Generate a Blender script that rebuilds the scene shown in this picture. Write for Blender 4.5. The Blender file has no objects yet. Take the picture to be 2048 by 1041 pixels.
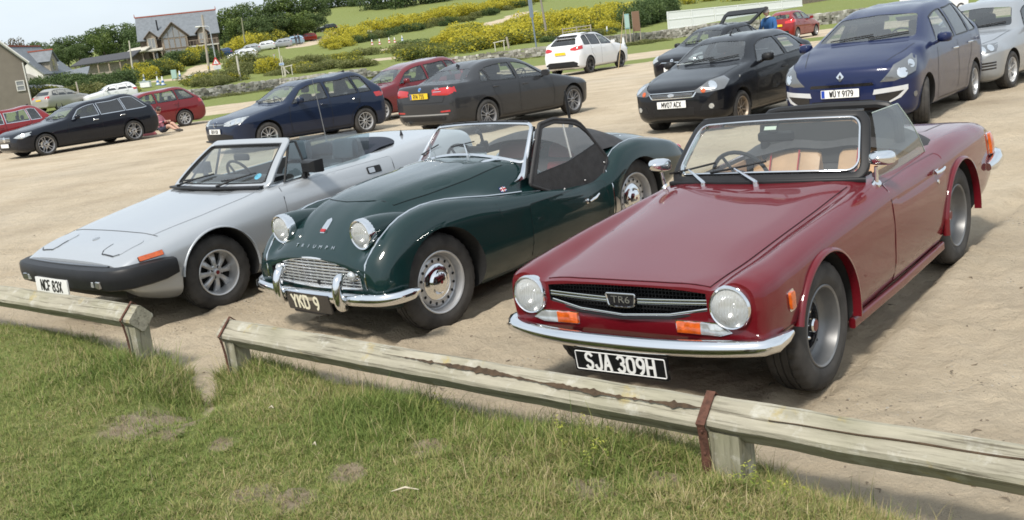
import bpy,bmesh,math,random
import numpy as np
from mathutils import Vector,Matrix
from mathutils.bvhtree import BVHTree
from mathutils.geometry import delaunay_2d_cdt
R = math.radians
PI = math.pi
random.seed(7)
rng = np.random.default_rng(7)
scene = bpy.context.scene
COL = scene.collection
# ------------------------------------------------------------------ camera
CAM_H,CAM_PITCH,CAM_ROLL,CAM_F = 1.8086,R(12.435),R(6.869),1995.05
cam_data = bpy.data.cameras.new('camera')
cam_data.sensor_width = 36.0
cam_data.lens = CAM_F / 2048 * 36.0
cam_data.clip_end = 3000
cam_data.clip_start = 0.05
cam = bpy.data.objects.new('camera',cam_data)
COL.objects.link(cam)
_f = Vector((0,math.cos(CAM_PITCH),-math.sin(CAM_PITCH)))
_u = Vector((0,math.sin(CAM_PITCH),math.cos(CAM_PITCH)))
_r = Vector((1,0,0))
_r2 = _r * math.cos(CAM_ROLL) - _u * math.sin(CAM_ROLL)
_u2 = _r * math.sin(CAM_ROLL) + _u * math.cos(CAM_ROLL)
cam.matrix_world = Matrix(((_r2.x,_u2.x,-_f.x,0),(_r2.y,_u2.y,-_f.y,0),(_r2.z,_u2.z,-_f.z,CAM_H),(0,0,0,1)))
scene.camera = cam
# ------------------------------------------------------------------ sky, sun, exposure
SUN_EL,SUN_AZ = R(52),R(-152)      # azimuth measured from +Y towards +X: behind the camera, to its left
world = bpy.data.worlds.new('World')
scene.world = world
world.use_nodes = True
wn,wl = world.node_tree.nodes,world.node_tree.links
wn.clear()
w_out = wn.new('ShaderNodeOutputWorld')
w_bg = wn.new('ShaderNodeBackground')
w_sky = wn.new('ShaderNodeTexSky')
w_sky.sky_type = 'NISHITA'
w_sky.sun_disc = False
w_sky.sun_elevation = SUN_EL
w_sky.sun_rotation = SUN_AZ
w_sky.air_density = 1.0
w_sky.dust_density = 3.0
w_sky.ozone_density = 1.5
# thin bright cloud veil over the blue
w_tc = wn.new('ShaderNodeTexCoord')
w_map = wn.new('ShaderNodeMapping')
w_map.inputs['Scale'].default_value = (1.0,1.0,2.6)
w_noise = wn.new('ShaderNodeTexNoise')
w_noise.inputs['Scale'].default_value = 2.2
w_noise.inputs['Detail'].default_value = 7
w_noise.inputs['Roughness'].default_value = 0.55
w_ramp = wn.new('ShaderNodeMapRange')
w_ramp.inputs[1].default_value = 0.3
w_ramp.inputs[2].default_value = 0.7
w_ramp.inputs[3].default_value = 0.62
w_ramp.inputs[4].default_value = 0.93
w_mix = wn.new('ShaderNodeMix')
w_mix.data_type = 'RGBA'
w_mix.inputs[7].default_value = (6.3,7.0,7.6,1)
wl.new(w_tc.outputs['Generated'],w_map.inputs['Vector'])
wl.new(w_map.outputs['Vector'],w_noise.inputs['Vector'])
wl.new(w_noise.outputs['Fac'],w_ramp.inputs[0])
wl.new(w_ramp.outputs[0],w_mix.inputs[0])
wl.new(w_sky.outputs['Color'],w_mix.inputs[6])
wl.new(w_mix.outputs[2],w_bg.inputs['Color'])
w_bg.inputs['Strength'].default_value = 0.105
wl.new(w_bg.outputs['Background'],w_out.inputs['Surface'])
sun_data = bpy.data.lights.new('sun','SUN')
sun_data.energy = 3.0
sun_data.angle = R(9)
sun_data.color = (1.0,0.95,0.87)
sun = bpy.data.objects.new('sun',sun_data)
COL.objects.link(sun)
_sd = Vector((math.sin(SUN_AZ) * math.cos(SUN_EL),math.cos(SUN_AZ) * math.cos(SUN_EL),math.sin(SUN_EL)))
sun.rotation_euler = _sd.to_track_quat('Z','Y').to_euler()
sun.location = _sd * 60
scene.view_settings.view_transform = 'Standard'
scene.view_settings.look = 'None'
scene.view_settings.exposure = 0.50
scene.view_settings.gamma = 1.0
scene.view_settings.use_curve_mapping = False
scene.render.engine = 'CYCLES'
scene.cycles.max_bounces = 8
scene.cycles.transparent_max_bounces = 24
scene.cycles.filter_width = 1.7
scene.cycles.use_denoising = True
# ------------------------------------------------------------------ pixel -> world (used to measure the place)
def ray(u,v):
	d = _f + _r2 * ((u - 1024) / CAM_F) + _u2 * ((520.5 - v) / CAM_F)
	return d
def px_z(u,v,z=0.0):
	d = ray(u,v)
	t = (z - CAM_H) / d.z
	return Vector((d.x * t,d.y * t,z))
def px_d(u,v,dist):
	d = ray(u,v)
	t = dist / d.y
	return Vector((d.x * t,dist,CAM_H + d.z * t))
# ------------------------------------------------------------------ materials
MATS = {}
def mat(name,col,rough=0.5,metal=0.0,coat=0.0,coat_r=0.03,noise=0.0,nscale=8.0,bump=0.0,bscale=60.0,spec=0.5,rnoise=0.0,alpha=None,trans=0.0,emit=None):
	if name in MATS:
		return MATS[name]
	m = bpy.data.materials.new(name)
	m.use_nodes = True
	nt = m.node_tree
	b = nt.nodes['Principled BSDF']
	b.inputs['Base Color'].default_value = (*col,1)
	b.inputs['Roughness'].default_value = rough
	b.inputs['Metallic'].default_value = metal
	b.inputs['Coat Weight'].default_value = coat
	b.inputs['Coat Roughness'].default_value = coat_r
	b.inputs['Specular IOR Level'].default_value = spec
	if noise or rnoise or bump:
		tc = nt.nodes.new('ShaderNodeTexCoord')
	if noise or rnoise:
		n = nt.nodes.new('ShaderNodeTexNoise')
		n.inputs['Scale'].default_value = nscale
		n.inputs['Detail'].default_value = 6
		nt.links.new(tc.outputs['Object'],n.inputs['Vector'])
	if noise:
		hsv = nt.nodes.new('ShaderNodeHueSaturation')
		mr = nt.nodes.new('ShaderNodeMapRange')
		mr.inputs[1].default_value = 0.25
		mr.inputs[2].default_value = 0.75
		mr.inputs[3].default_value = 1 - noise
		mr.inputs[4].default_value = 1 + noise
		hsv.inputs['Color'].default_value = (*col,1)
		nt.links.new(n.outputs['Fac'],mr.inputs[0])
		nt.links.new(mr.outputs[0],hsv.inputs['Value'])
		nt.links.new(hsv.outputs[0],b.inputs['Base Color'])
	if rnoise:
		mr2 = nt.nodes.new('ShaderNodeMapRange')
		mr2.inputs[1].default_value = 0.3
		mr2.inputs[2].default_value = 0.7
		mr2.inputs[3].default_value = max(0,rough - rnoise)
		mr2.inputs[4].default_value = rough + rnoise
		nt.links.new(n.outputs['Fac'],mr2.inputs[0])
		nt.links.new(mr2.outputs[0],b.inputs['Roughness'])
	if bump:
		n2 = nt.nodes.new('ShaderNodeTexNoise')
		n2.inputs['Scale'].default_value = bscale
		n2.inputs['Detail'].default_value = 4
		bp = nt.nodes.new('ShaderNodeBump')
		bp.inputs['Strength'].default_value = bump
		bp.inputs['Distance'].default_value = 0.01
		nt.links.new(tc.outputs['Object'],n2.inputs['Vector'])
		nt.links.new(n2.outputs['Fac'],bp.inputs['Height'])
		nt.links.new(bp.outputs[0],b.inputs['Normal'])
	if emit:
		b.inputs['Emission Color'].default_value = (*emit,1)
		b.inputs['Emission Strength'].default_value = 1
	MATS[name] = m
	return m
def paint(name,col,flake=0.0,rough=0.35,dust=0.10,coat=1.0):
	"""car paint: coloured base under a clear coat, a thin uneven film of sand dust"""
	if name in MATS:
		return MATS[name]
	m = mat(name,col,rough,flake,coat=coat,coat_r=0.02,spec=0.1)
	nt = m.node_tree
	b = nt.nodes['Principled BSDF']
	tc = nt.nodes.new('ShaderNodeTexCoord')
	n = nt.nodes.new('ShaderNodeTexNoise')
	n.inputs['Scale'].default_value = 3.0
	n.inputs['Detail'].default_value = 8
	n.inputs['Roughness'].default_value = 0.65
	nt.links.new(tc.outputs['Object'],n.inputs['Vector'])
	sep = nt.nodes.new('ShaderNodeSeparateXYZ')
	nt.links.new(tc.outputs['Object'],sep.inputs[0])
	low = nt.nodes.new('ShaderNodeMapRange')      # more dirt thrown up near the sills
	low.inputs[1].default_value = 0.65
	low.inputs[2].default_value = 0.15
	low.inputs[3].default_value = 0.25
	low.inputs[4].default_value = 1.6
	nt.links.new(sep.outputs[2],low.inputs[0])
	mr = nt.nodes.new('ShaderNodeMapRange')
	mr.inputs[1].default_value = 0.35
	mr.inputs[2].default_value = 0.75
	mr.inputs[3].default_value = 0.0
	mr.inputs[4].default_value = dust
	nt.links.new(n.outputs['Fac'],mr.inputs[0])
	mu = nt.nodes.new('ShaderNodeMath')
	mu.operation = 'MULTIPLY'
	mu.use_clamp = True
	nt.links.new(mr.outputs[0],mu.inputs[0])
	nt.links.new(low.outputs[0],mu.inputs[1])
	mx = nt.nodes.new('ShaderNodeMix')
	mx.data_type = 'RGBA'
	mx.inputs[6].default_value = (*col,1)
	mx.inputs[7].default_value = (0.36,0.31,0.24,1)
	nt.links.new(mu.outputs[0],mx.inputs[0])
	nt.links.new(mx.outputs[2],b.inputs['Base Color'])
	cr = nt.nodes.new('ShaderNodeMapRange')
	cr.inputs[1].default_value = 0.3
	cr.inputs[2].default_value = 0.75
	cr.inputs[3].default_value = 0.01
	cr.inputs[4].default_value = 0.05
	nt.links.new(n.outputs['Fac'],cr.inputs[0])
	nt.links.new(cr.outputs[0],b.inputs['Coat Roughness'])
	return m
def glass(name,tint=(0.80,0.86,0.85),dust=0.05,refl=1.0):
	"""thin sheet glass: see-through with a fresnel reflection and a little dust (on lamp glass, painted brightness)"""
	if name in MATS:
		return MATS[name]
	m = bpy.data.materials.new(name)
	m.use_nodes = True
	nt = m.node_tree
	nt.nodes.clear()
	out = nt.nodes.new('ShaderNodeOutputMaterial')
	tr = nt.nodes.new('ShaderNodeBsdfTransparent')
	tr.inputs[0].default_value = (*tint,1)
	gl = nt.nodes.new('ShaderNodeBsdfGlossy')
	gl.inputs['Roughness'].default_value = 0.015
	fr = nt.nodes.new('ShaderNodeLayerWeight')      # Facing: the same from both sides of a pane
	pw = nt.nodes.new('ShaderNodeMath')
	pw.operation = 'POWER'
	pw.inputs[1].default_value = 4.0
	nt.links.new(fr.outputs['Facing'],pw.inputs[0])
	ml = nt.nodes.new('ShaderNodeMapRange')
	ml.inputs[3].default_value = 0.11 * refl
	ml.inputs[4].default_value = 0.95
	nt.links.new(pw.outputs[0],ml.inputs[0])
	mx = nt.nodes.new('ShaderNodeMixShader')
	nt.links.new(ml.outputs[0],mx.inputs[0])
	nt.links.new(tr.outputs[0],mx.inputs[1])
	nt.links.new(gl.outputs[0],mx.inputs[2])
	df = nt.nodes.new('ShaderNodeBsdfDiffuse')
	df.inputs[0].default_value = (0.62,0.62,0.60,1)
	mx2 = nt.nodes.new('ShaderNodeMixShader')
	mx2.inputs[0].default_value = dust
	nt.links.new(mx.outputs[0],mx2.inputs[1])
	nt.links.new(df.outputs[0],mx2.inputs[2])
	nt.links.new(mx2.outputs[0],out.inputs[0])
	MATS[name] = m
	return m
CHROME = mat('chrome',(0.78,0.79,0.80),0.07,1.0,rnoise=0.03,nscale=5)
BRIGHT = mat('bright_aluminium',(0.80,0.80,0.80),0.26,0.85)
STEEL = mat('brushed_steel',(0.55,0.55,0.55),0.3,1.0)
ALLOY = mat('silver_wheel_paint',(0.52,0.52,0.52),0.34,0.5,noise=0.1)
ALLOYD = mat('dark_wheel_paint',(0.10,0.10,0.105),0.35,0.6)
TYRE = mat('tyre_rubber',(0.040,0.037,0.034),0.8,noise=0.6,nscale=9,bump=0.2,bscale=200)
BLACK = mat('black_trim_plastic',(0.014,0.014,0.015),0.45,noise=0.2,spec=.3)
GLOSSB = mat('gloss_black',(0.010,0.010,0.012),0.12,coat=0.5)
VOID = mat('dark_underside',(0.012,0.012,0.012),0.9)
CABIN = mat('dark_cabin_trim',(0.06,0.06,0.062),0.8,noise=0.2)
CLOTHB = mat('black_hood_cloth',(0.030,0.029,0.030),0.7,noise=0.3,nscale=20,bump=0.25,bscale=90)
LENSW = mat('clear_lens',(0.50,0.52,0.52),0.12,0.5,coat=1.0,noise=.35,nscale=25)
LENSD = mat('smoked_lens',(0.18,0.19,0.20),0.1,0.5,coat=1.0)
LENSR = mat('red_lens',(0.42,0.012,0.012),0.15,coat=1.0)
LENSA = mat('amber_lens',(0.50,0.085,0.008),0.15,coat=1.0,noise=.35,nscale=30)
REFL = mat('lamp_reflector',(0.85,0.86,0.86),0.14,1.0)
WHITEP = mat('white_plate',(0.78,0.78,0.76),0.3)
YELLOWP = mat('yellow_plate',(0.75,0.50,0.02),0.3)
INK = mat('black_lettering',(0.012,0.012,0.013),0.4)
WHITEL = mat('white_lettering',(0.75,0.75,0.73),0.4)
CREAML = mat('cream_lettering',(0.72,0.68,0.52),0.4)
EUBLUE = mat('blue_plate_band',(0.01,0.05,0.35),0.4)
GLASS = glass('clear_glass',(0.84,0.90,0.89),0.03)
GLASST = glass('tinted_glass',(0.80,0.85,0.84),0.012,1.2)
GLASSP = glass('privacy_glass',(0.08,0.085,0.09),0.02,1.1)
GLASSL = glass('lamp_glass',(0.95,0.96,0.96),0.42)  # strong white share painted into the lens so the headlamps look bright
REDM = mat('red_enamel',(0.35,0.015,0.02),0.3)
SEATD = mat('dark_seat_cloth',(0.045,0.046,0.05),0.85,noise=0.2)
# ------------------------------------------------------------------ objects
def tag(o,label=None,cat=None,group=None,kind=None):
	if label: o['label'] = label
	if cat: o['category'] = cat
	if group: o['group'] = group
	if kind: o['kind'] = kind
	return o
def empty(name,loc=(0,0,0),rot=(0,0,0),label=None,cat=None,group=None):
	o = bpy.data.objects.new(name,None)
	o.empty_display_size = 0.2
	COL.objects.link(o)
	o.location = loc
	o.rotation_euler = rot
	tag(o,label,cat,group)
	return o
def link(name,me,parent=None):
	o = bpy.data.objects.new(name,me)
	COL.objects.link(o)
	if parent is not None:
		o.parent = parent
	return o
def copy_tree(o,parent=None):
	c = o.copy()
	COL.objects.link(c)
	c.parent = parent
	for ch in list(o.children):
		copy_tree(ch,c)
	return c
class MB:
	"""collects shapes that become ONE mesh object"""
	def __init__(s):
		s.v,s.f,s.m = [],[],[]
	def add(s,vs,fs,mi=0):
		b = len(s.v)
		s.v.extend([tuple(p) for p in vs])
		for f in fs:
			s.f.append([b + i for i in f])
			s.m.append(mi)
		return s
	def box(s,c,d,rz=0,mi=0,M=None,bev=0.0):
		x,y,z = d[0] / 2,d[1] / 2,d[2] / 2
		if bev:
			b = min(bev,x * .9,y * .9,z * .9)
			vs = []
			for sz,ins in ((-z,b),(-z + b,0),(z - b,0),(z,b)):
				a,e = x - ins,y - ins
				q = b if ins == 0 else b * .3
				vs += [(a - q,-e,sz),(a,-e + q,sz),(a,e - q,sz),(a - q,e,sz),(-a + q,e,sz),(-a,e - q,sz),(-a,-e + q,sz),(-a + q,-e,sz)]
			fs = [[7 - i for i in range(8)],[24 + i for i in range(8)]]
			for k in range(3):
				for i in range(8):
					j = (i + 1) % 8
					fs.append([k * 8 + i,k * 8 + j,k * 8 + 8 + j,k * 8 + 8 + i])
		else:
			vs = [(-x,-y,-z),(x,-y,-z),(x,y,-z),(-x,y,-z),(-x,-y,z),(x,-y,z),(x,y,z),(-x,y,z)]
			fs = [(3,2,1,0),(4,5,6,7),(0,1,5,4),(1,2,6,5),(2,3,7,6),(3,0,4,7)]
		T = Matrix.Translation(c) @ (M if M is not None else Matrix.Rotation(rz,4,'Z'))
		return s.add([T @ Vector(p) for p in vs],fs,mi)
	def tube(s,path,r,n=8,mi=0,cap=True,closed=False):
		path = [Vector(p) for p in path]
		K = len(path)
		rr = r if hasattr(r,'__len__') else [r] * K
		ups = None
		vs = []
		prev = None
		for i,p in enumerate(path):
			a = path[(i - 1) % K] if (closed or i > 0) else p
			b = path[(i + 1) % K] if (closed or i < K - 1) else p
			t = (b - a).normalized()
			if prev is None:
				ref = Vector((0,0,1)) if abs(t.z) < .9 else Vector((1,0,0))
				nrm = t.cross(ref).normalized()
			else:
				nrm = (prev - t * prev.dot(t)).normalized()
			prev = nrm
			bn = t.cross(nrm)
			for k in range(n):
				a_ = 2 * PI * k / n
				vs.append(p + (nrm * math.cos(a_) + bn * math.sin(a_)) * rr[i])
		fs = []
		for i in range(K if closed else K - 1):
			j = (i + 1) % K
			for k in range(n):
				l = (k + 1) % n
				fs.append((i * n + k,i * n + l,j * n + l,j * n + k))
		if cap and not closed:
			fs.append([n - 1 - k for k in range(n)])
			fs.append([(K - 1) * n + k for k in range(n)])
		return s.add(vs,fs,mi)
	def sweep(s,path,prof,up=(0,0,1),closed=False,mi=0,cap=True,sc=None):
		"""profile (a,b): a along the side vector (t x up), b along up; up may be one vector per point"""
		path = [Vector(p) for p in path]
		K,n = len(path),len(prof)
		vs = []
		for i,p in enumerate(path):
			a = path[(i - 1) % K] if (closed or i > 0) else p
			b = path[(i + 1) % K] if (closed or i < K - 1) else p
			t = (b - a).normalized()
			U = Vector(up[i]) if hasattr(up[0],'__len__') else Vector(up)
			sd = t.cross(U).normalized()
			U2 = sd.cross(t).normalized()
			k_ = sc[i] if sc else 1
			for q in prof:
				vs.append(p + sd * q[0] * k_ + U2 * q[1] * k_)
		fs = []
		for i in range(K if closed else K - 1):
			j = (i + 1) % K
			for k in range(n):
				l = (k + 1) % n
				fs.append((i * n + k,j * n + k,j * n + l,i * n + l))
		if cap and not closed:
			fs.append([k for k in range(n)])
			fs.append([(K - 1) * n + n - 1 - k for k in range(n)])
		return s.add(vs,fs,mi)
	def lathe(s,prof,n=32,M=None,mi=0,close=False):
		"""profile (r, a): radius and place on the Y axis; outer face towards +Y"""
		M = M if M is not None else Matrix.Identity(4)
		K = len(prof)
		vs = []
		for r,a in prof:
			for k in range(n):
				t = 2 * PI * k / n
				vs.append(M @ Vector((r * math.cos(t),a,r * math.sin(t))))
		fs = []
		for i in range(K if close else K - 1):
			j = (i + 1) % K
			for k in range(n):
				l = (k + 1) % n
				fs.append((i * n + k,i * n + l,j * n + l,j * n + k))
		return s.add(vs,fs,mi)
	def prism(s,poly,d,M=None,mi=0):
		"""polygon in XZ, extruded along +Y from 0 to d, then transformed"""
		M = M if M is not None else Matrix.Identity(4)
		n = len(poly)
		vs = [M @ Vector((p[0],0,p[1])) for p in poly] + [M @ Vector((p[0],d,p[1])) for p in poly]
		fs = [list(range(n)),list(range(2 * n - 1,n - 1,-1))]
		for i in range(n):
			j = (i + 1) % n
			fs.append((i,n + i,n + j,j))
		return s.add(vs,fs,mi)
	def grid(s,G,mi=0,flip=False):
		G = np.asarray(G)
		a,b = G.shape[:2]
		vs = G.reshape(-1,3).tolist()
		fs = []
		for i in range(a - 1):
			for j in range(b - 1):
				q = (i * b + j,i * b + j + 1,(i + 1) * b + j + 1,(i + 1) * b + j)
				fs.append(q[::-1] if flip else q)
		return s.add(vs,fs,mi)
	def mesh(s,name,mats,angle=35,recalc=False):
		me = bpy.data.meshes.new(name)
		me.from_pydata(s.v,[],s.f)
		mats = mats if isinstance(mats,(list,tuple)) else [mats]
		for m in mats:
			me.materials.append(m)
		if len(mats) > 1:
			me.polygons.foreach_set('material_index',s.m)
		if recalc:
			bm = bmesh.new()
			bm.from_mesh(me)
			bmesh.ops.recalc_face_normals(bm,faces=bm.faces)
			bm.to_mesh(me)
			bm.free()
		if angle:
			me.shade_smooth()
			me.set_sharp_from_angle(angle=R(angle))
		me.update()
		return me
	def build(s,name,mats,parent=None,angle=35,recalc=True):
		return link(name,s.mesh(name,mats,angle,recalc),parent)
# ------------------------------------------------------------------ smooth control nets
def interp_axis(P,n,crease=()):
	"""P (K, ...) -> cubic through the points, n pieces an interval, split at crease indices"""
	K = P.shape[0]
	d = np.linalg.norm(np.diff(P,axis=0).reshape(K - 1,-1,3),axis=2).mean(axis=1) + 1e-6
	cuts = sorted({0,K - 1} | {c for c in crease if 0 < c < K - 1})
	out,idx = [],[0] * K
	pos = 0
	for s,e in zip(cuts[:-1],cuts[1:]):
		Q,dd = P[s:e + 1],d[s:e]
		k = len(Q)
		sl = np.diff(Q,axis=0) / dd.reshape(-1,*([1] * (P.ndim - 1)))
		T = np.zeros_like(Q)
		if k == 2:
			T[:] = sl[0]
		else:
			for i in range(1,k - 1):
				T[i] = (sl[i - 1] * dd[i] + sl[i] * dd[i - 1]) / (dd[i] + dd[i - 1])
			T[0] = 1.5 * sl[0] - .5 * T[1]
			T[-1] = 1.5 * sl[-1] - .5 * T[-2]
		for i in range(k - 1):
			idx[s + i] = pos
			for a in range(n):
				t = a / n
				h00,h10,h01,h11 = 2*t**3-3*t**2+1,t**3-2*t**2+t,-2*t**3+3*t**2,t**3-t**2
				out.append(h00*Q[i] + h10*dd[i]*T[i] + h01*Q[i+1] + h11*dd[i]*T[i+1])
				pos += 1
	out.append(P[-1])
	idx[-1] = pos
	return np.array(out),idx
def net(P,nu,nv,cu=(),cv=()):
	P = np.array(P,float)
	G,iu = interp_axis(P,nu,cu)
	H,jv = interp_axis(np.swapaxes(G,0,1).copy(),nv,cv)
	return np.swapaxes(H,0,1).copy(),iu,jv
def hull_mesh(name,G,mats,angle=40):
	"""G: half sections from the top centre line round to the bottom centre line; mirrored, capped"""
	Rr,N = G.shape[:2]
	G = G.copy()
	G[:,0,1] = 0
	G[:,-1,1] = 0
	ring = 2 * N - 2
	vs = []
	for i in range(Rr):
		vs.extend(G[i].tolist())
		m = G[i,N - 2:0:-1].copy()
		m[:,1] *= -1
		vs.extend(m.tolist())
	fs = []
	for i in range(Rr - 1):
		for k in range(ring):
			l = (k + 1) % ring
			fs.append((i * ring + k,i * ring + l,(i + 1) * ring + l,(i + 1) * ring + k))
	fs.append([k for k in range(ring)])
	fs.append([(Rr - 1) * ring + ring - 1 - k for k in range(ring)])
	me = bpy.data.meshes.new(name)
	me.from_pydata(vs,[],fs)
	for m in (mats if isinstance(mats,(list,tuple)) else [mats]):
		me.materials.append(m)
	bm = bmesh.new()
	bm.from_mesh(me)
	bmesh.ops.remove_doubles(bm,verts=bm.verts,dist=1e-5)
	bmesh.ops.triangulate(bm,faces=[f for f in bm.faces if len(f.verts) > 4])
	bmesh.ops.recalc_face_normals(bm,faces=bm.faces)
	bm.to_mesh(me)
	bm.free()
	me.shade_smooth()
	me.set_sharp_from_angle(angle=R(angle))
	return me
class Skin:
	"""projects outlines on to a hull"""
	def __init__(s,me):
		s.vn = [v.normal.copy() for v in me.vertices]
		s.co = [v.co.copy() for v in me.vertices]
		s.polys = [list(p.vertices) for p in me.polygons]
		s.bvh = BVHTree.FromPolygons(s.co,s.polys)
	def axes(s,axis):
		"""view direction n (towards the viewer) and the two plate axes"""
		if isinstance(axis,str):
			return {'+x': (Vector((1,0,0)),Vector((0,1,0)),Vector((0,0,1))),'-x': (Vector((-1,0,0)),Vector((0,1,0)),Vector((0,0,1))),
					'+y': (Vector((0,1,0)),Vector((1,0,0)),Vector((0,0,1))),'-y': (Vector((0,-1,0)),Vector((1,0,0)),Vector((0,0,1))),
					'+z': (Vector((0,0,1)),Vector((1,0,0)),Vector((0,1,0)))}[axis]
		return Vector((math.cos(axis),math.sin(axis),0)),Vector((-math.sin(axis),math.cos(axis),0)),Vector((0,0,1))
	def hit(s,a,b,axis,far=8.0):
		n,e1,e2 = s.axes(axis)
		loc,nrm,fi,dist = s.bvh.ray_cast(n * far + e1 * a + e2 * b,-n)
		if loc is None:
			loc,nrm,fi,dist = s.bvh.find_nearest(n * 1.0 + e1 * a + e2 * b)
			if loc is None:
				return None
		w = Vector((0,0,0))
		for vi in s.polys[fi]:
			w += s.vn[vi] / ((s.co[vi] - loc).length + 1e-4)
		w.normalize()
		if w.dot(n) < -.2:
			w = -w
		return loc,w
	def flat(s,pts3,axis):
		n,e1,e2 = s.axes(axis)
		return [(Vector(p).dot(e1),Vector(p).dot(e2)) for p in pts3]
	def patch(s,name,poly,axis,mats,parent,off=0.003,depth=0.006,step=0.06,dome=0.0,smooth=True,hole=False):
		"""a plate of the given outline lying on the skin"""
		pts = []
		n = len(poly)
		for i in range(n):
			a,b = Vector(poly[i]),Vector(poly[(i + 1) % n])
			k = max(1,int((b - a).length / step))
			for j in range(k):
				pts.append(a.lerp(b,j / k))
		nb = len(pts)
		xs = [p.x for p in pts]
		ys = [p.y for p in pts]
		inner = []
		def inside(x,y):
			c = False
			j = nb - 1
			for i in range(nb):
				if (pts[i].y > y) != (pts[j].y > y) and x < (pts[j].x - pts[i].x) * (y - pts[i].y) / (pts[j].y - pts[i].y + 1e-12) + pts[i].x:
					c = not c
				j = i
			return c
		x = min(xs) + step * .5
		while x < max(xs):
			y = min(ys) + step * .5
			while y < max(ys):
				if inside(x,y) and min((p - Vector((x,y))).length for p in pts) > step * .4:
					inner.append(Vector((x,y)))
				y += step
			x += step
		allp = [Vector((p[0],p[1])) for p in pts + inner]
		vo,eo,fo,ov,oe,of = delaunay_2d_cdt(allp,[(i,(i + 1) % nb) for i in range(nb)],[list(range(nb))],1,1e-5)
		V,N = [],[]
		cx,cy = (max(xs) + min(xs)) / 2,(max(ys) + min(ys)) / 2
		for p in vo:
			h = s.hit(p.x,p.y,axis)
			if h is None:
				return None
			loc,nrm = h
			dd = 0
			if dome:
				rx = (p.x - cx) / (max(xs) - cx + 1e-6)
				ry = (p.y - cy) / (max(ys) - cy + 1e-6)
				dd = dome * max(0,1 - max(abs(rx),abs(ry)) ** 2)
			V.append(loc + nrm * (off + dd))
			N.append(nrm)
		F = [list(f) for f in fo]
		bm = bmesh.new()
		bv = [bm.verts.new(v) for v in V]
		for f in F:
			try: bm.faces.new([bv[i] for i in f])
			except ValueError: pass
		vd = s.axes(axis)[0]
		for f in bm.faces:
			f.normal_update()
			if f.normal.dot(vd) < 0:
				f.normal_flip()
		if depth:
			be = [e for e in bm.edges if e.is_boundary]
			nmap = {bv[i]: N[i] for i in range(len(bv))}
			low = {}
			for e in be:
				for v in e.verts:
					if v not in low:
						low[v] = bm.verts.new(v.co - nmap[v] * (depth + off))
			for e in be:
				f = e.link_faces[0]
				lp = [l for l in f.loops if l.edge == e][0]
				a,b = lp.vert,lp.link_loop_next.vert
				try: bm.faces.new((b,a,low[a],low[b]))
				except ValueError: pass
		me = bpy.data.meshes.new(name)
		bm.to_mesh(me)
		bm.free()
		for m in (mats if isinstance(mats,(list,tuple)) else [mats]):
			me.materials.append(m)
		me.shade_smooth()
		me.set_sharp_from_angle(angle=R(50))
		return link(name,me,parent)
	def ribbon(s,name,path,axis,w,m,parent,off=0.0025,step=0.05,closed=False,mb=None,thick=0.0):
		pts = []
		n = len(path)
		for i in range(n if closed else n - 1):
			a,b = Vector(path[i]),Vector(path[(i + 1) % n])
			k = max(1,int((b - a).length / step))
			for j in range(k):
				pts.append(a.lerp(b,j / k))
		if not closed:
			pts.append(Vector(path[-1]))
		P = []
		for p in pts:
			h = s.hit(p.x,p.y,axis)
			if h: P.append(h)
		K = len(P)
		own = mb is None
		mb = mb or MB()
		L,Rt,T1 = [],[],[]
		for i in range(K):
			a = P[(i - 1) % K][0] if (closed or i > 0) else P[i][0]
			b = P[(i + 1) % K][0] if (closed or i < K - 1) else P[i][0]
			t = (b - a).normalized()
			sd = t.cross(P[i][1]).normalized() * (w / 2)
			c = P[i][0] + P[i][1] * off
			L.append(c - sd)
			Rt.append(c + sd)
			T1.append(c + P[i][1] * thick)
		rows = [L,T1,Rt] if thick else [L,Rt]
		nr = len(rows)
		vs = [q for tr in zip(*rows) for q in tr]
		fs = []
		for i in range(K if closed else K - 1):
			j = (i + 1) % K
			for r in range(nr - 1):
				fs.append((i * nr + r,i * nr + r + 1,j * nr + r + 1,j * nr + r))
		mb.add(vs,fs)
		if own:
			return mb.build(name,m,parent)
		return mb
def rpoly(pts,r=0.03,n=4):
	"""polygon with rounded corners"""
	out = []
	K = len(pts)
	for i in range(K):
		p = Vector(pts[i][:2])
		rr = pts[i][2] if len(pts[i]) > 2 else r
		a,b = Vector(pts[i - 1][:2]),Vector(pts[(i + 1) % K][:2])
		da,db = (a - p),(b - p)
		la,lb = da.length,db.length
		k = min(rr,la * .45,lb * .45)
		if k < 1e-4:
			out.append((p.x,p.y))
			continue
		s,e = p + da / la * k,p + db / lb * k
		for j in range(n + 1):
			t = j / n
			q = s * (1 - t) ** 2 + p * 2 * t * (1 - t) + e * t * t
			out.append((q.x,q.y))
	return out
def circ(cx,cy,r,n=24,ry=None):
	ry = ry or r
	return [(cx + r * math.cos(2 * PI * i / n),cy + ry * math.sin(2 * PI * i / n)) for i in range(n)]
def mir(poly):
	return [(-p[0],p[1]) for p in poly][::-1]
def cut(me,cutters):
	"""boolean difference with each cutter mesh in turn, materials kept"""
	o = bpy.data.objects.new('cut_tmp',me)
	COL.objects.link(o)
	tmp = [o]
	for c in cutters:
		q = bpy.data.objects.new('cutter_tmp',c)
		COL.objects.link(q)
		tmp.append(q)
		md = o.modifiers.new('b','BOOLEAN')
		md.operation = 'DIFFERENCE'
		md.solver = 'EXACT'
		md.material_mode = 'TRANSFER'
		md.object = q
	dg = bpy.context.evaluated_depsgraph_get()
	dg.update()
	out = bpy.data.meshes.new_from_object(o.evaluated_get(dg))
	for q in tmp:
		bpy.data.objects.remove(q)
	return out
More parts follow.
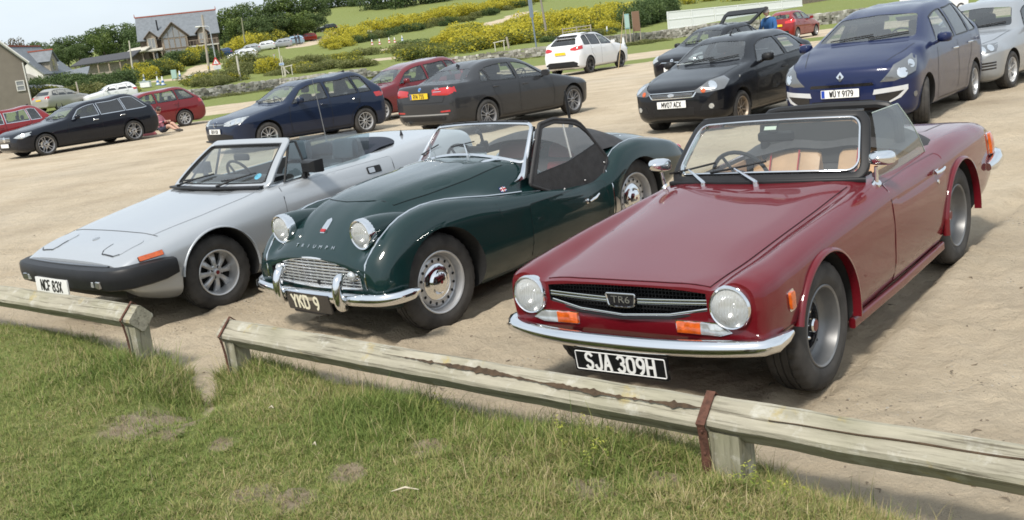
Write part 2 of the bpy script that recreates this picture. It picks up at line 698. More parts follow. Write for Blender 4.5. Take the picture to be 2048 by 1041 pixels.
def zprism(poly,z0,z1,m):
	"""closed upright prism cutter from a plan outline"""
	n = len(poly)
	mb = MB()
	mb.add([(p[0],p[1],z0) for p in poly] + [(p[0],p[1],z1) for p in poly],
		   [list(range(n - 1,-1,-1)),list(range(n,2 * n))] + [(i,(i + 1) % n,n + (i + 1) % n,n + i) for i in range(n)])
	return mb.mesh('c',m,0,True)
def text_mesh(txt,h,mats,depth=0.002,bold=0.0,sx=1.0,align='CENTER'):
	cu = bpy.data.curves.new('txt','FONT')
	cu.body = txt
	cu.size = h / 0.72
	cu.align_x = align
	cu.align_y = 'CENTER'
	cu.extrude = depth / 2
	cu.offset = bold
	cu.resolution_u = 3
	o = bpy.data.objects.new('txt',cu)
	COL.objects.link(o)
	dg = bpy.context.evaluated_depsgraph_get()
	me = bpy.data.meshes.new_from_object(o.evaluated_get(dg))
	bpy.data.objects.remove(o)
	for v in me.vertices:
		v.co.x *= sx
	me.materials.clear()
	me.materials.append(mats)
	return me
_ARC = lambda cx,cy,rx,ry,a0,a1,n=7: [(cx + rx * math.cos(R(a0 + (a1 - a0) * i / n)),cy + ry * math.sin(R(a0 + (a1 - a0) * i / n))) for i in range(n + 1)]
GLYPH = {
 'A': [[(0,0),(.28,1),(.56,0)],[(.10,.32),(.46,.32)]],'C': [_ARC(.28,.72,.28,.28,20,180) + _ARC(.28,.28,.28,.28,180,340)],
 'D': [[(0,0),(0,1),(.28,1)] + _ARC(.28,.72,.28,.28,80,0) + _ARC(.28,.28,.28,.28,0,-80) + [(.28,0),(0,0)]],'E': [[(.5,0),(0,0),(0,1),(.5,1)],[(0,.5),(.42,.5)]],
 'F': [[(0,0),(0,1),(.5,1)],[(0,.5),(.42,.5)]],'G': [_ARC(.28,.72,.28,.28,20,180) + _ARC(.28,.28,.28,.28,180,360) + [(.56,.45),(.3,.45)]],
 'H': [[(0,0),(0,1)],[(.56,0),(.56,1)],[(0,.5),(.56,.5)]],'I': [[(.1,0),(.1,1)]],'J': [[(.5,1),(.5,.26)] + _ARC(.26,.26,.24,.26,0,-180)],
 'K': [[(0,0),(0,1)],[(.54,1),(.04,.46)],[(.2,.62),(.56,0)]],'L': [[(0,1),(0,0),(.5,0)]],'M': [[(0,0),(0,1),(.32,.35),(.64,1),(.64,0)]],
 'N': [[(0,0),(0,1),(.56,0),(.56,1)]],'O': [_ARC(.28,.72,.28,.28,0,180) + _ARC(.28,.28,.28,.28,180,360) + [(.56,.72)]],
 'P': [[(0,0),(0,1),(.3,1)] + _ARC(.3,.74,.26,.26,80,-80) + [(.3,.48),(0,.48)]],'R': [[(0,0),(0,1),(.3,1)] + _ARC(.3,.74,.26,.26,80,-80) + [(.3,.48),(0,.48)],[(.3,.48),(.56,0)]],
 'S': [_ARC(.28,.75,.27,.25,20,270) + _ARC(.28,.25,.27,.25,90,-160)],'T': [[(0,1),(.56,1)],[(.28,1),(.28,0)]],'U': [[(0,1),(0,.28)] + _ARC(.28,.28,.28,.28,180,360) + [(.56,1)]],
 'V': [[(0,1),(.28,0),(.56,1)]],'W': [[(0,1),(.18,0),(.36,.8),(.54,0),(.72,1)]],'X': [[(0,0),(.56,1)],[(0,1),(.56,0)]],'Z': [[(0,1),(.56,1),(0,0),(.56,0)]],'B': [[(0,0),(0,1),(.3,1)] + _ARC(.3,.76,.24,.24,80,-80) + [(.3,.52),(0,.52)],[(.3,.52)] + _ARC(.3,.26,.26,.26,80,-80) + [(.3,0),(0,0)]],
 'Y': [[(0,1),(.28,.48),(.56,1)],[(.28,.48),(.28,0)]],
 '0': [_ARC(.28,.72,.28,.28,0,180) + _ARC(.28,.28,.28,.28,180,360) + [(.56,.72)]],'1': [[(.05,.82),(.25,1),(.25,0)]],'2': [_ARC(.28,.73,.27,.27,170,-30) + [(0,0),(.56,0)]],
 '3': [_ARC(.27,.755,.26,.245,160,-90) + _ARC(.27,.255,.28,.255,90,-160)],'4': [[(.42,0),(.42,1),(0,.28),(.58,.28)]],'5': [[(.5,1),(.06,1),(.03,.55)] + _ARC(.27,.3,.28,.3,120,-150)],
 '6': [_ARC(.28,.29,.27,.29,90,450) ,[(.02,.35)] + _ARC(.42,.3,.42,.7,170,100,5)],'7': [[(0,1),(.56,1),(.2,0)]],
 '8': [_ARC(.28,.76,.24,.24,-90,270,12),_ARC(.28,.26,.28,.26,90,450,12)],'9': [_ARC(.28,.71,.27,.29,-90,270,12),[(.54,.65)] + _ARC(.14,.7,.42,.7,-10,-80,5)],
 'u': [[(0,1),(0,.28)] + _ARC(.28,.28,.28,.28,180,360) + [(.56,1)],[(.14,1.17),(.16,1.17)],[(.40,1.17),(.42,1.17)]],
}
def strokes(txt,h,m,wd=.15,sx=1.0,depth=.002,gap=.27,space=.36):
	"""block lettering like that of number plates; wd is the stroke as a share of the height"""
	mb = MB()
	x = 0
	for ch in txt:
		if ch == ' ':
			x += space
			continue
		gl = GLYPH[ch]
		wch = max(p[0] for pl in gl for p in pl)
		for pl in gl:
			for (ax_,ay),(bx,by) in zip(pl[:-1],pl[1:]):
				a,b = Vector(((x + ax_) * sx,ay)),Vector(((x + bx) * sx,by))
				d = b - a
				if d.length < 1e-6: continue
				t = d.normalized(); nn = Vector((-t.y,t.x)) * wd / 2
				e = t * wd * .22
				q = [a - e - nn,b + e - nn,b + e + nn,a - e + nn]
				mb.add([(p.x,p.y,depth) for p in q] + [(p.x,p.y,0) for p in q],[(0,1,2,3),(0,4,5,1),(1,5,6,2),(2,6,7,3),(3,7,4,0)])
		x += wch + gap
	W = (x - gap) * sx
	mb.v = [((p[0] - W / 2) * h,(p[1] - .5) * h,p[2] + (i % 7) * 2e-6) for i,p in enumerate(mb.v)]
	return mb.mesh('lettering',m,0,False),W * h
def text(name,txt,h,M,m,parent,**k):
	me = text_mesh(txt,h,m,**k)
	me.transform(M)
	return link(name,me,parent)
def face_M(x,y,z,axis='+x',tilt=0.0,yaw=0.0,roll=0.0):
	"""matrix that stands XY-plane text upright facing the axis; tilt leans its top back"""
	base = {'+x': Matrix(((0,0,1),(1,0,0),(0,1,0))),'-x': Matrix(((0,0,-1),(-1,0,0),(0,1,0))),
			'+y': Matrix(((-1,0,0),(0,0,1),(0,1,0))),'-y': Matrix(((1,0,0),(0,0,-1),(0,1,0)))}[axis].to_4x4()
	return Matrix.Translation((x,y,z)) @ Matrix.Rotation(yaw,4,'Z') @ base @ Matrix.Rotation(-tilt,4,'X') @ Matrix.Rotation(roll,4,'Z')
# ------------------------------------------------------------------ wheels (axle on Y, outer face +Y)
_WC = {}
def tyre_mesh(r,w,rr,siped=False):
	key = ('t',r,w,rr,siped)
	if key in _WC: return _WC[key]
	h = w / 2
	half = [(rr - .004,h * .80),(rr + .010,h * .93),(rr + (r - rr) * .30,h * 1.03),(rr + (r - rr) * .36,h * 1.045),(rr + (r - rr) * .42,h * 1.04),(rr + (r - rr) * .62,h * 1.03),(r - .020,h * .93),(r - .008,h * .83),(r - .002,h * .66)]
	tread = [(r,h * .50),(r,h * .42),(r - .007,h * .41),(r - .007,h * .35),(r,h * .34),(r + .001,h * .06),(r - .007,h * .05)]
	prof = half + tread
	prof = prof + [(a,-b) for a,b in reversed(prof)]
	mb = MB()
	n = 96 if siped else 40
	mb.lathe(prof,n)
	if siped:
		for i,(a,b) in enumerate(prof):
			if a > r - .012 and abs(b) > h * .40:
				for k in range(0,n,3):
					v = Vector(mb.v[i * n + k]); f = (a - .007) / a
					mb.v[i * n + k] = (v.x * f,v.y,v.z * f)
	_WC[key] = mb.mesh('tyre',TYRE,30,True)
	return _WC[key]
def ring_holes(mb,rad,n,hr,a,mi,ry=None):
	for k in range(n):
		t = 2 * PI * (k + .5) / n
		M = Matrix.Rotation(-t,4,'Y') @ Matrix.Translation((rad,0,0))
		mb.add([M @ Vector((hr * math.cos(u),a,(ry or hr) * math.sin(u))) for u in [2 * PI * i / 10 for i in range(10)]],[list(range(9,-1,-1))],mi)
def rim_mesh(kind,r,w,spokes=5,m=None):
	key = ('r',kind,r,w,spokes,m.name if m else '')
	if key in _WC: return _WC[key]
	h = w / 2
	m = m or ALLOY
	mb = MB()
	mats = [m,VOID,CHROME,mat('badge_maroon',(.16,.01,.015),.3),GLOSSB]
	lip = [(r + .002,h * .70),(r + .006,h * .92),(r + .001,h * .96),(r - .008,h * .90),(r - .014,h * .60)]
	if kind == 'dish':
		mats[0] = mat('dull_wheel_paint',(.20,.20,.20),.42,.5,noise=.15)
	if kind == 'dish':        # deep silver steel wheel, black centre, chrome boss with a red badge
		mb.lathe(lip + [(r - .022,h * .30),(r - .028,h * .12),(r * .80,-h * .02),(r * .72,h * .02),(r * .66,h * .10),(r * .61,h * .10)],48)
		mb.lathe([(r * .62,h * .09),(r * .57,-h * .20),(r * .20,-h * .20),(0.001,-h * .20)],32,mi=4)
		for k in range(5):
			t = 2 * PI * k / 5 + .3
			M = Matrix.Rotation(-t,4,'Y')
			mb.box(M @ Vector((r * .44,-h * .05,0)),(r * .34,h * .12,r * .13),mi=4,M=M)
		for k in range(4):
			t = 2 * PI * k / 4 + .6
			mb.lathe([(.011,-h * .2),(.011,h * .12),(.006,h * .2),(.0005,h * .2)],8,Matrix.Translation((r * .33 * math.cos(t),0,r * .33 * math.sin(t))),mi=2)
		mb.lathe([(r * .19,-h * .2),(r * .18,h * .42),(r * .15,h * .50)],24,mi=2)
		mb.lathe([(r * .15,h * .50),(r * .08,h * .53),(.0005,h * .53)],24,mi=3)
		for k in range(3):
			t = 2 * PI * k / 3 + .2
			M = Matrix.Rotation(-t,4,'Y')
			mb.box(M @ Vector((r * .70,h * .035,0)),(r * .18,.004,r * .05),mi=4,M=M)
	elif kind == 'steel':     # pressed steel wheel with a ring of holes and a domed chrome cap
		mb.lathe(lip + [(r - .020,h * .20),(r * .83,h * .05),(r * .80,h * .30),(r * .72,h * .42),(r * .60,h * .40),(r * .55,h * .30),(0.001,h * .30)],56)
		ring_holes(mb,r * .715,16,.0125,h * .445,1,.010)
		mb.lathe([(r * .60,h * .36),(r * .59,h * .46),(r * .52,h * .56),(r * .40,h * .60),(r * .37,h * .66),(r * .33,h * .80),(r * .22,h * .92),(r * .12,h * .96),(.0005,h * .97)],48,mi=2)
		mb.lathe([(r * .055,h * .972),(r * .03,h * .985),(.0005,h * .985)],20,mi=3)
	elif kind == 'minilite':  # eight broad tapered spokes
		mb.lathe(lip + [(r - .020,h * .10),(r * .86,-h * .1)],48)
		mb.lathe([(r * .86,-h * .15),(0.001,-h * .15)],40,mi=1)
		for k in range(8):
			t = 2 * PI * k / 8 + .2
			M = Matrix.Rotation(-t,4,'Y')
			pf = [(r * .16,.020,h * .46,h * .1),(r * .36,.016,h * .52,h * .15),(r * .58,.020,h * .44,h * .05),(r * .76,.028,h * .26,-h * .05),(r * .90,.036,h * .10,-h * .1)]
			vs,fs = [],[]
			for x,yw,a,b in pf:
				vs += [M @ Vector((x,b,-yw)),M @ Vector((x,a - .012,-yw)),M @ Vector((x,a,-yw * .45)),M @ Vector((x,a,yw * .45)),M @ Vector((x,a - .012,yw)),M @ Vector((x,b,yw))]
			for i in range(len(pf) - 1):
				for q in range(5):
					fs.append((i * 6 + q,i * 6 + q + 1,i * 6 + 7 + q,i * 6 + 6 + q))
			mb.add(vs,fs)
		mb.lathe([(r * .34,h * .1),(r * .33,h * .40),(r * .28,h * .46),(r * .17,h * .46),(r * .16,h * .62),(r * .13,h * .66),(.0005,h * .66)],28)
		mb.lathe([(r * .09,h * .665),(.0005,h * .675)],16,mi=3)
		ring_holes(mb,r * .245,4,.013,h * .47,1)
	else:                     # modern alloy or wheel trim
		mb.lathe(lip + [(r - .024,h * .20),(r * .88,-h * .2)],40)
		mb.lathe([(r * .9,-h * .25),(0.001,-h * .25)],32,mi=1)
		mb.lathe([(r * .55,-h * .2),(r * .54,-h * .08),(.2 * r,-h * .08)],28,mi=2 if kind != 'trim' else 1)
		dbl = kind == 'double'
		for k in range(spokes):
			t0 = 2 * PI * k / spokes + .35
			for dt in ((-.13,.13) if dbl else (0,)):
				M = Matrix.Rotation(-t0,4,'Y')
				wd = r * (.055 if dbl else (.085 if kind == 'spoke' else .060))
				x0,x1 = r * .12,r * .93
				o0,o1 = (dt * r * .35,dt * r * 1.5) if dbl else (0,0)
				vs,fs = [],[]
				for x,a,wk,o in ((x0,h * .58,1.1,o0),(r * .5,h * .62,.85,(o0 + o1) / 2),(x1,h * .66,1.15,o1)):
					vs += [M @ Vector((x,-h * .1,o - wd * wk)),M @ Vector((x,a,o - wd * wk * .75)),M @ Vector((x,a,o + wd * wk * .75)),M @ Vector((x,-h * .1,o + wd * wk))]
				for i in range(2):
					for q in range(3):
						fs.append((i * 4 + q,i * 4 + q + 1,i * 4 + 5 + q,i * 4 + 4 + q))
				mb.add(vs,fs)
		mb.lathe([(r * .24,h * .2),(r * .23,h * .56),(r * .17,h * .66),(.0005,h * .67)],24)
		mb.lathe([(r * .11,h * .675),(.0005,h * .685)],16,mi=4)
	_WC[key] = mb.mesh('rim',mats,30,True)
	return _WC[key]
def wheel(car,x,y,r,w,rr,kind,spokes=5,m=None,siped=False,spin=0.0,steer=0.0,zc=None):
	t = link('tyre',tyre_mesh(r,w,rr,siped),car)
	sg = 1 if y > 0 else -1
	t.location = (x,y,(zc if zc else r) - .008)
	t.rotation_mode = 'XYZ'
	# spin first about Y, then steer / flip about Z
	t.rotation_euler = (0,spin,(0 if sg > 0 else PI) + steer)
	q = link('rim',rim_mesh(kind,rr,w,spokes,m),t)
	return t
def arch_cutter(x,r,y0,y1,zc,n=40):
	mb = MB()
	prof = [(.001,y0),(r,y0),(r,y1),(.001,y1)]
	mb.lathe(prof,n,Matrix.Translation((x,0,zc)))
	me = mb.mesh('arch',VOID,0,True)
	bm = bmesh.new(); bm.from_mesh(me)
	bmesh.ops.remove_doubles(bm,verts=bm.verts,dist=.003)
	bmesh.ops.recalc_face_normals(bm,faces=bm.faces)
	bm.to_mesh(me); bm.free()
	return me
def plate(car,x,y,z,w,h,txt,axis,face,ink,tilt=0.0,border=None,sx=0.9,size=.62,depth=.012,name='number_plate',yaw=0.0,band=False,th=None,bold=.001,tx=0.0,stroke=.175,space=.34):
	M = face_M(x,y,z,axis,tilt,yaw)
	pl = rpoly([(-w/2,-h/2),(w/2,-h/2),(w/2,h/2),(-w/2,h/2)],.008,3)
	mb = MB()
	n = len(pl)
	vs = [M @ Vector((p[0],p[1],0)) for p in pl] + [M @ Vector((p[0],p[1],-depth)) for p in pl]
	fs = [list(range(n)),list(range(2 * n - 1,n - 1,-1))] + [((i + 1) % n,i,n + i,n + (i + 1) % n) for i in range(n)]
	mb.add(vs,fs)
	o = mb.build(name,face,car,30)
	if txt:
		lm,lw = strokes(txt,th or h * size,ink,stroke,sx,space=space)
		lm.transform(M @ Matrix.Translation((tx,0,.0006)))
		link('plate_lettering',lm,o)
	if border:
		b = MB()
		q = [(p[0] * (1 - .012 / w * 2),p[1] * (1 - .012 / h * 2)) for p in pl]
		b.tube([M @ Vector((p[0],p[1],.001)) for p in q],.0028,5,closed=True)
		b.build('plate_border',border,o)
	if band:
		b = MB()
		b.box((0,0,0),(.045,h * .9,.002))
		for i,v in enumerate(b.v):
			b.v[i] = tuple(M @ (Vector(v) + Vector((-w / 2 + .03,0,.0012))))
		b.build('plate_band',EUBLUE,o)
	return o
def car_root(name,X,Y,yaw,z=0.0,roll=0.0,pitch=0.0,label=None,cat='car',group=None):
	"""origin between the front wheels on the ground; x forward, y left; yaw 0 faces the camera"""
	e = empty(name,(X,Y,z),(0,0,0),label,cat,group)
	e.matrix_world = Matrix.Translation((X,Y,z)) @ Matrix.Rotation(yaw - PI / 2,4,'Z') @ Matrix.Rotation(-pitch,4,'Y') @ Matrix.Rotation(roll,4,'X')
	return e
def arch_lip(car,x,r,y,zc,a0,a1,m,t=.016,wdt=.03,sg=1,n=28,lean=0.0):
	"""rolled lip round a wheel opening; angles in degrees, 0 = rearward, 90 = up"""
	mb = MB()
	path,ups = [],[]
	for i in range(n + 1):
		a = R(a0 + (a1 - a0) * i / n)
		c,s = math.cos(a),math.sin(a)
		path.append((x - r * c,sg * (y - lean * max(0,s)),zc + r * s))
		ups.append((-c,0,s))
	prof = [(-wdt * .5,-.004),(-wdt * .5,t * .3),(-wdt * .3,t * .8),(0,t),(wdt * .35,t * .8),(wdt * .5,t * .1),(wdt * .5,-.004)]
	mb.sweep(path,prof,up=ups)
	return mb.build('wheel_arch_lip',m,car,60)
def steering_wheel(car,x,y,z,r=.19,tilt=R(25),m=None,name='steering_wheel'):
	mb = MB()
	M = Matrix.Translation((x,y,z)) @ Matrix.Rotation(-(PI / 2 - tilt),4,'Y')
	mb.tube([M @ Vector((r * math.cos(t),r * math.sin(t),0)) for t in [2 * PI * i / 28 for i in range(28)]],.013,8,closed=True)
	for k in range(3):
		t = 2 * PI * k / 3 + PI / 2
		mb.tube([M @ Vector((0,0,-.03)),M @ Vector((r * math.cos(t),r * math.sin(t),0))],.010,6)
	mb.tube([M @ Vector((0,0,.0)),M @ Vector((0,0,-.22))],.02,8)
	mb.tube([M @ Vector((0,0,-.035)),M @ Vector((0,0,.012))],[.04,.045],12)
	return mb.build(name,m or BLACK,car)
def seat(car,x,y,z,m,w=.48,hb=.58,head=True,rake=.18,name='seat',dep=.46,hw=.24):
	"""cushion and reclined backrest, optional headrest; x = front of the cushion"""
	def slab(prof,wd,rnd):
		mb = MB()
		rows = []
		for t,k in ((-1,.86),(-.9,.97),(-.5,1.0),(0,.985),(.5,1.0),(.9,.97),(1,.86)):
			cx = sum(p[0] for p in prof) / len(prof); cz = sum(p[1] for p in prof) / len(prof)
			e = .86 if abs(t) == 1 else (.96 if abs(t) > .8 else 1)
			rows.append([(cx + (p[0] - cx) * e,y + wd / 2 * t,cz + (p[1] - cz) * e) for p in prof])
		n = len(prof)
		vs = [q for r_ in rows for q in r_]
		fs = [(i * n + k,i * n + (k + 1) % n,(i + 1) * n + (k + 1) % n,(i + 1) * n + k) for i in range(6) for k in range(n)]
		fs += [list(range(n)),list(range(7 * n - 1,6 * n - 1,-1))]
		mb.add(vs,fs)
		return mb
	cu = rpoly([(x,z - .10),(x,z + .05),(x - dep,z),(x - dep,z - .12)],.05,3)
	mb = slab(cu,w,.03)
	xb = x - dep + .06
	bk = rpoly([(xb,z - .06),(xb - rake * .55,z + hb * .6),(xb - rake,z + hb),(xb - rake - .09,z + hb),(xb - rake * .6 - .13,z + hb * .5),(xb - .13,z - .06)],.045,3)
	b2 = slab(bk,w * .94,.03)
	mb.add(b2.v,b2.f)
	o = mb.build(name,m,car,60)
	if head:
		h = slab(rpoly([(xb - rake + .01,z + hb + .03),(xb - rake - .02,z + hb + .22),(xb - rake - .09,z + hb + .22),(xb - rake - .08,z + hb + .03)],.03,3),hw,.03)
		h.tube([(xb - rake - .04,y - .06,z + hb - .05),(xb - rake - .05,y - .06,z + hb + .08)],.007,6)
		h.tube([(xb - rake - .04,y + .06,z + hb - .05),(xb - rake - .05,y + .06,z + hb + .08)],.007,6)
		h.build('headrest',m,o,60)
	return o
# ------------------------------------------------------------------ terrain
def _hash(ix,iy,seed):
	h = (ix.astype(np.int64) * 374761393 + iy.astype(np.int64) * 668265263 + seed * 974711) & 0x7fffffff
	h = ((h ^ (h >> 13)) * 1274126177) & 0x7fffffff
	return (h ^ (h >> 16)) % 100003 / 100003.0
def vnoise(x,y,seed=0):
	x,y = np.asarray(x,float),np.asarray(y,float)
	ix,iy = np.floor(x),np.floor(y)
	fx,fy = x - ix,y - iy
	fx,fy = fx * fx * (3 - 2 * fx),fy * fy * (3 - 2 * fy)
	a,b = _hash(ix,iy,seed),_hash(ix + 1,iy,seed)
	c,d = _hash(ix,iy + 1,seed),_hash(ix + 1,iy + 1,seed)
	return (a * (1 - fx) + b * fx) * (1 - fy) + (c * (1 - fx) + d * fx) * fy
def fbm(x,y,seed=0,oct=4):
	s,a,t = 0,1,0
	for i in range(oct):
		s = s + a * vnoise(np.asarray(x) * 2 ** i,np.asarray(y) * 2 ** i,seed + i)
		t += a
		a *= .5
	return s / t
HERO = [((0.944,5.091,R(-40.4)),-.049,R(.9),R(-2.0),2.235,.615),((-.924,6.858,R(-43.8)),-.012,0,R(-3.2),2.235,.56),((-2.874,8.234,R(-41.2)),-.005,0,R(-.7),2.159,.675)]
_ca = []
for (X_,Y_,a_),z_,ro_,pi_,wb_,tr_ in HERO:
	M_ = Matrix.Translation((X_,Y_,z_)) @ Matrix.Rotation(a_ - PI / 2,4,'Z') @ Matrix.Rotation(-pi_,4,'Y') @ Matrix.Rotation(ro_,4,'X')
	for xx in (0,-wb_):
		for sg in (1,-1):
			_ca.append(tuple(M_ @ Vector((xx,sg * tr_,.004))))
_ca = np.array(_ca)
_K = np.exp(-((_ca[:,None,:2] - _ca[None,:,:2]) ** 2).sum(-1) / (2 * .9 ** 2))
_cw = np.linalg.solve(_K + 1e-3 * np.eye(len(_ca)),_ca[:,2])
WALL_PX = [(330,209),(380,203),(560,178),(700,162),(900,135),(1100,112),(1330,80),(1500,65),(1660,50),(1780,34)]
WALL = [px_z(u,v,0.0) for u,v in WALL_PX]
_anch = []
for u,v,d in [(440,119,165),(500,112,158),(560,92,180),(655,63,215),(757,59,228),(722,77,195),(360,128,150),(300,140,140),(100,172,125),(30,186,100),(180,178,128),(-80,205,95),
				(800,40,250),(1000,22,260),(1060,84,108),(900,100,128),(1000,60,165),(800,92,150),(1300,22,150),(1250,40,128),(1500,10,170),(1800,-20,180),(2200,-70,160),(640,16,340),(1000,-12,340),(250,118,300),(50,135,280),(-200,190,260),(1500,-40,330),(2300,-120,330)]:
	p = px_d(u,v,d)
	_anch.append((p.x,p.y,p.z))
for w in WALL:
	_anch.append((w.x,w.y,0.05)); _anch.append((w.x * 1.12,w.y * 1.12,.9))
for x in (-90,-60,-35,-15,0,20,45,80,120):
	for y in (5,30,55):
		_anch.append((x,y,0))
for x in (-60,-40): _anch.append((x,78,.4))
_anch = np.array(_anch)
_A = np.sqrt(((_anch[:,None,:2] - _anch[None,:,:2]) ** 2).sum(-1) + 4.0)
_aw = np.linalg.solve(_A + .15 * np.eye(len(_anch)),_anch[:,2])
_wx,_wy = np.array([w.x for w in WALL]),np.array([w.y for w in WALL])
def wall_y(x): return np.interp(x,_wx,_wy,left=_wy[0],right=_wy[-1] + 20)
# the grass bank in the foreground (outline measured where turf meets sand)
BANK_PX = [(-700,560),(-200,628),(0,650),(70,655),(140,666),(215,688),(262,712),(330,716),(385,755),(402,800),(412,838),(428,800),(436,752),(462,716),(520,716),(600,738),(700,768),(850,800),(1000,842),(1130,850),(1250,868),(1400,886),(1500,926),(1600,964),(1750,1012),(1840,1045),(2000,1130)]
BANK = [px_z(u,v,.03) for u,v in BANK_PX]
BANK = [(p.x,p.y) for p in BANK] + [(1.6,1.2),(2.2,-6),(-12,-6),(-12,4)]
_bk = np.array(BANK)
def bank_sd(x,y):
	"""signed distance to the bank outline, positive inside"""
	x,y = np.asarray(x,float),np.asarray(y,float)
	sh = x.shape
	x,y = x.ravel(),y.ravel()
	a,b = _bk,np.roll(_bk,-1,0)
	best = np.full(x.shape,1e9)
	ins = np.zeros(x.shape,bool)
	for (ax,ay),(bx,by) in zip(a,b):
		dx,dy = bx - ax,by - ay
		t = np.clip(((x - ax) * dx + (y - ay) * dy) / (dx * dx + dy * dy + 1e-12),0,1)
		best = np.minimum(best,np.hypot(x - ax - t * dx,y - ay - t * dy))
		c = ((ay > y) != (by > y)) & (x < (bx - ax) * (y - ay) / (by - ay + 1e-12) + ax)
		ins ^= c
	return np.where(ins,best,-best).reshape(sh)
def base_z(x,y):
	x,y = np.asarray(x,float),np.asarray(y,float)
	sh = x.shape
	q = np.stack([x.ravel(),y.ravel()],-1)
	z = np.zeros(len(q))
	far = q[:,1] > 25
	if far.any():
		d = np.sqrt(((q[far][:,None,:] - _anch[None,:,:2]) ** 2).sum(-1) + 4.0)
		zz = d @ _aw
		t = np.clip((q[far][:,1] - 40) / 35,0,1)
		t = t * t * (3 - 2 * t)
		z[far] = zz * t
	near = (q[:,1] < 16)
	if near.any():
		d2 = ((q[near][:,None,:] - _ca[None,:,:2]) ** 2).sum(-1)
		z[near] += np.exp(-d2 / (2 * .9 ** 2)) @ _cw
	return z.reshape(sh)
TRACKS = []
for (X_,Y_,a_),z_,ro_,pi_,wb_,tr_ in HERO:
	f_ = np.array([math.sin(a_),-math.cos(a_)]); l_ = np.array([math.cos(a_),math.sin(a_)])
	for sg in (1,-1):
		o_ = np.array([X_,Y_]) + l_ * sg * tr_
		TRACKS.append((o_ + f_ * .75,o_ - f_ * 7.0))
def ground_z(x,y,rough=True):
	x,y = np.asarray(x,float),np.asarray(y,float)
	z = base_z(x,y)
	if rough:
		k = np.clip((30 - y) / 18,0,1)
		z = z + k * (.050 * (fbm(x * .8,y * .8,3,3) - .5) + .050 * (fbm(x * 3.1,y * 3.1,11,4) - .5) + .040 * (np.abs(fbm(x * 9,y * 9,21,2) - .5) * 2 - .3))
		for a,b in TRACKS:
			d = b - a
			L = np.hypot(*d)
			t = ((x - a[0]) * d[0] + (y - a[1]) * d[1]) / L
			s = (x - a[0]) * -d[1] / L + (y - a[1]) * d[0] / L + .06 * np.sin(t * .8 + a[0])
			w = np.clip(t / .3,0,1) * np.clip((L - t) / 2,0,1)
			z = z + w * (-.032 * np.exp(-(s / .09) ** 4) + .026 * np.exp(-((np.abs(s) - .14) / .05) ** 2)) + w * .006 * np.sin(t * 75) * np.exp(-(s / .08) ** 4)
	sd = bank_sd(x,y) if np.min(y) < 9.5 else np.full(x.shape,-9.)
	t = np.clip((sd + .05) / .45,0,1)
	z = z + np.where(y < 9.5,.13 * t * t * (3 - 2 * t) + np.clip(sd,0,3) * .02 + np.clip(sd + .02,0,.2) / .2 * .03 * (fbm(x * 4,y * 4,31,3) - .5),0)
	return z
def rows_mesh(name,ys,half,ncol,zf,m,attr=None):
	t = np.linspace(-1,1,ncol)
	X = half(ys)[:,None] * t[None,:]
	Y = np.repeat(ys[:,None],ncol,1)
	Z = zf(X,Y)
	n,c = X.shape
	me = bpy.data.meshes.new(name)
	idx = np.arange(n * c).reshape(n,c)
	q = np.stack([idx[:-1,:-1],idx[:-1,1:],idx[1:,1:],idx[1:,:-1]],-1).reshape(-1,4)
	me.vertices.add(n * c)
	me.vertices.foreach_set('co',np.stack([X,Y,Z],-1).ravel())
	me.loops.add(q.size)
	me.loops.foreach_set('vertex_index',q.ravel())
	me.polygons.add(len(q))
	me.polygons.foreach_set('loop_start',np.arange(0,q.size,4))
	me.polygons.foreach_set('loop_total',np.full(len(q),4))
	me.update(calc_edges=True)
	me.materials.append(m)
	me.shade_smooth()
	if attr:
		for an,fn in attr.items():
			a = me.attributes.new(an,'FLOAT','POINT')
			a.data.foreach_set('value',fn(X,Y).ravel().astype(np.float32))
	return link(name,me)
def ramp(nt,fac,stops):
	r = nt.nodes.new('ShaderNodeValToRGB')
	while len(r.color_ramp.elements) < len(stops):
		r.color_ramp.elements.new(.5)
	for e,(p,c) in zip(r.color_ramp.elements,stops):
		e.position = p
		e.color = (*c,1)
	nt.links.new(fac,r.inputs[0])
	return r.outputs[0]
def nnode(nt,vec,scale,detail=5,rough=.55):
	n = nt.nodes.new('ShaderNodeTexNoise')
	n.inputs['Scale'].default_value = scale
	n.inputs['Detail'].default_value = detail
	n.inputs['Roughness'].default_value = rough
	nt.links.new(vec,n.inputs['Vector'])
	return n.outputs['Fac']
def mixc(nt,fac,a,b,mode='MIX'):
	m = nt.nodes.new('ShaderNodeMix')
	m.data_type = 'RGBA'
	m.blend_type = mode
	for s,i in ((fac,0),(a,6),(b,7)):
		if hasattr(s,'links'): nt.links.new(s,m.inputs[i])
		else: m.inputs[i].default_value = s if i == 0 else (*s,1)
	return m.outputs[2]
def mathn(nt,op,a,b,clamp=False):
	m = nt.nodes.new('ShaderNodeMath')
	m.operation = op
	m.use_clamp = clamp
	for i,s in enumerate((a,b)):
		if hasattr(s,'links'): nt.links.new(s,m.inputs[i])
		else: m.inputs[i].default_value = s
	return m.outputs[0]
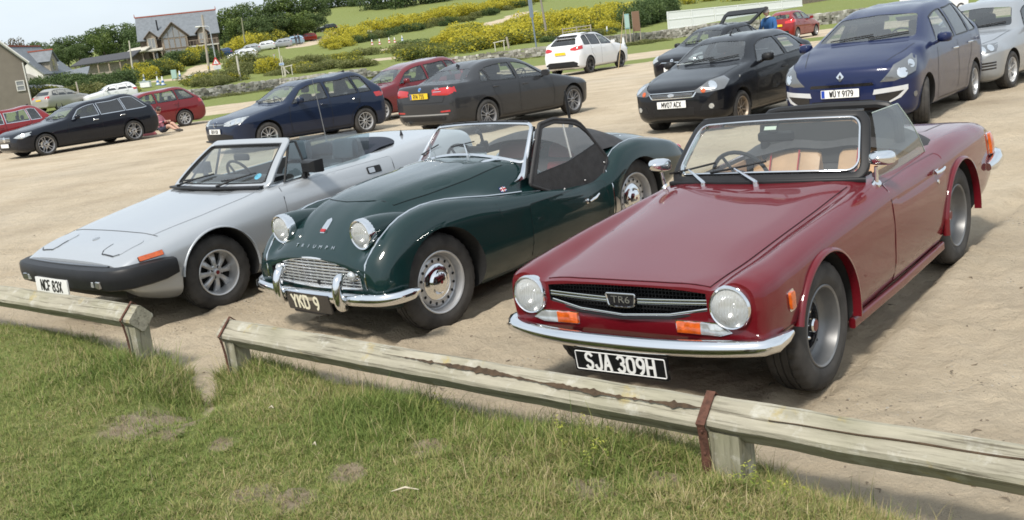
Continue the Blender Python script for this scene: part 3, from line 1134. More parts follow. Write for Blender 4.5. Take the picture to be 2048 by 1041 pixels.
def ground_material():
	m = bpy.data.materials.new('sand_and_turf')
	m.use_nodes = True
	nt = m.node_tree
	b = nt.nodes['Principled BSDF']
	b.inputs['Roughness'].default_value = .95
	b.inputs['Specular IOR Level'].default_value = .15
	geo = nt.nodes.new('ShaderNodeNewGeometry')
	pos = geo.outputs['Position']
	sand = ramp(nt,nnode(nt,pos,.55,8,.6),[(.28,(.41,.33,.23)),(.48,(.50,.415,.30)),(.62,(.565,.475,.35)),(.80,(.47,.40,.305))])
	wide = nnode(nt,pos,.16,4,.6)
	sand = mixc(nt,mathn(nt,'MULTIPLY',mathn(nt,'SUBTRACT',wide,.47),3.0,True),sand,mixc(nt,.45,sand,(.29,.265,.225)))
	sand = mixc(nt,mathn(nt,'MULTIPLY',mathn(nt,'SUBTRACT',nnode(nt,pos,9,6,.7),.35),1.6,True),sand,mixc(nt,.35,sand,(.27,.215,.15)))
	mps = nt.nodes.new('ShaderNodeMapping')
	mps.inputs['Scale'].default_value = (.22,1.5,1)
	mps.inputs['Rotation'].default_value = (0,0,.25)
	nt.links.new(pos,mps.inputs['Vector'])
	lanes = nnode(nt,mps.outputs[0],1.0,8,.7)
	sand = mixc(nt,mathn(nt,'MULTIPLY',mathn(nt,'SUBTRACT',lanes,.52),2.6,True),sand,mixc(nt,.6,sand,(.25,.205,.15)))
	# damp, darker churned sand in streaks
	st = nnode(nt,pos,2.3,7,.7)
	sand = mixc(nt,mathn(nt,'MULTIPLY',mathn(nt,'SUBTRACT',st,.56),2.6,True),sand,(.24,.195,.145))
	vo = nt.nodes.new('ShaderNodeTexVoronoi')
	vo.inputs['Scale'].default_value = 34
	nt.links.new(pos,vo.inputs['Vector'])
	sp = mathn(nt,'LESS_THAN',vo.outputs['Distance'],mathn(nt,'MULTIPLY',mathn(nt,'SUBTRACT',nnode(nt,pos,1.7,3),.47),1.3,True))
	sepc = nt.nodes.new('ShaderNodeSeparateColor')
	nt.links.new(vo.outputs['Color'],sepc.inputs[0])
	spc = ramp(nt,sepc.outputs[0],[(.0,(.08,.065,.05)),(.5,(.15,.13,.11)),(.75,(.42,.40,.36)),(1.0,(.55,.52,.47))])
	sand = mixc(nt,mathn(nt,'MULTIPLY',sp,.75),sand,spc)
	turf = ramp(nt,nnode(nt,pos,3.0,7,.7),[(.25,(.11,.15,.04)),(.45,(.165,.20,.058)),(.60,(.215,.23,.08)),(.78,(.275,.255,.115))])
	turf = mixc(nt,mathn(nt,'MULTIPLY',nnode(nt,pos,.12,4),.55),turf,(.165,.19,.06))
	at = nt.nodes.new('ShaderNodeAttribute')
	at.attribute_name = 'turf'
	e = mathn(nt,'ADD',at.outputs['Fac'],mathn(nt,'MULTIPLY',mathn(nt,'SUBTRACT',nnode(nt,pos,1.1,6,.65),.5),.9))
	mask = mathn(nt,'MULTIPLY',mathn(nt,'SUBTRACT',e,.42),6.0,True)
	# trodden bare earth on the bank
	soil = ramp(nt,nnode(nt,pos,7.0,8,.75),[(.3,(.17,.13,.08)),(.5,(.29,.235,.16)),(.7,(.38,.32,.225))])
	ab = nt.nodes.new('ShaderNodeAttribute')
	ab.attribute_name = 'bare'
	eb = mathn(nt,'ADD',ab.outputs['Fac'],mathn(nt,'MULTIPLY',mathn(nt,'SUBTRACT',nnode(nt,pos,6,5,.7),.5),.8))
	turf = mixc(nt,mathn(nt,'MULTIPLY',mathn(nt,'SUBTRACT',eb,.4),4,True),turf,soil)
	col = mixc(nt,mask,sand,turf)
	nt.links.new(col,b.inputs['Base Color'])
	bp = nt.nodes.new('ShaderNodeBump')
	bp.inputs['Strength'].default_value = 1.0
	bp.inputs['Distance'].default_value = .05
	hgt = mathn(nt,'ADD',mathn(nt,'MULTIPLY',nnode(nt,pos,7,9,.72),1.1),mathn(nt,'MULTIPLY',nnode(nt,pos,45,6,.75),.34))
	nt.links.new(hgt,bp.inputs['Height'])
	nt.links.new(bp.outputs[0],b.inputs['Normal'])
	return m
M_GROUND = ground_material()
def turf_mask(x,y):
	wy = wall_y(x)
	g = np.zeros_like(x)
	def band(c,w): return np.clip(1.2 - np.abs(y - c) / w,0,1)
	g = np.maximum(g,band(47.5 + .10 * x + 2 * np.sin(x * .13),3.6))
	g = np.maximum(g,np.clip((y - (63 + .08 * x + 2.5 * np.sin(x * .09))) / 4,0,1))
	g = np.where(y > wy - 1,1,g)
	g = g * np.where((x > -30 - 0 * y) | (y > 50),1,.9)
	bd = bank_sd(x,y) if np.min(y) < 9.5 else np.full(x.shape,-9.)
	g = np.where(y < 9.5,np.clip(.45 + bd * 5,0,1),g)
	# little grassy scruff on the open sand and the tracks up the hill
	for a,b_,w in HILL_TRACKS:
		d = np.array(b_) - np.array(a)
		L = np.hypot(*d)
		t = np.clip(((x - a[0]) * d[0] + (y - a[1]) * d[1]) / L,0,L)
		s = np.hypot(x - a[0] - t * d[0] / L,y - a[1] - t * d[1] / L)
		g = np.where(y > 80,np.minimum(g,np.clip((s - w) / 1.2,0,1)),g)
	return g
BARE_PX = [((300,845),.30),((375,845),.13),((510,1010),.13),((590,1025),.12),((340,880),.12),((860,905),.12),((1000,930),.10),((1180,985),.14),((1330,960),.10),((700,960),.12),((450,900),.10)]
_bare = [(px_z(u,v,.12),r) for (u,v),r in BARE_PX]
def bare_mask(x,y):
	g = np.zeros_like(x)
	for p,r in _bare:
		g = np.maximum(g,np.clip(1.25 - np.hypot(x - p.x,(y - p.y) * .8) / r,0,1))
	return np.where(y < 9.5,g,0)
def _hp(u,v,d):
	p = px_d(u,v,d); return (p.x,p.y)
HILL_TRACKS = [(_hp(598,97,172),_hp(640,82,190),1.7),(_hp(640,82,190),_hp(740,50,240),1.7),(_hp(883,60,158),_hp(940,44,185),1.3),(_hp(940,44,185),_hp(1050,12,240),1.5),
			   (_hp(370,172,122),_hp(348,190,106),1.6),(_hp(370,172,122),_hp(420,150,140),1.4),(_hp(760,112,108),_hp(782,104,120),1.8),(_hp(750,92,142),_hp(830,84,150),.8)]
ys = np.concatenate([np.linspace(-14,1.8,24),np.geomspace(1.9,22,330),np.geomspace(22.15,90,150)])
gnd = rows_mesh('sand_car_park',ys,lambda y: np.maximum(8,5.5 + np.abs(y) * .88),330,ground_z,M_GROUND,{'turf': turf_mask,'bare': bare_mask})
tag(gnd,kind='structure')
ys = np.geomspace(89.9,480,110)
hil = rows_mesh('hillside',ys,lambda y: 5.5 + y * .88,170,lambda x,y: ground_z(x,y,False) + .5 * (fbm(x * .05,y * .05,5,3) - .5) * np.clip((y - 95) / 40,0,1),M_GROUND,{'turf': turf_mask,'bare': bare_mask})
tag(hil,kind='structure')
def hz_at(x,y):
	z = float(ground_z(np.array([[float(x)]]),np.array([[float(y)]]),False)[0,0])
	if y > 90: z += .5 * (float(fbm(x * .05,y * .05,5,3)) - .5) * min(1,max(0,(y - 95) / 40))
	return z
def px_t(u,v,d0=30,d1=460):
	"""where a line of sight meets the ground"""
	lo = d0
	d = d0
	while d < d1:
		p = px_d(u,v,d)
		if p.z < hz_at(p.x,p.y):
			return Vector((p.x,p.y,hz_at(p.x,p.y)))
		d *= 1.012
	p = px_d(u,v,d1)
	return Vector((p.x,p.y,hz_at(p.x,p.y)))
# ------------------------------------------------------------------ knee rails
def wood_material(name,base,dark,green,grain=(1.2,14,14)):
	m = bpy.data.materials.new(name)
	m.use_nodes = True
	nt = m.node_tree
	b = nt.nodes['Principled BSDF']
	b.inputs['Roughness'].default_value = .85
	b.inputs['Specular IOR Level'].default_value = .2
	tc = nt.nodes.new('ShaderNodeTexCoord')
	mp = nt.nodes.new('ShaderNodeMapping')
	mp.inputs['Scale'].default_value = grain
	nt.links.new(tc.outputs['Object'],mp.inputs['Vector'])
	g = nnode(nt,mp.outputs[0],2.2,9,.68)
	col = ramp(nt,g,[(.28,dark),(.45,base),(.62,tuple(min(1,c * 1.25) for c in base)),(.8,base)])
	big = nnode(nt,tc.outputs['Object'],3.0,5,.6)
	col = mixc(nt,mathn(nt,'MULTIPLY',mathn(nt,'SUBTRACT',big,.42),2.2,True),col,mixc(nt,.55,col,green))
	li = nnode(nt,tc.outputs['Object'],9,6,.7)
	col = mixc(nt,mathn(nt,'MULTIPLY',mathn(nt,'SUBTRACT',li,.545),6,True),col,(.43,.415,.36))
	l2 = nnode(nt,tc.outputs['Object'],6.3,6,.7)
	col = mixc(nt,mathn(nt,'MULTIPLY',mathn(nt,'SUBTRACT',l2,.60),5,True),col,(.36,.27,.07))
	# fine cracks along the grain
	mp2 = nt.nodes.new('ShaderNodeMapping')
	mp2.inputs['Scale'].default_value = tuple(.9 if g_ < 2 else 30 for g_ in grain)
	nt.links.new(tc.outputs['Object'],mp2.inputs['Vector'])
	ck = nnode(nt,mp2.outputs[0],2.0,6,.6)
	ckm = mathn(nt,'MULTIPLY',mathn(nt,'SUBTRACT',.43,ck),9,True)
	col = mixc(nt,mathn(nt,'MULTIPLY',ckm,.8),col,(.10,.085,.06))
	nt.links.new(col,b.inputs['Base Color'])
	bp = nt.nodes.new('ShaderNodeBump')
	bp.inputs['Strength'].default_value = .6
	bp.inputs['Distance'].default_value = .010
	nt.links.new(mathn(nt,'SUBTRACT',g,mathn(nt,'MULTIPLY',ckm,.6)),bp.inputs['Height'])
	nt.links.new(bp.outputs[0],b.inputs['Normal'])
	return m
M_RAIL = wood_material('weathered_rail_timber',(.29,.268,.21),(.13,.115,.085),(.20,.20,.12))
M_POST = wood_material('mossy_post_timber',(.24,.225,.165),(.11,.10,.07),(.15,.165,.085),(14,14,1.2))
M_ROT = mat('rotten_wood',(.060,.038,.021),.95,noise=.5,nscale=30,bump=.8,bscale=60)
M_RUST = mat('rusty_strap',(.105,.046,.03),.85,.25,noise=.45,nscale=40,bump=.5,bscale=120)
def rail(parent,a,b,s,m,rot=None,seed=0,n=60):
	"""square timber set on edge, uneven with weathered arrises; an open rot crack along its top arris if asked"""
	a,b = Vector(a),Vector(b)
	L = (b - a).length
	d = (b - a).normalized()
	sd = d.cross(Vector((0,0,1))).normalized()      # points to the viewer's side
	if sd.y > 0: sd = -sd
	up = Vector((0,0,1))
	h = s / math.sqrt(2)
	mb = MB()
	ring = []
	for i in range(n + 1):
		t = i / n
		c = Vector((t * L,0,0))
		w1,w2 = (fbm(t * 9,seed + .5,seed,3) - .5) * .010,(fbm(t * 7,seed + 3.5,seed + 5,3) - .5) * .012
		k = 0.0
		if rot:
			k = max(0,min(1,(t - rot[0]) / .06)) * max(0,min(1,(rot[1] - t) / .06)) * max(0.,-.35 + 2.1 * float(fbm(t * 17,1.3,seed,3)))
		ch = .010
		# local frame: x along, y towards viewer, z up.  A top, D front, C bottom, B back
		prof = [(ch,h - ch),(h * .38,h * .62),(h * .52,h * .48),(h * .60,h * .40),(h - ch,ch),(h - ch,-ch),(ch,-h + ch),(-ch,-h + ch),(-h + ch,-ch),(-h + ch,ch),(-ch,h - ch)]
		P = []
		for j,(y,z) in enumerate(prof):
			y,z = y + w1,z + w2 + (float(vnoise(t * 30,j * 3.1,seed)) - .5) * .004
			if j == 2: y,z = y - .034 * k - .03 * min(k,.25),z - .034 * k
			if j in (1,3): y,z = y + .004 * k,z + .004 * k
			P.append(Vector((t * L,y,z)))
		ring.append(P)
	nn = len(ring[0])
	vs = [p for r_ in ring for p in r_]
	fs,mi = [],[]
	for i in range(n):
		for j in range(nn):
			q = (i * nn + j,i * nn + (j + 1) % nn,(i + 1) * nn + (j + 1) % nn,(i + 1) * nn + j)
			t = (i + .5) / n
			fs.append(q)
			mi.append(1 if (rot and rot[0] + .02 < t < rot[1] - .02 and j in ((1,2) if float(fbm(t * 17,1.3,seed,3)) > .45 else (2,)) and float(fbm(t * 17,1.3,seed,3)) > .25) else 0)
	fs += [list(range(nn)),list(range(n * nn + nn - 1,n * nn - 1,-1))]
	mi += [0,0]
	for f,k in zip(fs,mi): mb.m.append(k)
	mb.v = [tuple(p) for p in vs]
	mb.f = [list(f) for f in fs]
	o = mb.build('rail',[m,M_ROT],parent,28)
	M = Matrix(((d.x,sd.x,0,a.x),(d.y,sd.y,0,a.y),(d.z,sd.z,1,a.z),(0,0,0,1)))
	o.matrix_world = M
	return o,M
def fence_post(parent,base,top,w,dp,d,m,seed=0,lean=0.0):
	mb = MB()
	sd = Vector((-d.y,d.x,0))
	n = 7
	vs,fs = [],[]
	for i in range(n + 1):
		t = i / n
		z = base[2] - .25 + (top - base[2] + .25) * t
		o = Vector((base[0],base[1],z)) + d * lean * t
		for j,(p,q) in enumerate(((-1,-1),(-.9,-1.03),(.9,-1.03),(1,-1),(1,1),(-1,1))):
			e = 1 + (float(vnoise(t * 6,j * 2.2,seed)) - .5) * .06
			vs.append(o + d * p * w / 2 * e + sd * q * dp / 2 * e)
	for i in range(n):
		for j in range(6):
			fs.append((i * 6 + j,i * 6 + (j + 1) % 6,i * 6 + 6 + (j + 1) % 6,i * 6 + 6 + j))
	fs += [list(range(6)),list(range(6 * n + 5,6 * n - 1,-1))]
	mb.add(vs,fs)
	return mb.build('post',m,parent,30)
def strap(parent,M,t,s,post_z,w=.019):
	"""flat iron bent over the rail and nailed down the post, x = place along the rail"""
	hh = s / math.sqrt(2) + .004
	pts = [(-hh * .95,-.005),(-hh * .5,hh * .5 + .002),(0,hh + .002),(hh * .5,hh * .5 + .002),(hh + .001,0),(hh * .92,-.03),(hh * .80,-post_z * .5),(hh * .78,-post_z)]
	mb = MB()
	path = [M @ Vector((t,y,z)) for y,z in pts]
	d = (M.to_3x3() @ Vector((1,0,0))).normalized()
	vs,fs = [],[]
	for i,p in enumerate(path):
		a,b = path[max(0,i - 1)],path[min(len(path) - 1,i + 1)]
		tn = (b - a).normalized()
		nr = d.cross(tn).normalized()
		if nr.z < -.2: nr = -nr
		vs += [p - d * w,p + d * w,p + d * w + nr * .005,p - d * w + nr * .005]
	for i in range(len(path) - 1):
		for k in range(4): fs.append((i * 4 + k,i * 4 + (k + 1) % 4,i * 4 + 4 + (k + 1) % 4,i * 4 + 4 + k))
	fs += [(0,1,2,3),tuple(len(vs) - 1 - k for k in range(4))]
	mb.add(vs,fs)
	for i in (1,3,5,6):
		p = path[i]
		mb.box(p,(.012,.012,.012),bev=.003)
	return mb.build('strap',M_RUST,parent,30)
S_R = .128
fl = empty('rail_fence',(-2.40,6.10,0),label='weathered knee rail on the left, ending at a leaning post with rusty strap',cat='fence')
a,b = Vector((-5.6,8.85,.385)),Vector((-2.345,6.075,.385))
o,M = rail(fl,a,b,S_R,M_RAIL,None,3); L = (b - a).length
dv = (b - a).normalized(); dh = Vector((dv.x,dv.y,0)).normalized()
p = b - dv * .09
fence_post(fl,(p.x + .0,p.y + .0,.08),.335,.115,.10,dh,M_POST,4,.02)
strap(fl,M,L - .085,S_R,.26,.009)
fence_post(fl,(-4.6,8.0,.08),.335,.115,.10,dh,M_POST,9)
for ob in fl.children: ob.matrix_parent_inverse = fl.matrix_world.inverted() if False else Matrix.Translation((2.40,-6.10,0))
fr = empty('rail_fence',(.70,3.56,0),label='weathered knee rail crossing in front of the red roadster, split by a rotten crack',cat='fence')
a,j,b = Vector((-1.745,5.80,.300)),Vector((.700,3.565,.322)),Vector((2.35,2.03,.362))
o1,M1 = rail(fr,a,j,S_R,M_RAIL,None,12,90); L1 = (j - a).length
o2,M2 = rail(fr,j,b,S_R,M_RAIL,None,21)
dv = (j - a).normalized(); dh = Vector((dv.x,dv.y,0)).normalized()
p = a + dv * .07
fence_post(fr,(p.x,p.y,.06),.262,.10,.10,dh,M_POST,31)
fence_post(fr,(.745,3.525,.06),.28,.125,.115,dh,M_POST,37)
fence_post(fr,(2.2,2.17,.08),.31,.125,.115,dh,M_POST,41)
strap(fr,M1,.05,S_R,.24,.009)
strap(fr,M1,L1 - .012,S_R,.25)
for ob in fr.children: ob.matrix_parent_inverse = Matrix.Translation((-.70,-3.56,0))
# the rotten crack: a jagged strip of crumbling brown wood along the near rail
cr_ = MB(); hq = S_R / math.sqrt(2); up_,lo_ = [],[]
for i in range(421):
	t = .44 + .555 * i / 420
	env = min(1,(t - .44) / .10) * min(1,(.998 - t) / .02)
	c_ = .50 + .16 * (float(fbm(t * 6,2.2,77,2)) - .5) + .05 * math.sin(t * 9)
	w_ = env * (.0012 + .032 * max(0,float(fbm(t * 11,4.4,78,3)) - .45) + .012 * max(0,float(vnoise(t * 130,1.1,79)) - .55))
	x_ = t * L1
	e1,e2 = c_ - w_ / hq * .7 - (.02 + 6 * w_) * env * float(vnoise(t * 190,7.7,80)),c_ + w_ / hq * .7 + (.02 + 6 * w_) * env * float(vnoise(t * 165,9.7,81))
	for l_,s_ in ((up_,e1),(lo_,e2)):
		l_.append(M1 @ Vector((x_,hq * s_ + .0032,hq * (1 - s_) + .0032)))
cr_.grid([[tuple(p) for p in up_],[tuple((a + b) / 2 - Vector((0,0,.002))) for a,b in zip(up_,lo_)],[tuple(p) for p in lo_]])
c = cr_.build('rot_crack',M_ROT,fr,60); c.matrix_parent_inverse = Matrix.Translation((-.70,-3.56,0))
# a long split in the far rail
ck = MB(); ck.tube([M2 @ Vector((.25 + i * .11,.052 - .002 * i,.042 + .002 * math.sin(i * 1.7))) for i in range(15)],[.002 + .0025 * math.sin(PI * i / 14) for i in range(15)],5); c = ck.build('split',M_ROT,fr); c.matrix_parent_inverse = Matrix.Translation((-.70,-3.56,0))
# ------------------------------------------------------------------ the turf itself
def blade_material(name,stops,tr=.25):
	m = bpy.data.materials.new(name)
	m.use_nodes = True
	nt = m.node_tree
	nt.nodes.clear()
	out = nt.nodes.new('ShaderNodeOutputMaterial')
	at = nt.nodes.new('ShaderNodeAttribute')
	at.attribute_name = 'tint'
	col = ramp(nt,at.outputs['Fac'],stops)
	df = nt.nodes.new('ShaderNodeBsdfPrincipled')
	df.inputs['Roughness'].default_value = .6
	df.inputs['Specular IOR Level'].default_value = .25
	tl = nt.nodes.new('ShaderNodeBsdfTranslucent')
	nt.links.new(col,df.inputs['Base Color'])
	nt.links.new(col,tl.inputs[0])
	mx = nt.nodes.new('ShaderNodeMixShader')
	mx.inputs[0].default_value = tr
	nt.links.new(df.outputs[0],mx.inputs[1])
	nt.links.new(tl.outputs[0],mx.inputs[2])
	nt.links.new(mx.outputs[0],out.inputs[0])
	return m
M_BLADE = blade_material('grass_blades',[(0,(.065,.110,.024)),(.3,(.155,.215,.048)),(.55,(.255,.285,.084)),(.72,(.345,.315,.125)),(.86,(.37,.30,.145)),(1,(.48,.40,.24))])
def strips_mesh(name,P,m,tint):
	"""P (N, K, 2, 3): N bent strips of K cross lines"""
	N,K = P.shape[:2]
	me = bpy.data.meshes.new(name)
	V = P.reshape(-1,3)
	base = (np.arange(N) * K * 2)[:,None,None]
	k = np.arange(K - 1)[None,:,None] * 2
	q = base + k + np.array([0,1,3,2])[None,None,:]
	q = q.reshape(-1,4)
	me.vertices.add(len(V))
	me.vertices.foreach_set('co',V.ravel())
	me.loops.add(q.size)
	me.loops.foreach_set('vertex_index',q.ravel().astype(np.int32))
	me.polygons.add(len(q))
	me.polygons.foreach_set('loop_start',np.arange(0,q.size,4))
	me.polygons.foreach_set('loop_total',np.full(len(q),4))
	me.update(calc_edges=True)
	me.materials.append(m)
	a = me.attributes.new('tint','FLOAT','POINT')
	a.data.foreach_set('value',np.repeat(tint,K * 2).astype(np.float32))
	return me
def blades(name,n,pts,zs,hgt,wid,tint,lean,m=None,K=4):
	ang = rng.uniform(0,2 * PI,n)
	fw = np.stack([np.cos(ang),np.sin(ang),np.zeros(n)],-1)
	sd = np.stack([-np.sin(ang),np.cos(ang),np.zeros(n)],-1)
	fa = rng.uniform(-.9,.9,n)
	sd = sd * np.cos(fa)[:,None] + fw * np.sin(fa)[:,None]
	t = np.linspace(0,1,K)
	C = np.stack([pts[:,0],pts[:,1],zs],-1)[:,None,:] + fw[:,None,:] * (lean[:,None] * hgt[:,None] * t[None,:] ** 2)[:,:,None]
	C[:,:,2] += (hgt[:,None] * (t[None,:] - .35 * lean[:,None] * t[None,:] ** 2))
	w = wid[:,None] * (1 - t[None,:] ** 1.6 * .93)
	P = np.stack([C - sd[:,None,:] * w[:,:,None] / 2,C + sd[:,None,:] * w[:,:,None] / 2],2)
	return strips_mesh(name,P,m or M_BLADE,tint)
N = 760000
u_,v_ = rng.uniform(-60,1900,N),rng.uniform(610,1075,N)
# even cover over the seen bank, thicker where it is near
ok = np.ones(N,bool)
_D = np.array([[*(_f + _r2 * ((u - 1024) / CAM_F) + _u2 * ((520.5 - v) / CAM_F))] for u,v in ((0,0),(1,0),(0,1))])
D = _D[0] + np.outer(u_,_D[1] - _D[0]) + np.outer(v_,_D[2] - _D[0])
tt = (.12 - CAM_H) / D[:,2]
gx,gy = D[:,0] * tt,D[:,1] * tt
sd_ = bank_sd(gx,gy)
bm_ = bare_mask(gx,gy)
pn = fbm(gx * 1.6,gy * 1.6,51,4)
pf = fbm(gx * 6,gy * 6,61,3)
keep = (sd_ + (pf - .5) * .25 > .0) & (rng.uniform(0,1,N) < np.clip(1.0 - 1.05 * np.clip(bm_ * 1.1 + (pf - .55) * 1.8,0,1),.16,1) * np.clip(.35 + 1.6 * (1 - np.clip((pn - .52) * 5,0,.75)),.0,1))
keep &= rng.uniform(0,1,N) < .50
gx,gy,sd_,pn,pf = gx[keep],gy[keep],sd_[keep],pn[keep],pf[keep]
n = len(gx)
gz = ground_z(gx[None,:],gy[None,:])[0]
edge = np.exp(-np.clip(sd_,0,9) / .22)
tuft = np.zeros(n)
for (pxx,pyy,rr,wt) in [(-2.33,6.02,.38,1),(-1.72,5.70,.26,.8),(.80,3.42,.20,.25),(-2.05,5.65,.28,1),(-.6,4.70,.35,.7),(.1,4.05,.3,.6),(.3,3.88,.28,.7)]:
	tuft = np.maximum(tuft,wt * np.exp(-((gx - pxx) ** 2 + (gy - pyy) ** 2) / (2 * rr * rr)))
hgt = (.010 + .013 * rng.gamma(2,.5,n)) * (1 + 1.0 * edge + 2.6 * tuft) * (.7 + .7 * pf)
straw = np.clip(.42 + .22 * np.clip((gx + .8) / 1.2,0,1) + 1.6 * (pn - .50) + .15 * edge - .25 * tuft,0,1)
tint = np.where(rng.uniform(0,1,n) < straw * .6,rng.uniform(.68,1,n),np.clip(rng.normal(.44,.17,n) - .16 * tuft + .22 * (pn - .5),0,.66))
me = blades('turf_grass',n,np.stack([gx,gy],-1),gz - .006,hgt,rng.uniform(.0018,.0042,n) * (1 + .4 * tuft),tint,rng.uniform(.15,1.3,n))
tag(link('turf_grass',me),'short rough green and straw-coloured grass covering the foreground bank','grass',kind='stuff')
# taller seed-headed grass along the rail
M2_ = 1500
sel = rng.choice(n,M2_,p=((edge + 1.5 * tuft + .04) / (edge + 1.5 * tuft + .04).sum()))
px_,py_ = gx[sel] + rng.normal(0,.02,M2_),gy[sel] + rng.normal(0,.02,M2_)
h2 = rng.uniform(.06,.17,M2_)
me = blades('tall_grass',M2_,np.stack([px_,py_],-1),gz[sel],h2,rng.uniform(.002,.004,M2_),np.where(rng.uniform(0,1,M2_) < .5,rng.uniform(.7,1,M2_),rng.uniform(.1,.6,M2_)),rng.uniform(.1,.8,M2_),K=5)
tag(link('tall_grass',me),'taller wispy grass stalks along the rails','grass',kind='stuff')
# broad low leaves of clover and plantain between the blades
M3_ = 5200
sel = rng.integers(0,n,M3_)
sel = sel[fbm(gx[sel] * 2.2,gy[sel] * 2.2,91,3) > .50]
M3_ = len(sel)
me = blades('clover',M3_,np.stack([gx[sel],gy[sel]],-1),gz[sel],rng.uniform(.012,.030,M3_),rng.uniform(.006,.013,M3_),rng.uniform(.05,.5,M3_),rng.uniform(.9,1.6,M3_))
tag(link('clover',me),'low clover and plantain leaves mixed into the turf','weeds',kind='stuff')
# yellow bedstraw in the turf
M_BED = blade_material('bedstraw',[(0,(.10,.16,.03)),(.4,(.20,.27,.05)),(.7,(.36,.38,.07)),(1,(.46,.46,.09))])
bp_,bt_ = [],[]
cl = [px_z(u,v,.12) for u,v in ((1185,905),(1200,945),(1130,900),(1565,1005),(1500,985),(880,800))]
for c in cl:
	for s_ in range(4):
		x0,y0 = c.x + rng.normal(0,.04),c.y + rng.normal(0,.04)
		z0 = hz_at(x0,y0); hh = rng.uniform(.06,.15); dx,dy = rng.normal(0,.03,2)
		for q in range(22):
			t = rng.uniform(.15,1)
			p0 = np.array([x0 + dx * t + rng.normal(0,.006),y0 + dy * t + rng.normal(0,.006),z0 + hh * t])
			a = rng.uniform(0,2 * PI); l = rng.uniform(.006,.013)
			e = np.array([math.cos(a),math.sin(a),rng.uniform(-.2,.8)]) * l
			s2 = np.array([-math.sin(a),math.cos(a),0]) * .0022
			bp_.append([[p0 - s2,p0 + s2],[p0 + e - s2,p0 + e + s2]])
			bt_.append(np.clip(t * .9 + rng.normal(0,.15),0,1))
me = strips_mesh('bedstraw',np.array(bp_),M_BED,np.array(bt_))
tag(link('bedstraw',me),'small yellow-flowered bedstraw sprigs in the turf','wildflower',kind='stuff')
# bleached driftwood chips and litter in the grass
M_CHIP = mat('bleached_wood',(.52,.46,.35),.8,noise=.2)
for i,(u,v,l,a) in enumerate(((812,993,.11,.35),(632,905,.02,.5),(545,828,.03,1.0),(905,815,.05,2.0))):
	p = px_z(u,v,.14)
	z = hz_at(p.x,p.y)
	mb = MB()
	mb.tube([(p.x - l / 2,p.y,z + .03),(p.x,p.y + .01,z + .036),(p.x + l / 2,p.y - .02,z + .034)],[.0015,.0045,.0015],6)
	tag(mb.build('wood_chip',M_CHIP),['bleached sliver of wood lying in the turf below the rail','white fleck lying in the turf left of the sliver of wood','pale chip in the turf beside the left end of the rail','pale chip in the turf under the rail'][i],'wood chip')
# strands of dried weed and pebbles scattered on the sand
mb = MB()
for i in range(260):
	u,v = rng.uniform(0,2048),rng.uniform(420,1000)
	p = px_z(u,v,0)
	if float(bank_sd(np.array([p.x]),np.array([p.y]))[0]) > -.05 or p.y > 14: continue
	z = float(ground_z(np.array([[p.x]]),np.array([[p.y]]))[0,0])
	r_ = rng.uniform(.003,.009)
	a = rng.uniform(0,6.28)
	if rng.uniform() < .55:
		mb.tube([(p.x,p.y,z + .003),(p.x + math.cos(a) * r_ * 3,p.y + math.sin(a) * r_ * 3,z + .006),(p.x + math.cos(a + .6) * r_ * 6,p.y + math.sin(a + .6) * r_ * 6,z + .002)],[.002,.004,.001],4)
	else:
		mb.box((p.x,p.y,z + r_ * .3),(r_ * 2,r_ * 1.4,r_),rz=a,bev=r_ * .3)
tag(mb.build('beach_litter',mat('dry_weed',(.15,.12,.085),.9,noise=.6,nscale=3)),'scraps of dried weed and pebbles on the sand','debris',kind='stuff')
# ------------------------------------------------------------------ vegetation
def tint_mat(name,stops,tr=.2,rough=.7):
	m = blade_material(name,stops,tr)
	return m
M_LEAF = tint_mat('tree_leaves',[(0,(.036,.058,.024)),(.35,(.066,.104,.036)),(.65,(.105,.150,.05)),(1,(.15,.195,.07))],.35)  # greens lightened in the colour itself to stand for distance haze
M_LEAF2 = tint_mat('pale_leaves',[(0,(.035,.060,.015)),(.4,(.075,.115,.026)),(.7,(.12,.165,.04)),(1,(.17,.21,.06))])
M_LEAF3 = tint_mat('bronze_leaves',[(0,(.05,.04,.022)),(.5,(.11,.085,.045)),(1,(.17,.14,.075))])
M_GORSE = tint_mat('gorse',[(0,(.10,.12,.035)),(.3,(.165,.19,.05)),(.52,(.23,.25,.06)),(.60,(.43,.39,.05)),(1,(.62,.54,.055))],.45)
M_SCRUB = tint_mat('scrub',[(0,(.085,.10,.036)),(.4,(.15,.17,.055)),(.75,(.22,.225,.085)),(1,(.30,.275,.13))],.4)
M_BARK = mat('bark',(.075,.062,.048),.9,noise=.4,bump=.5)
def leaf_cloud(name,lobes,n,size,m,tintf,seed,flat=.55):
	"""n leaf-clump faces spread through the shells of the given lobes (x,y,z,r,tint)"""
	g = np.random.default_rng(seed)
	L = np.array(lobes,float)
	w = L[:,3] ** 2
	k = g.choice(len(L),n,p=w / w.sum())
	d = g.normal(size=(n,3))
	d /= np.linalg.norm(d,axis=1)[:,None]
	rad = L[k,3] * (.62 + .46 * g.uniform(0,1,n) ** .5) * (1 + .18 * g.normal(size=n) * .5)
	C = L[k,:3] + d * rad[:,None] * np.array([1,1,.85])
	nrm = d * flat + g.normal(size=(n,3)) * (1 - flat)
	nrm /= np.linalg.norm(nrm,axis=1)[:,None]
	a = np.cross(nrm,g.normal(size=(n,3)))
	a /= np.linalg.norm(a,axis=1)[:,None]
	b = np.cross(nrm,a)
	s = size * g.uniform(.5,1.35,n)
	P = np.empty((n,2,2,3))
	P[:,0,0] = C - a * s[:,None] * .5
	P[:,0,1] = C + b * s[:,None] * .42
	P[:,1,0] = C - b * s[:,None] * .38 + nrm * s[:,None] * .15
	P[:,1,1] = C + a * s[:,None] * .55
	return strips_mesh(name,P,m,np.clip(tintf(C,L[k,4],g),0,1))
_TV = {}
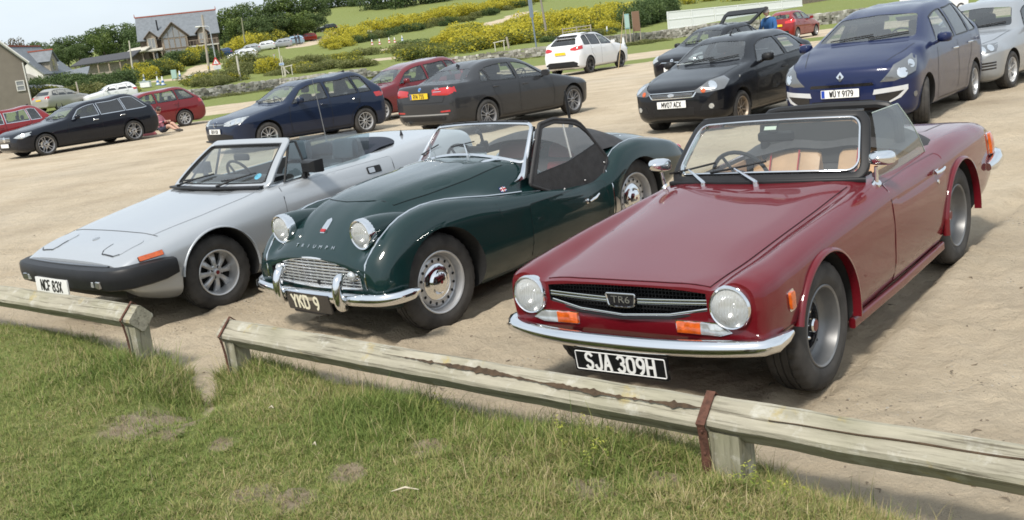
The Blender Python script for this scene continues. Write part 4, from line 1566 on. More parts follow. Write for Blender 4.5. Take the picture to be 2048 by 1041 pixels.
def tree_meshes(var,m):
	key = (var,m.name)
	if key in _TV: return _TV[key]
	g = random.Random(100 + var)
	lobes = []
	nl = 26
	for i in range(nl):
		t = i / nl
		a = g.uniform(0,6.28)
		z = .30 + .62 * g.random()
		rr = (.36 * math.sin(PI * min(1,max(.08,(z - .12) / .95))) ** .7) * g.uniform(.45,1.1)
		lobes.append((rr * math.cos(a),rr * math.sin(a),z,g.uniform(.09,.17),g.uniform(-.22,.22)))
	lobes.append((0,0,.62,.25,-.1))
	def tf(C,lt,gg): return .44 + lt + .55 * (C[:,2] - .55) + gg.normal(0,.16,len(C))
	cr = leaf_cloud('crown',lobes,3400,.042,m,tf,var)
	mb = MB()
	mb.tube([(0,0,-.02),(.004,0,.12),(-.006,.004,.28),(.004,0,.5)],[.032,.024,.018,.008],8)
	for i in range(7):
		l = lobes[i * 3]
		z0 = g.uniform(.14,.36)
		mb.tube([(0,0,z0),(l[0] * .5,l[1] * .5,(z0 + l[2]) / 2 + .02),(l[0],l[1],l[2])],[.013,.008,.003],5)
	tk = mb.mesh('trunk',M_BARK,50)
	_TV[key] = (cr,tk)
	return _TV[key]
def tree(u,vtop,d,wpx,label,m=None,var=0,group=None,name='tree',base=None):
	top = px_d(u,vtop,d)
	z0 = hz_at(top.x,top.y) if base is None else base
	H = max(1.5,top.z - z0)
	w = wpx / CAM_F * d
	cr,tk = tree_meshes(var,m or M_LEAF)
	t = empty(name,(top.x,top.y,z0),(0,0,random.uniform(0,6.28)),label,'tree',group)
	t.scale = (w / .86,w / .86,H / 1.03)
	link('crown',cr,t)
	link('trunk',tk,t)
	return t
_BV = {}
def bush_mesh(kind,var):
	key = (kind,var)
	if key in _BV: return _BV[key]
	g = random.Random(300 + var * 7 + len(kind))
	lobes = [(g.uniform(-.75,.75),g.uniform(-.6,.6),g.uniform(.15,.62),g.uniform(.22,.42),g.uniform(-.2,.2)) for i in range(11)] + [(0,0,.35,.55,0)]
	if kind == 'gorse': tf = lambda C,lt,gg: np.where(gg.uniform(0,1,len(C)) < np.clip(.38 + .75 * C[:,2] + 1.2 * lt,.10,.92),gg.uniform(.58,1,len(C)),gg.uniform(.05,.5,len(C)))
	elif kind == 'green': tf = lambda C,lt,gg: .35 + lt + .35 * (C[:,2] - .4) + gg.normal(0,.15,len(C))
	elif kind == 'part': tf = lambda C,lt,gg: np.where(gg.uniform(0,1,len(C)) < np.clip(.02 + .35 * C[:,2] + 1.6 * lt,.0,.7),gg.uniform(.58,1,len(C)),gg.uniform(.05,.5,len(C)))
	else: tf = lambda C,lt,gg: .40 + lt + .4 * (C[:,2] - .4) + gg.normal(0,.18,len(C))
	m = {'gorse': M_GORSE,'part': M_GORSE,'green': M_LEAF,'scrub': M_SCRUB}[kind]
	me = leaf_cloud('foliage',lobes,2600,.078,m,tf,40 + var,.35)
	st = MB()
	for i in range(5):
		st.tube([(0,0,-.1),(lobes[i][0] * .5,lobes[i][1] * .5,.15),lobes[i][:3]],[.03,.02,.008],4)
	sm = st.mesh('stems',M_BARK,50)
	_BV[key] = (me,sm)
	return _BV[key]
def bush(p,r,h,kind,label,group,var=None,name='gorse_bush'):
	var = random.randrange(5) if var is None else var
	me,sm = bush_mesh(kind,var)
	o = empty(name,p,(0,0,random.uniform(0,6.28)),label,'bush',group)
	o.scale = (r,r * .9,h)
	link('foliage',me,o)
	link('stems',sm,o)
	return o
def scatter(n,u0,u1,vf,kind,r,h,label,group,name='gorse_bush',jitter=6,d0=60):
	for i in range(n):
		u = u0 + (u1 - u0) * (i + random.uniform(.1,.9)) / n
		v = vf(u) + random.uniform(-jitter,jitter)
		p = px_t(u,v,d0)
		k = random.uniform(.75,1.3)
		bush((p.x,p.y,p.z - .15),r * k,h * k * random.uniform(.85,1.15),kind if not isinstance(kind,(list,tuple)) else random.choice(kind),label,group,name=name)
ln = lambda u0,v0,u1,v1: (lambda u: v0 + (v1 - v0) * (u - u0) / (u1 - u0))
# gorse and scrub on the bank behind the stone wall
scatter(16,384,470,ln(384,172,470,160),['part','scrub','scrub'],1.7,1.1,'low gorse bush just behind the stone wall near the street lamp','bushes behind the wall near the lamp',jitter=7)
scatter(9,476,548,ln(476,150,548,138),['gorse','part','scrub'],2.0,2.0,'yellow-flowering gorse bush behind the signposts on the bank','gorse behind the signposts',jitter=8)
scatter(14,545,665,ln(545,147,665,131),['scrub','scrub','scrub','part'],2.1,1.0,'olive scrub bush on the bank behind the dark blue hatchback','scrub on the bank behind the hatchbacks','scrub_bush',11)
scatter(10,660,752,ln(660,128,752,117),['scrub','scrub','part'],2.2,1.0,'dark olive bush on the slope left of the sandy gap','scrub left of the sandy gap','scrub_bush',14)
scatter(7,655,712,ln(655,96,712,88),'gorse',2.0,1.7,'yellow gorse bush below the hill track, left of the cones','gorse below the hill track')
scatter(15,788,905,ln(788,116,905,97),['scrub','part','scrub','green'],2.4,1.4,'green bramble bush on the slope above the saloon','brambles above the saloon','bramble_bush',14)
scatter(44,890,1062,ln(890,92,1062,70),['gorse','gorse','gorse','part'],3.0,1.9,'bright yellow gorse bush on the slope above the saloon roof','gorse above the saloon',jitter=18)
scatter(26,1050,1240,ln(1050,66,1240,50),['gorse','gorse','gorse','scrub'],3.0,2.2,'yellow gorse bush on the bank behind the white sport utility car','gorse behind the white car',jitter=20)
scatter(9,1085,1235,ln(1085,82,1235,66),['scrub','part','green'],1.5,1.0,'low rough bush at the foot of the gorse behind the white car','scrub behind the white car','scrub_bush',4)
scatter(9,1265,1345,ln(1265,52,1345,34),'green',2.4,2.8,'dark green hedge bush beside the white boarding','hedge beside the boarding','hedge_bush',8)
scatter(8,1360,1600,ln(1360,5,1600,-8),['green','gorse','scrub'],3.0,3.0,'bush rising behind the white boarding','bushes behind the boarding','hedge_bush',6,115)
# the long gorse hedge up the hill
scatter(34,690,1075,lambda u: np.interp(u,[690,740,815,940,1075],[84,74,58,34,2]),'gorse',3.8,2.8,'yellow gorse bush in the long hedge running up the hill','gorse hedge up the hill',jitter=3,d0=120)
scatter(20,700,1060,lambda u: np.interp(u,[690,740,815,940,1060],[92,82,65,41,10]),['green','scrub'],2.2,1.8,'dark green bush along the foot of the gorse hedge','green foot of the gorse hedge','hedge_bush',2,120)
# round the houses
scatter(14,258,345,ln(258,160,345,146),['gorse','part','green'],2.0,1.9,'gorse and hedge bush in front of the timber house, left part','bushes before the house, left',jitter=6)
scatter(16,335,430,ln(335,136,430,118),['green','gorse','part','green'],2.3,2.1,'gorse and hedge bush in front of the timber house, right part','bushes before the house, right',jitter=7)
scatter(16,482,585,ln(482,98,585,80),['gorse','gorse','part'],3.0,3.0,'large yellow gorse bush beside the far parked cars','gorse beside the far cars',jitter=8,d0=140)
scatter(6,455,486,ln(455,108,486,104),'gorse',2.0,1.8,'yellow gorse bush by the blue car on the hill','gorse by the blue hill car',d0=120)
scatter(8,430,520,ln(430,90,520,75),'green',2.8,2.0,'green hedge bush to the right of the timber house','hedge right of the house','hedge_bush',4,150)
scatter(26,-30,258,ln(-30,205,258,172),'green',2.2,1.7,'dark green hedge bush on the left, below the cottage','hedge below the cottage','hedge_bush',7)
scatter(20,-30,250,ln(-30,214,250,188),['scrub','part','scrub'],1.8,1.1,'pale rough bush in front of the left hedge','scrub in front of the left hedge','scrub_bush',4)
p = px_t(286,133,120); bush((p.x,p.y,p.z),3.0,4.6,'green','rounded green tree-like bush at the left corner of the timber house',None,2,'garden_bush')
p = px_t(185,140,120); bush((p.x,p.y,p.z),2.2,2.2,'green','green bush between the cottage and the low sheds',None,1,'garden_bush')
# trees
tree(26,73,180,44,'bronze-leaved thin tree on the skyline above the cottage',M_LEAF3,3)
for i,(u,v,d,w) in enumerate([(-20,84,210,60),(58,83,215,60),(92,80,210,62),(125,72,205,60),(156,66,205,66),(190,56,210,66),(258,44,215,70),(292,44,218,66),(74,92,190,50),(118,92,188,46),(152,88,185,48)]):
	od = ['first','second','third','fourth','fifth','sixth','seventh','eighth']
	tree(u,v,d,w,(od[i] + ' tree from the left along the wooded skyline left of the house') if i < 8 else (od[i - 8] + ' from the left of three lower trees below the left skyline'),M_LEAF,i % 5,'wood on the left skyline')
tree(236,42,178,68,'large rounded dark green tree left of the timber house',M_LEAF,2)
tree(200,62,172,54,'paler green tree at the left edge of the large rounded tree',M_LEAF2,4)
for i,(u,v,d,w) in enumerate([(452,16,205,62),(486,4,205,66),(520,-8,210,70),(556,-14,212,72),(592,-14,214,70),(626,-4,216,60),(470,34,190,54),(508,28,188,60),(548,22,190,64),(588,20,192,62),(624,26,200,50),(440,32,210,40),(606,38,196,46),(532,44,186,40)]):
	od = ['first','second','third','fourth','fifth','sixth']
	lb = (od[i] + ' tree from left, back row of the wood right of the house') if i < 6 else ((od[i - 6] + ' tree from left, front row of the wood right of the house') if i < 11 else ['small tree at the gable end of the timber house','lower tree at the right front corner of the wood','low tree in front of the middle of the wood'][i - 11])
	tree(u,v,d,w,lb,M_LEAF if i % 3 else M_LEAF2,i % 5,'wood right of the house')
for i,(u,v,d,r_,h_,lab) in enumerate([(664,18,300,5,6,'distant round tree on the hilltop, nearest the wood'),(692,14,320,5,8,'distant tree on the hilltop with sky beside it'),(745,20,300,6,9,'bushy tree on the hilltop above the far silver car'),(805,16,290,9,11,'broad bushy tree on the hilltop, right of the others'),(872,6,300,9,9,'broad hilltop tree cut by the top of the picture'),(715,14,330,4,4,'low dark bush on the hilltop between two distant trees'),(770,20,300,4,3,'low dark bush on the hilltop right of the bushy tree')]):
	p = px_t(u,v,200)
	e = bush((p.x,p.y,p.z - .5),r_,h_,'green',lab,None,i % 5,'hill_tree')
	e['category'] = 'tree'
# ------------------------------------------------------------------ drystone wall
M_STONE = tint_mat('limestone',[(0,(.10,.095,.08)),(.4,(.22,.205,.175)),(.75,(.34,.325,.29)),(1,(.50,.48,.44))],0,.9)
def stone_wall(pts,h,label,sz=.28,seed=1):
	g = np.random.default_rng(seed)
	e = empty('stone_wall',(pts[0].x,pts[0].y,0),label=label,cat='wall')
	V,F,T = [],[],[]
	big = []
	cube = np.array([(-1,-1,-1),(1,-1,-1),(1,1,-1),(-1,1,-1),(-1,-1,1),(1,-1,1),(1,1,1),(-1,1,1)],float) * .5
	FQ = [(3,2,1,0),(4,5,6,7),(0,1,5,4),(1,2,6,5),(2,3,7,6),(3,0,4,7)]
	for a,b in zip(pts[:-1],pts[1:]):
		d = (b - a); L = d.length; d = d.normalized(); nx,ny = -d.y,d.x
		for row in range(4):
			s = g.uniform(0,sz)
			while s < L:
				l = sz * g.uniform(.7,1.7)
				hh = h / 4 * g.uniform(.8,1.25)
				x,y = a.x + d.x * (s + l / 2),a.y + d.y * (s + l / 2)
				gone = float(vnoise(x * .12,3.0,9)) < .30 and row >= 2
				if not gone:
					z = hz_at(x,y) + h / 4 * (row + .5) + g.normal(0,.02)
					q = cube * np.array([l * .97,.42 * g.uniform(.8,1.2),hh]) * (1 + g.normal(0,.07,(8,1)))
					t = g.normal(0,.10)
					c,s_ = math.cos(t),math.sin(t)
					q = np.stack([q[:,0] * c - q[:,2] * s_,q[:,1],q[:,0] * s_ + q[:,2] * c],-1)
					w = np.stack([x + q[:,0] * d.x + q[:,1] * nx,y + q[:,0] * d.y + q[:,1] * ny,z + q[:,2]],-1)
					V.append(w)
					T.append(np.clip(g.normal(.5 + .06 * row,.22),0,1))
				s += l
	n = len(V)
	V = np.concatenate(V) - np.array([pts[0].x,pts[0].y,0])
	me = bpy.data.meshes.new('stones')
	me.from_pydata(V.tolist(),[],[[i * 8 + k for k in f] for i in range(n) for f in FQ])
	me.materials.append(M_STONE)
	at = me.attributes.new('tint','FLOAT','POINT')
	at.data.foreach_set('value',np.repeat(np.array(T),8).astype(np.float32))
	tag(link('stones',me,e),kind='stuff')
	return e
stone_wall(WALL[:6],.78,'low grey drystone wall crossing behind the parked cars, left stretch')
stone_wall(WALL[5:],.85,'low grey drystone wall running right towards the white boarding',seed=4)
scatter(30,345,1080,lambda u: np.interp(u,[w[0] for w in WALL_PX],[w[1] for w in WALL_PX]) + 1.5,'scrub',1.0,.35,'tuft of rough grass growing along the foot of the stone wall','tufts along the wall foot','grass_tuft',1.0)
scatter(12,1110,1330,lambda u: np.interp(u,[w[0] for w in WALL_PX],[w[1] for w in WALL_PX]) + 2,'scrub',1.2,.45,'tuft of rough grass along the wall foot near the white car','tufts along the wall foot, right','grass_tuft',1.0)
# ------------------------------------------------------------------ buildings
M_SLATE = mat('slate',(.15,.165,.18),.6,noise=.18,nscale=2.5,bump=.3,bscale=9)
M_RIDGE = mat('red_ridge_tiles',(.30,.085,.055),.8,noise=.2)
M_TIMBER = mat('brown_timber_cladding',(.105,.08,.06),.8,noise=.25,nscale=6)
M_OAK = mat('oak_frame',(.27,.215,.16),.75,noise=.2,nscale=5)
M_CREAM = mat('cream_board',(.50,.47,.40),.7)
M_WIN = glass('house_glass',(.10,.11,.12),.25,2.2)
M_RENDER = mat('white_render',(.62,.60,.56),.9,noise=.08,nscale=1.5)
M_BROWN = mat('brown_render',(.19,.165,.135),.9,noise=.12,nscale=1.2)
M_GREYR = mat('grey_render',(.30,.285,.26),.9,noise=.12,nscale=1.2)
M_RSTONE = mat('rubble_stone',(.30,.27,.22),.9,noise=.3,nscale=5,bump=.4,bscale=6)
class House:
	"""local frame from two measured ground points: x along the front, y into the building, z up"""
	def __init__(s,name,u0,v0,u1,v1,d,label,turn=0.0,drop=1.5):
		a,b = px_d(u0,v0,d),px_d(u1,v1,d)
		s.L = (Vector((b.x,b.y,0)) - Vector((a.x,a.y,0))).length
		ang = math.atan2(b.y - a.y,b.x - a.x) + turn
		s.sc = CAM_F / d
		s.e = empty(name,(a.x,a.y,a.z),(0,0,ang),label,'house' if 'house' in name or 'cottage' in name else 'building')
		s.drop = drop
	def part(s,name,mb,m,parent=None,angle=30): return mb.build(name,m,parent or s.e,angle)
	def box(s,name,x0,x1,y0,y1,z0,z1,m,parent=None):
		mb = MB().box(((x0 + x1) / 2,(y0 + y1) / 2,(z0 + z1) / 2),(x1 - x0,y1 - y0,z1 - z0))
		return s.part(name,mb,m,parent)
	def slab(s,name,quad,th,m,parent=None):
		"""a sheet of given thickness from four corners"""
		q = [Vector(p) for p in quad]
		n = (q[1] - q[0]).cross(q[3] - q[0]).normalized()
		if n.z < 0: n = -n
		mb = MB(); mb.add(q + [p - n * th for p in q],[(0,1,2,3),(7,6,5,4),(0,4,5,1),(1,5,6,2),(2,6,7,3),(3,7,4,0)])
		return s.part(name,mb,m,parent)
	def poly(s,name,pts,y,th,m,parent=None):
		mb = MB(); mb.prism(pts,th,Matrix.Translation((0,y,0)))
		return s.part(name,mb,m,parent)
	def window(s,x0,x1,z0,z1,y,nx=2,nz=1,fm=None,parent=None,proud=.04):
		fm = fm or M_CREAM
		w = s.box('window',x0,x1,y - proud,y,z0,z1,M_WIN,parent)
		t = .07
		fr = MB()
		for i in range(nx + 1):
			x = x0 + (x1 - x0) * i / nx
			fr.box((x,y - proud - .02,(z0 + z1) / 2),(t,.05,z1 - z0 + t))
		for i in range(nz + 1):
			z = z0 + (z1 - z0) * i / nz
			fr.box(((x0 + x1) / 2,y - proud - .025,z),(x1 - x0 - t,.05,t))
		s.part('window_frame',fr,fm,w,0)
		return w
# the timber house with three gables
H = House('timber_house',286,117,436,98.5,152,'big timber house with slate roof, red ridge and glazed centre gable',R(15))
L = H.L
H.box('wall',0,L,0,8,-2,2.85,M_TIMBER)
for x0 in (0,L):
	H.poly('gable_wall',[(-.0,0)] and [(0,2.85),(8,2.85),(4,6.0)],0,.2,M_TIMBER).matrix_local = Matrix.Translation((x0 + (.2 if x0 == 0 else 0),0,0)) @ Matrix.Rotation(PI / 2,4,'Z')
H.slab('roof',[(-.3,-.5,2.45),(L + .3,-.5,2.45),(L + .3,4,6.05),(-.3,4,6.05)],.15,M_SLATE)
H.slab('roof',[(-.3,8.5,2.45),(L + .3,8.5,2.45),(L + .3,4,6.05),(-.3,4,6.05)],.15,M_SLATE)
H.box('ridge_tiles',-.35,L + .35,3.86,4.14,5.98,6.16,M_RIDGE)
for x in (-.35,L + .3):
	fn = MB().tube([(x,4,6.1),(x,4,6.6)],[.09,.03],6); H.part('finial',fn,M_RIDGE)
gx0,gx1,gp = 3.05,6.75,4.55
H.poly('front_gable',[(gx0,-2),(gx1,-2),(gx1,2.75),((gx0 + gx1) / 2,gp),(gx0,2.75)],-1.2,1.2,M_OAK)
mid = (gx0 + gx1) / 2
for s_ in (-1,1):
	H.slab('gable_roof',[(mid,-1.5,gp + .12),(mid,2.6,gp + .12),(mid + s_ * 2.2,2.2,gp - 2.05),(mid + s_ * 2.2,-1.5,gp - 2.05)],.12,M_SLATE)
	bb = MB().tube([(mid,-1.54,gp + .05),(mid + s_ * 2.2,-1.54,gp - 2.12)],.10,4); H.part('barge_board',bb,M_TIMBER)
cw = (gx1 - gx0 - .5) / 4
for i in range(4):
	x0 = gx0 + .25 + cw * i + .05
	x1 = x0 + cw - .10
	for z0,z1 in ((-1.6,-.45),(-.30,.75),(.95,2.30)):
		H.window(x0,x1,z0,z1,-1.2,1,1,M_OAK)
	za = gp - abs((x0 if i < 2 else x1) - mid) * .99 - .45; zb = gp - abs((x1 if i < 2 else x0) - mid) * .99 - .45
	a_,b_ = (x0,x1)
	zl,zr = (za,zb) if i < 2 else (zb,za)
	if max(zl,zr) > 2.6:
		pw = H.poly('gable_pane',[(a_,2.45),(b_,2.45),(b_,max(2.5,zr)),(a_,max(2.5,zl))],-1.25,.05,M_WIN)
for dx0,dx1,dpk in ((.75,2.55,3.75),(8.05,9.85,3.75)):
	m_ = (dx0 + dx1) / 2
	H.poly('dormer',[(dx0 + .2,1.2),(dx1 - .2,1.2),(dx1 - .2,2.85),(m_,dpk - .2),(dx0 + .2,2.85)],-.7,2.6,M_OAK)
	for s_ in (-1,1):
		H.slab('dormer_roof',[(m_,-.95,dpk),(m_,2.2,dpk),(m_ + s_ * 1.05,1.6,dpk - 1.05),(m_ + s_ * 1.05,-.95,dpk - 1.05)],.10,M_SLATE)
		bb = MB().tube([(m_,-.98,dpk - .05),(m_ + s_ * 1.05,-.98,dpk - 1.10)],.07,4); H.part('barge_board',bb,M_TIMBER)
	H.window(dx0 + .42,dx1 - .42,1.25,2.65,-.7,2,1,M_CREAM)
fl_ = MB().tube([(2.75,1.2,3.4),(2.75,1.2,5.3)],.11,8); H.part('flue',fl_,BLACK)
H.slab('porch_roof',[(-.2,-2.6,.95),(3.1,-2.6,.95),(3.1,0,1.25),(-.2,0,1.25)],.18,M_CREAM)
for x in (.2,1.7,2.9):
	po = MB().box((x,-2.4,-.5),(.16,.16,2.8)); po_ = H.part('porch_post',po,M_OAK)
	br = MB()
	for s_ in (-1,1): br.tube([(x,-2.4,.35),(x + s_ * .45,-2.4,.85)],.05,4)
	H.part('brace',br,M_OAK,po_)
H.box('balcony',6.85,L - .1,-1.5,0,.75,.95,M_CREAM)
for x in (7.0,8.6,10.2,L - .3):
	po = MB().box((x,-1.4,-.6),(.16,.16,2.7)); H.part('balcony_post',po,M_OAK)
H.box('balcony_rail',6.85,L - .1,-1.52,-1.46,1.65,1.75,M_OAK)
for i in range(9):
	H.box('baluster',7.0 + i * .48,7.05 + i * .48,-1.50,-1.47,.95,1.65,M_OAK)
for x0,x1 in ((7.3,8.3),(9.0,10.4)):
	H.window(x0,x1,-1.0,.6,0,2,1)
H.window(.6,2.2,-1.0,.6,0,2,1)
# brown gabled building at the left edge
Bn = House('gabled_building',-70,196,48,178,84,'brown rendered building with sloping white verge, cut by the left edge',R(26))
Lb = Bn.L; kx = CAM_F / 84
Bn.poly('wall',[(0,-1.5),(Lb,-1.5),(Lb,2.45),(Lb * .42,5.5),(0,4.0)],0,7,M_BROWN)
Bn.slab('roof',[(Lb + .35,-.3,2.30),(Lb * .42,-.3,5.62),(Lb * .42,7.2,5.62),(Lb + .35,7.2,2.30)],.18,M_SLATE)
vb = MB().tube([(Lb + .35,-.34,2.24),(Lb * .42,-.34,5.58)],.10,4); Bn.part('verge_board',vb,M_RENDER)
Bn.window(Lb - .95,Lb - .35,.05,.85,0,1,2,M_RENDER)
vp = MB().tube([(Lb - .1,-.1,-1.2),(Lb - .12,-.1,2.3)],.06,6); Bn.part('drain_pipe',vp,M_RENDER)
# white cottage: gable towards us, its long slate slope running back to the right
Cn = House('cottage',-28,172,86,158,112,'white cottage with slate roof, red ridge tiles and one dormer',R(2))
Lc,Dc,ez,az = Cn.L,8.6,.75,3.75
Cn.box('wall',0,Lc,0,Dc,-2.0,ez,M_RENDER)
Cn.poly('gable_wall',[(0,ez),(Lc,ez),(Lc / 2,az)],0,.25,M_RENDER)
Cn.slab('roof',[(Lc + .35,-.25,ez - .25),(Lc / 2,-.25,az + .1),(Lc / 2,Dc + .2,az + .1),(Lc + .35,Dc + .2,ez - .25)],.14,M_SLATE)
Cn.slab('roof',[(-.35,-.25,ez - .25),(Lc / 2,-.25,az + .1),(Lc / 2,Dc + .2,az + .1),(-.35,Dc + .2,ez - .25)],.14,M_SLATE)
Cn.box('ridge_tiles',Lc / 2 - .12,Lc / 2 + .12,-.3,Dc + .2,az + .06,az + .22,M_RIDGE)
dm = MB(); dm.add([(Lc / 2 + .6,2.2,1.0),(Lc + .1,2.2,.6),(Lc + .1,2.2,2.0),(Lc / 2 + .6,2.2,2.0),(Lc / 2 + .6,4.4,1.0),(Lc + .1,4.4,.6),(Lc + .1,4.4,2.0),(Lc / 2 + .6,4.4,2.0),(Lc + .1,3.3,3.0),(Lc / 2 + .6,3.3,3.0)],[(0,1,2,3),(5,4,7,6),(1,5,6,8,2),(0,3,9,7,4)]); Cn.part('dormer',dm,M_RSTONE)
for y_ in (1.9,4.7):
	Cn.slab('dormer_roof',[(Lc + .3,3.3,3.12),(Lc / 2 + .3,3.3,3.12),(Lc / 2 + .3,y_,1.85),(Lc + .3,y_,1.85)],.1,M_SLATE)
Cn.box('dormer_ridge',Lc / 2 + .3,Lc + .35,3.2,3.4,3.08,3.22,M_RIDGE)
Cn.box('window',Lc + .1,Lc + .14,2.95,3.65,.9,2.1,M_WIN)
Cn.window(Lc * .62,Lc * .75,-.8,.45,0,1,1,M_TIMBER)
Cn.slab('roof_light',[(Lc - .5,6.0,1.30),(Lc - .5,6.7,1.30),(Lc - 1.0,6.7,1.85),(Lc - 1.0,6.0,1.85)],.05,M_CREAM)
Wl = House('garden_wall',40,176,90,170,112,'grey rendered wall stepping down in front of the white cottage',R(0))
Wl.poly('wall_face',[(0,-1.5),(Wl.L,-1.5),(Wl.L,.35),(Wl.L * .5,1.3),(0,1.75)],0,.3,M_GREYR); Wl.e['category'] = 'wall'
Ex = House('low_building',90,170,172,161,114,'low grey building with a long sloping roof right of the white cottage',R(6))
Ex.box('wall',0,Ex.L,0,4,-1.5,.25,M_GREYR)
Ex.slab('roof',[(-.2,-.3,.2),(Ex.L + .2,-.3,.55),(Ex.L - .6,4.2,1.55),(-.2,4.2,1.15)],.14,M_SLATE)
Sh = House('open_shed',150,142,262,129,140,'long low shed with dark roof between the cottage and the timber house',R(2))
Sh.box('wall',1.4,Sh.L - .2,.4,4,-2,.55,M_RSTONE)
Sh.slab('roof',[(-.3,-.6,.65),(Sh.L + .3,-.6,.85),(Sh.L + .3,4.4,1.9),(-.3,4.4,1.6)],.14,mat('dark_felt_roof',(.055,.055,.06),.8,noise=.2))
for i in range(6):
	Sh.box('roof_post',.2 + i * 1.5,.36 + i * 1.5,-.4,-.25,-2,.65,M_OAK)
Rw = House('rubble_wall',176,158,232,150,120,'tumbled rubble wall below the long low shed',R(0)); Rw.box('wall_face',0,Rw.L,0,.5,-1,.55,M_RSTONE); Rw.e['category'] = 'wall'
Lk = House('lean_to',250,108,296,103,150,'pale lean-to roof joining the timber house on its left',R(0)); Lk.slab('roof',[(0,-1,-.1),(Lk.L,-1,.2),(Lk.L,3,1.0),(0,3,.7)],.15,M_CREAM); Lk.box('wall',.1,Lk.L,0,3,-2.5,.1,M_TIMBER)
# white panelled boarding
M_WBOARD = mat('white_painted_board',(.74,.75,.75),.6,noise=.05)
A_,B_ = px_d(1336,59,104),px_d(1606,30,112)
bo = empty('boarding',(A_.x,A_.y,A_.z),(0,0,math.atan2(B_.y - A_.y,B_.x - A_.x)),'long white panelled boarding beyond the car with the raised tailgate','fence')
Lb_ = math.hypot(B_.x - A_.x,B_.y - A_.y); npn = 6
dz = (B_.z - A_.z) / Lb_
for i in range(npn):
	x0,x1 = Lb_ * i / npn,Lb_ * (i + 1) / npn
	mb = MB(); mb.prism([(x0 + .03,x0 * dz - .6),(x1 - .03,x1 * dz - .6),(x1 - .03,x1 * dz + 1.75),(x0 + .03,x0 * dz + 1.75)],.06); pn_ = mb.build('panel',M_WBOARD,bo)
	fr_ = MB()
	for z in (.05,.95,1.70): fr_.add([(x0,-.03,x0 * dz + z - .05),(x1,-.03,x1 * dz + z - .05),(x1,-.03,x1 * dz + z + .05),(x0,-.03,x0 * dz + z + .05),(x0,.0,x0 * dz + z - .05),(x1,.0,x1 * dz + z - .05),(x1,.0,x1 * dz + z + .05),(x0,.0,x0 * dz + z + .05)],[(0,1,2,3),(0,4,5,1),(3,2,6,7)])
	fr_.box((x0 + .08,-.02,x0 * dz + .6),(.12,.045,2.3))
	fr_.build('panel_frame',M_WBOARD,pn_,0,False)
# brown board fence right of it
A_,B_ = px_d(1600,27,116),px_d(1662,14,120)
bo = empty('board_fence',(A_.x,A_.y,A_.z),(0,0,math.atan2(B_.y - A_.y,B_.x - A_.x)),'grey brown vertical board fence right of the white boarding','fence')
Lb_ = math.hypot(B_.x - A_.x,B_.y - A_.y)
for i in range(14):
	mb = MB().box((Lb_ * (i + .5) / 14,(i % 2) * .03,.7 + (B_.z - A_.z) * (i + .5) / 14),(Lb_ / 14 * .96,.04,2.4)); mb.build('board',mat('grey_brown_board',(.20,.165,.125),.85,noise=.25),bo)
# ------------------------------------------------------------------ poles, signs, cones
M_POLE = mat('grey_wood_pole',(.34,.30,.25),.85,noise=.2,nscale=3)
M_GALV = mat('galvanised_steel',(.42,.44,.46),.5,.4)
M_PALEP = mat('pale_post',(.50,.47,.40),.8,noise=.1)
M_BLUEP = mat('blue_grey_paint',(.16,.20,.25),.5)
def vert(u0,v0,d): return px_d(u0,v0,d)
def pole(name,u1,v1,u0,v0,d,r,m,label,cat='pole',taper=.75):
	b,t = px_d(u0,v0,d),px_d(u1,v1,d)
	e = empty(name,b,label=label,cat=cat)
	mb = MB().tube([(0,0,-1.0),(0,0,0),tuple(t - b)],[r,r,r * taper],8)
	mb.build('shaft',m,e)
	return e,t - b
e,t = pole('utility_pole',404,30,420,156,112,.15,M_POLE,'tall pale utility pole in front of the timber house')
for i in range(6):
	mb = MB().box((t.x * .93,0,t.z * (.80 + .03 * i)),(.40,.05,.05)); mb.build('climbing_peg',M_POLE,e)
mb = MB().tube([(t.x * .1,-.16,t.z * .14),(t.x * .16,-.16,t.z * .19)],.05,6); mb.build('yellow_band',mat('yellow_tape',(.65,.5,.05),.6),e)
e,t = pole('street_lamp',419,56,441,168,96,.07,M_GALV,'grey street lamp with a warning sign on its post','street lamp',.7)
mb = MB().tube([tuple(t),(t.x - .15,0,t.z + .15),(t.x - .85,0,t.z + .22)],[.045,.04,.035],6); mb.build('lamp_arm',M_GALV,e)
mb = MB().box((t.x - 1.05,0,t.z + .20),(.50,.22,.13),bev=.04); mb.build('lamp_head',mat('lamp_housing',(.62,.62,.58),.5),e)
k = .40; sx_,sz_ = t.x * k,t.z * k
mb = MB().prism([(sx_ - .42,sz_ - .30),(sx_ + .42,sz_ - .30),(sx_,sz_ + .44)],-.03,Matrix.Translation((0,-.08,0))); s_ = mb.build('sign_triangle',mat('sign_red',(.50,.03,.03),.5),e)
mb = MB().prism([(sx_ - .26,sz_ - .21),(sx_ + .26,sz_ - .21),(sx_,sz_ + .24)],-.03,Matrix.Translation((0,-.10,0))); mb.build('sign_face',M_WBOARD,s_)
mb = MB().box((sx_,-.14,sz_ - .06),(.05,.012,.20)); mb.build('sign_mark',INK,s_)
mb = MB().box((sx_ + .04,-.09,sz_ - .55),(.70,.03,.34)); mb.build('sign_plate',mat('grey_sign',(.52,.54,.54),.5),e)
e,t = pole('wooden_pole',258,82,264,130,132,.10,M_PALEP,'thin pale wooden pole left of the timber house')
e,t = pole('wooden_pole',483,36,488,74,172,.13,mat('mossy_pole',(.22,.22,.14),.9),'wooden pole against the dark wood right of the house')
e,t = pole('timber_post',473,112,482,166,94,.10,M_PALEP,'short pale timber post between the street lamp and the twin signposts','post',.9)
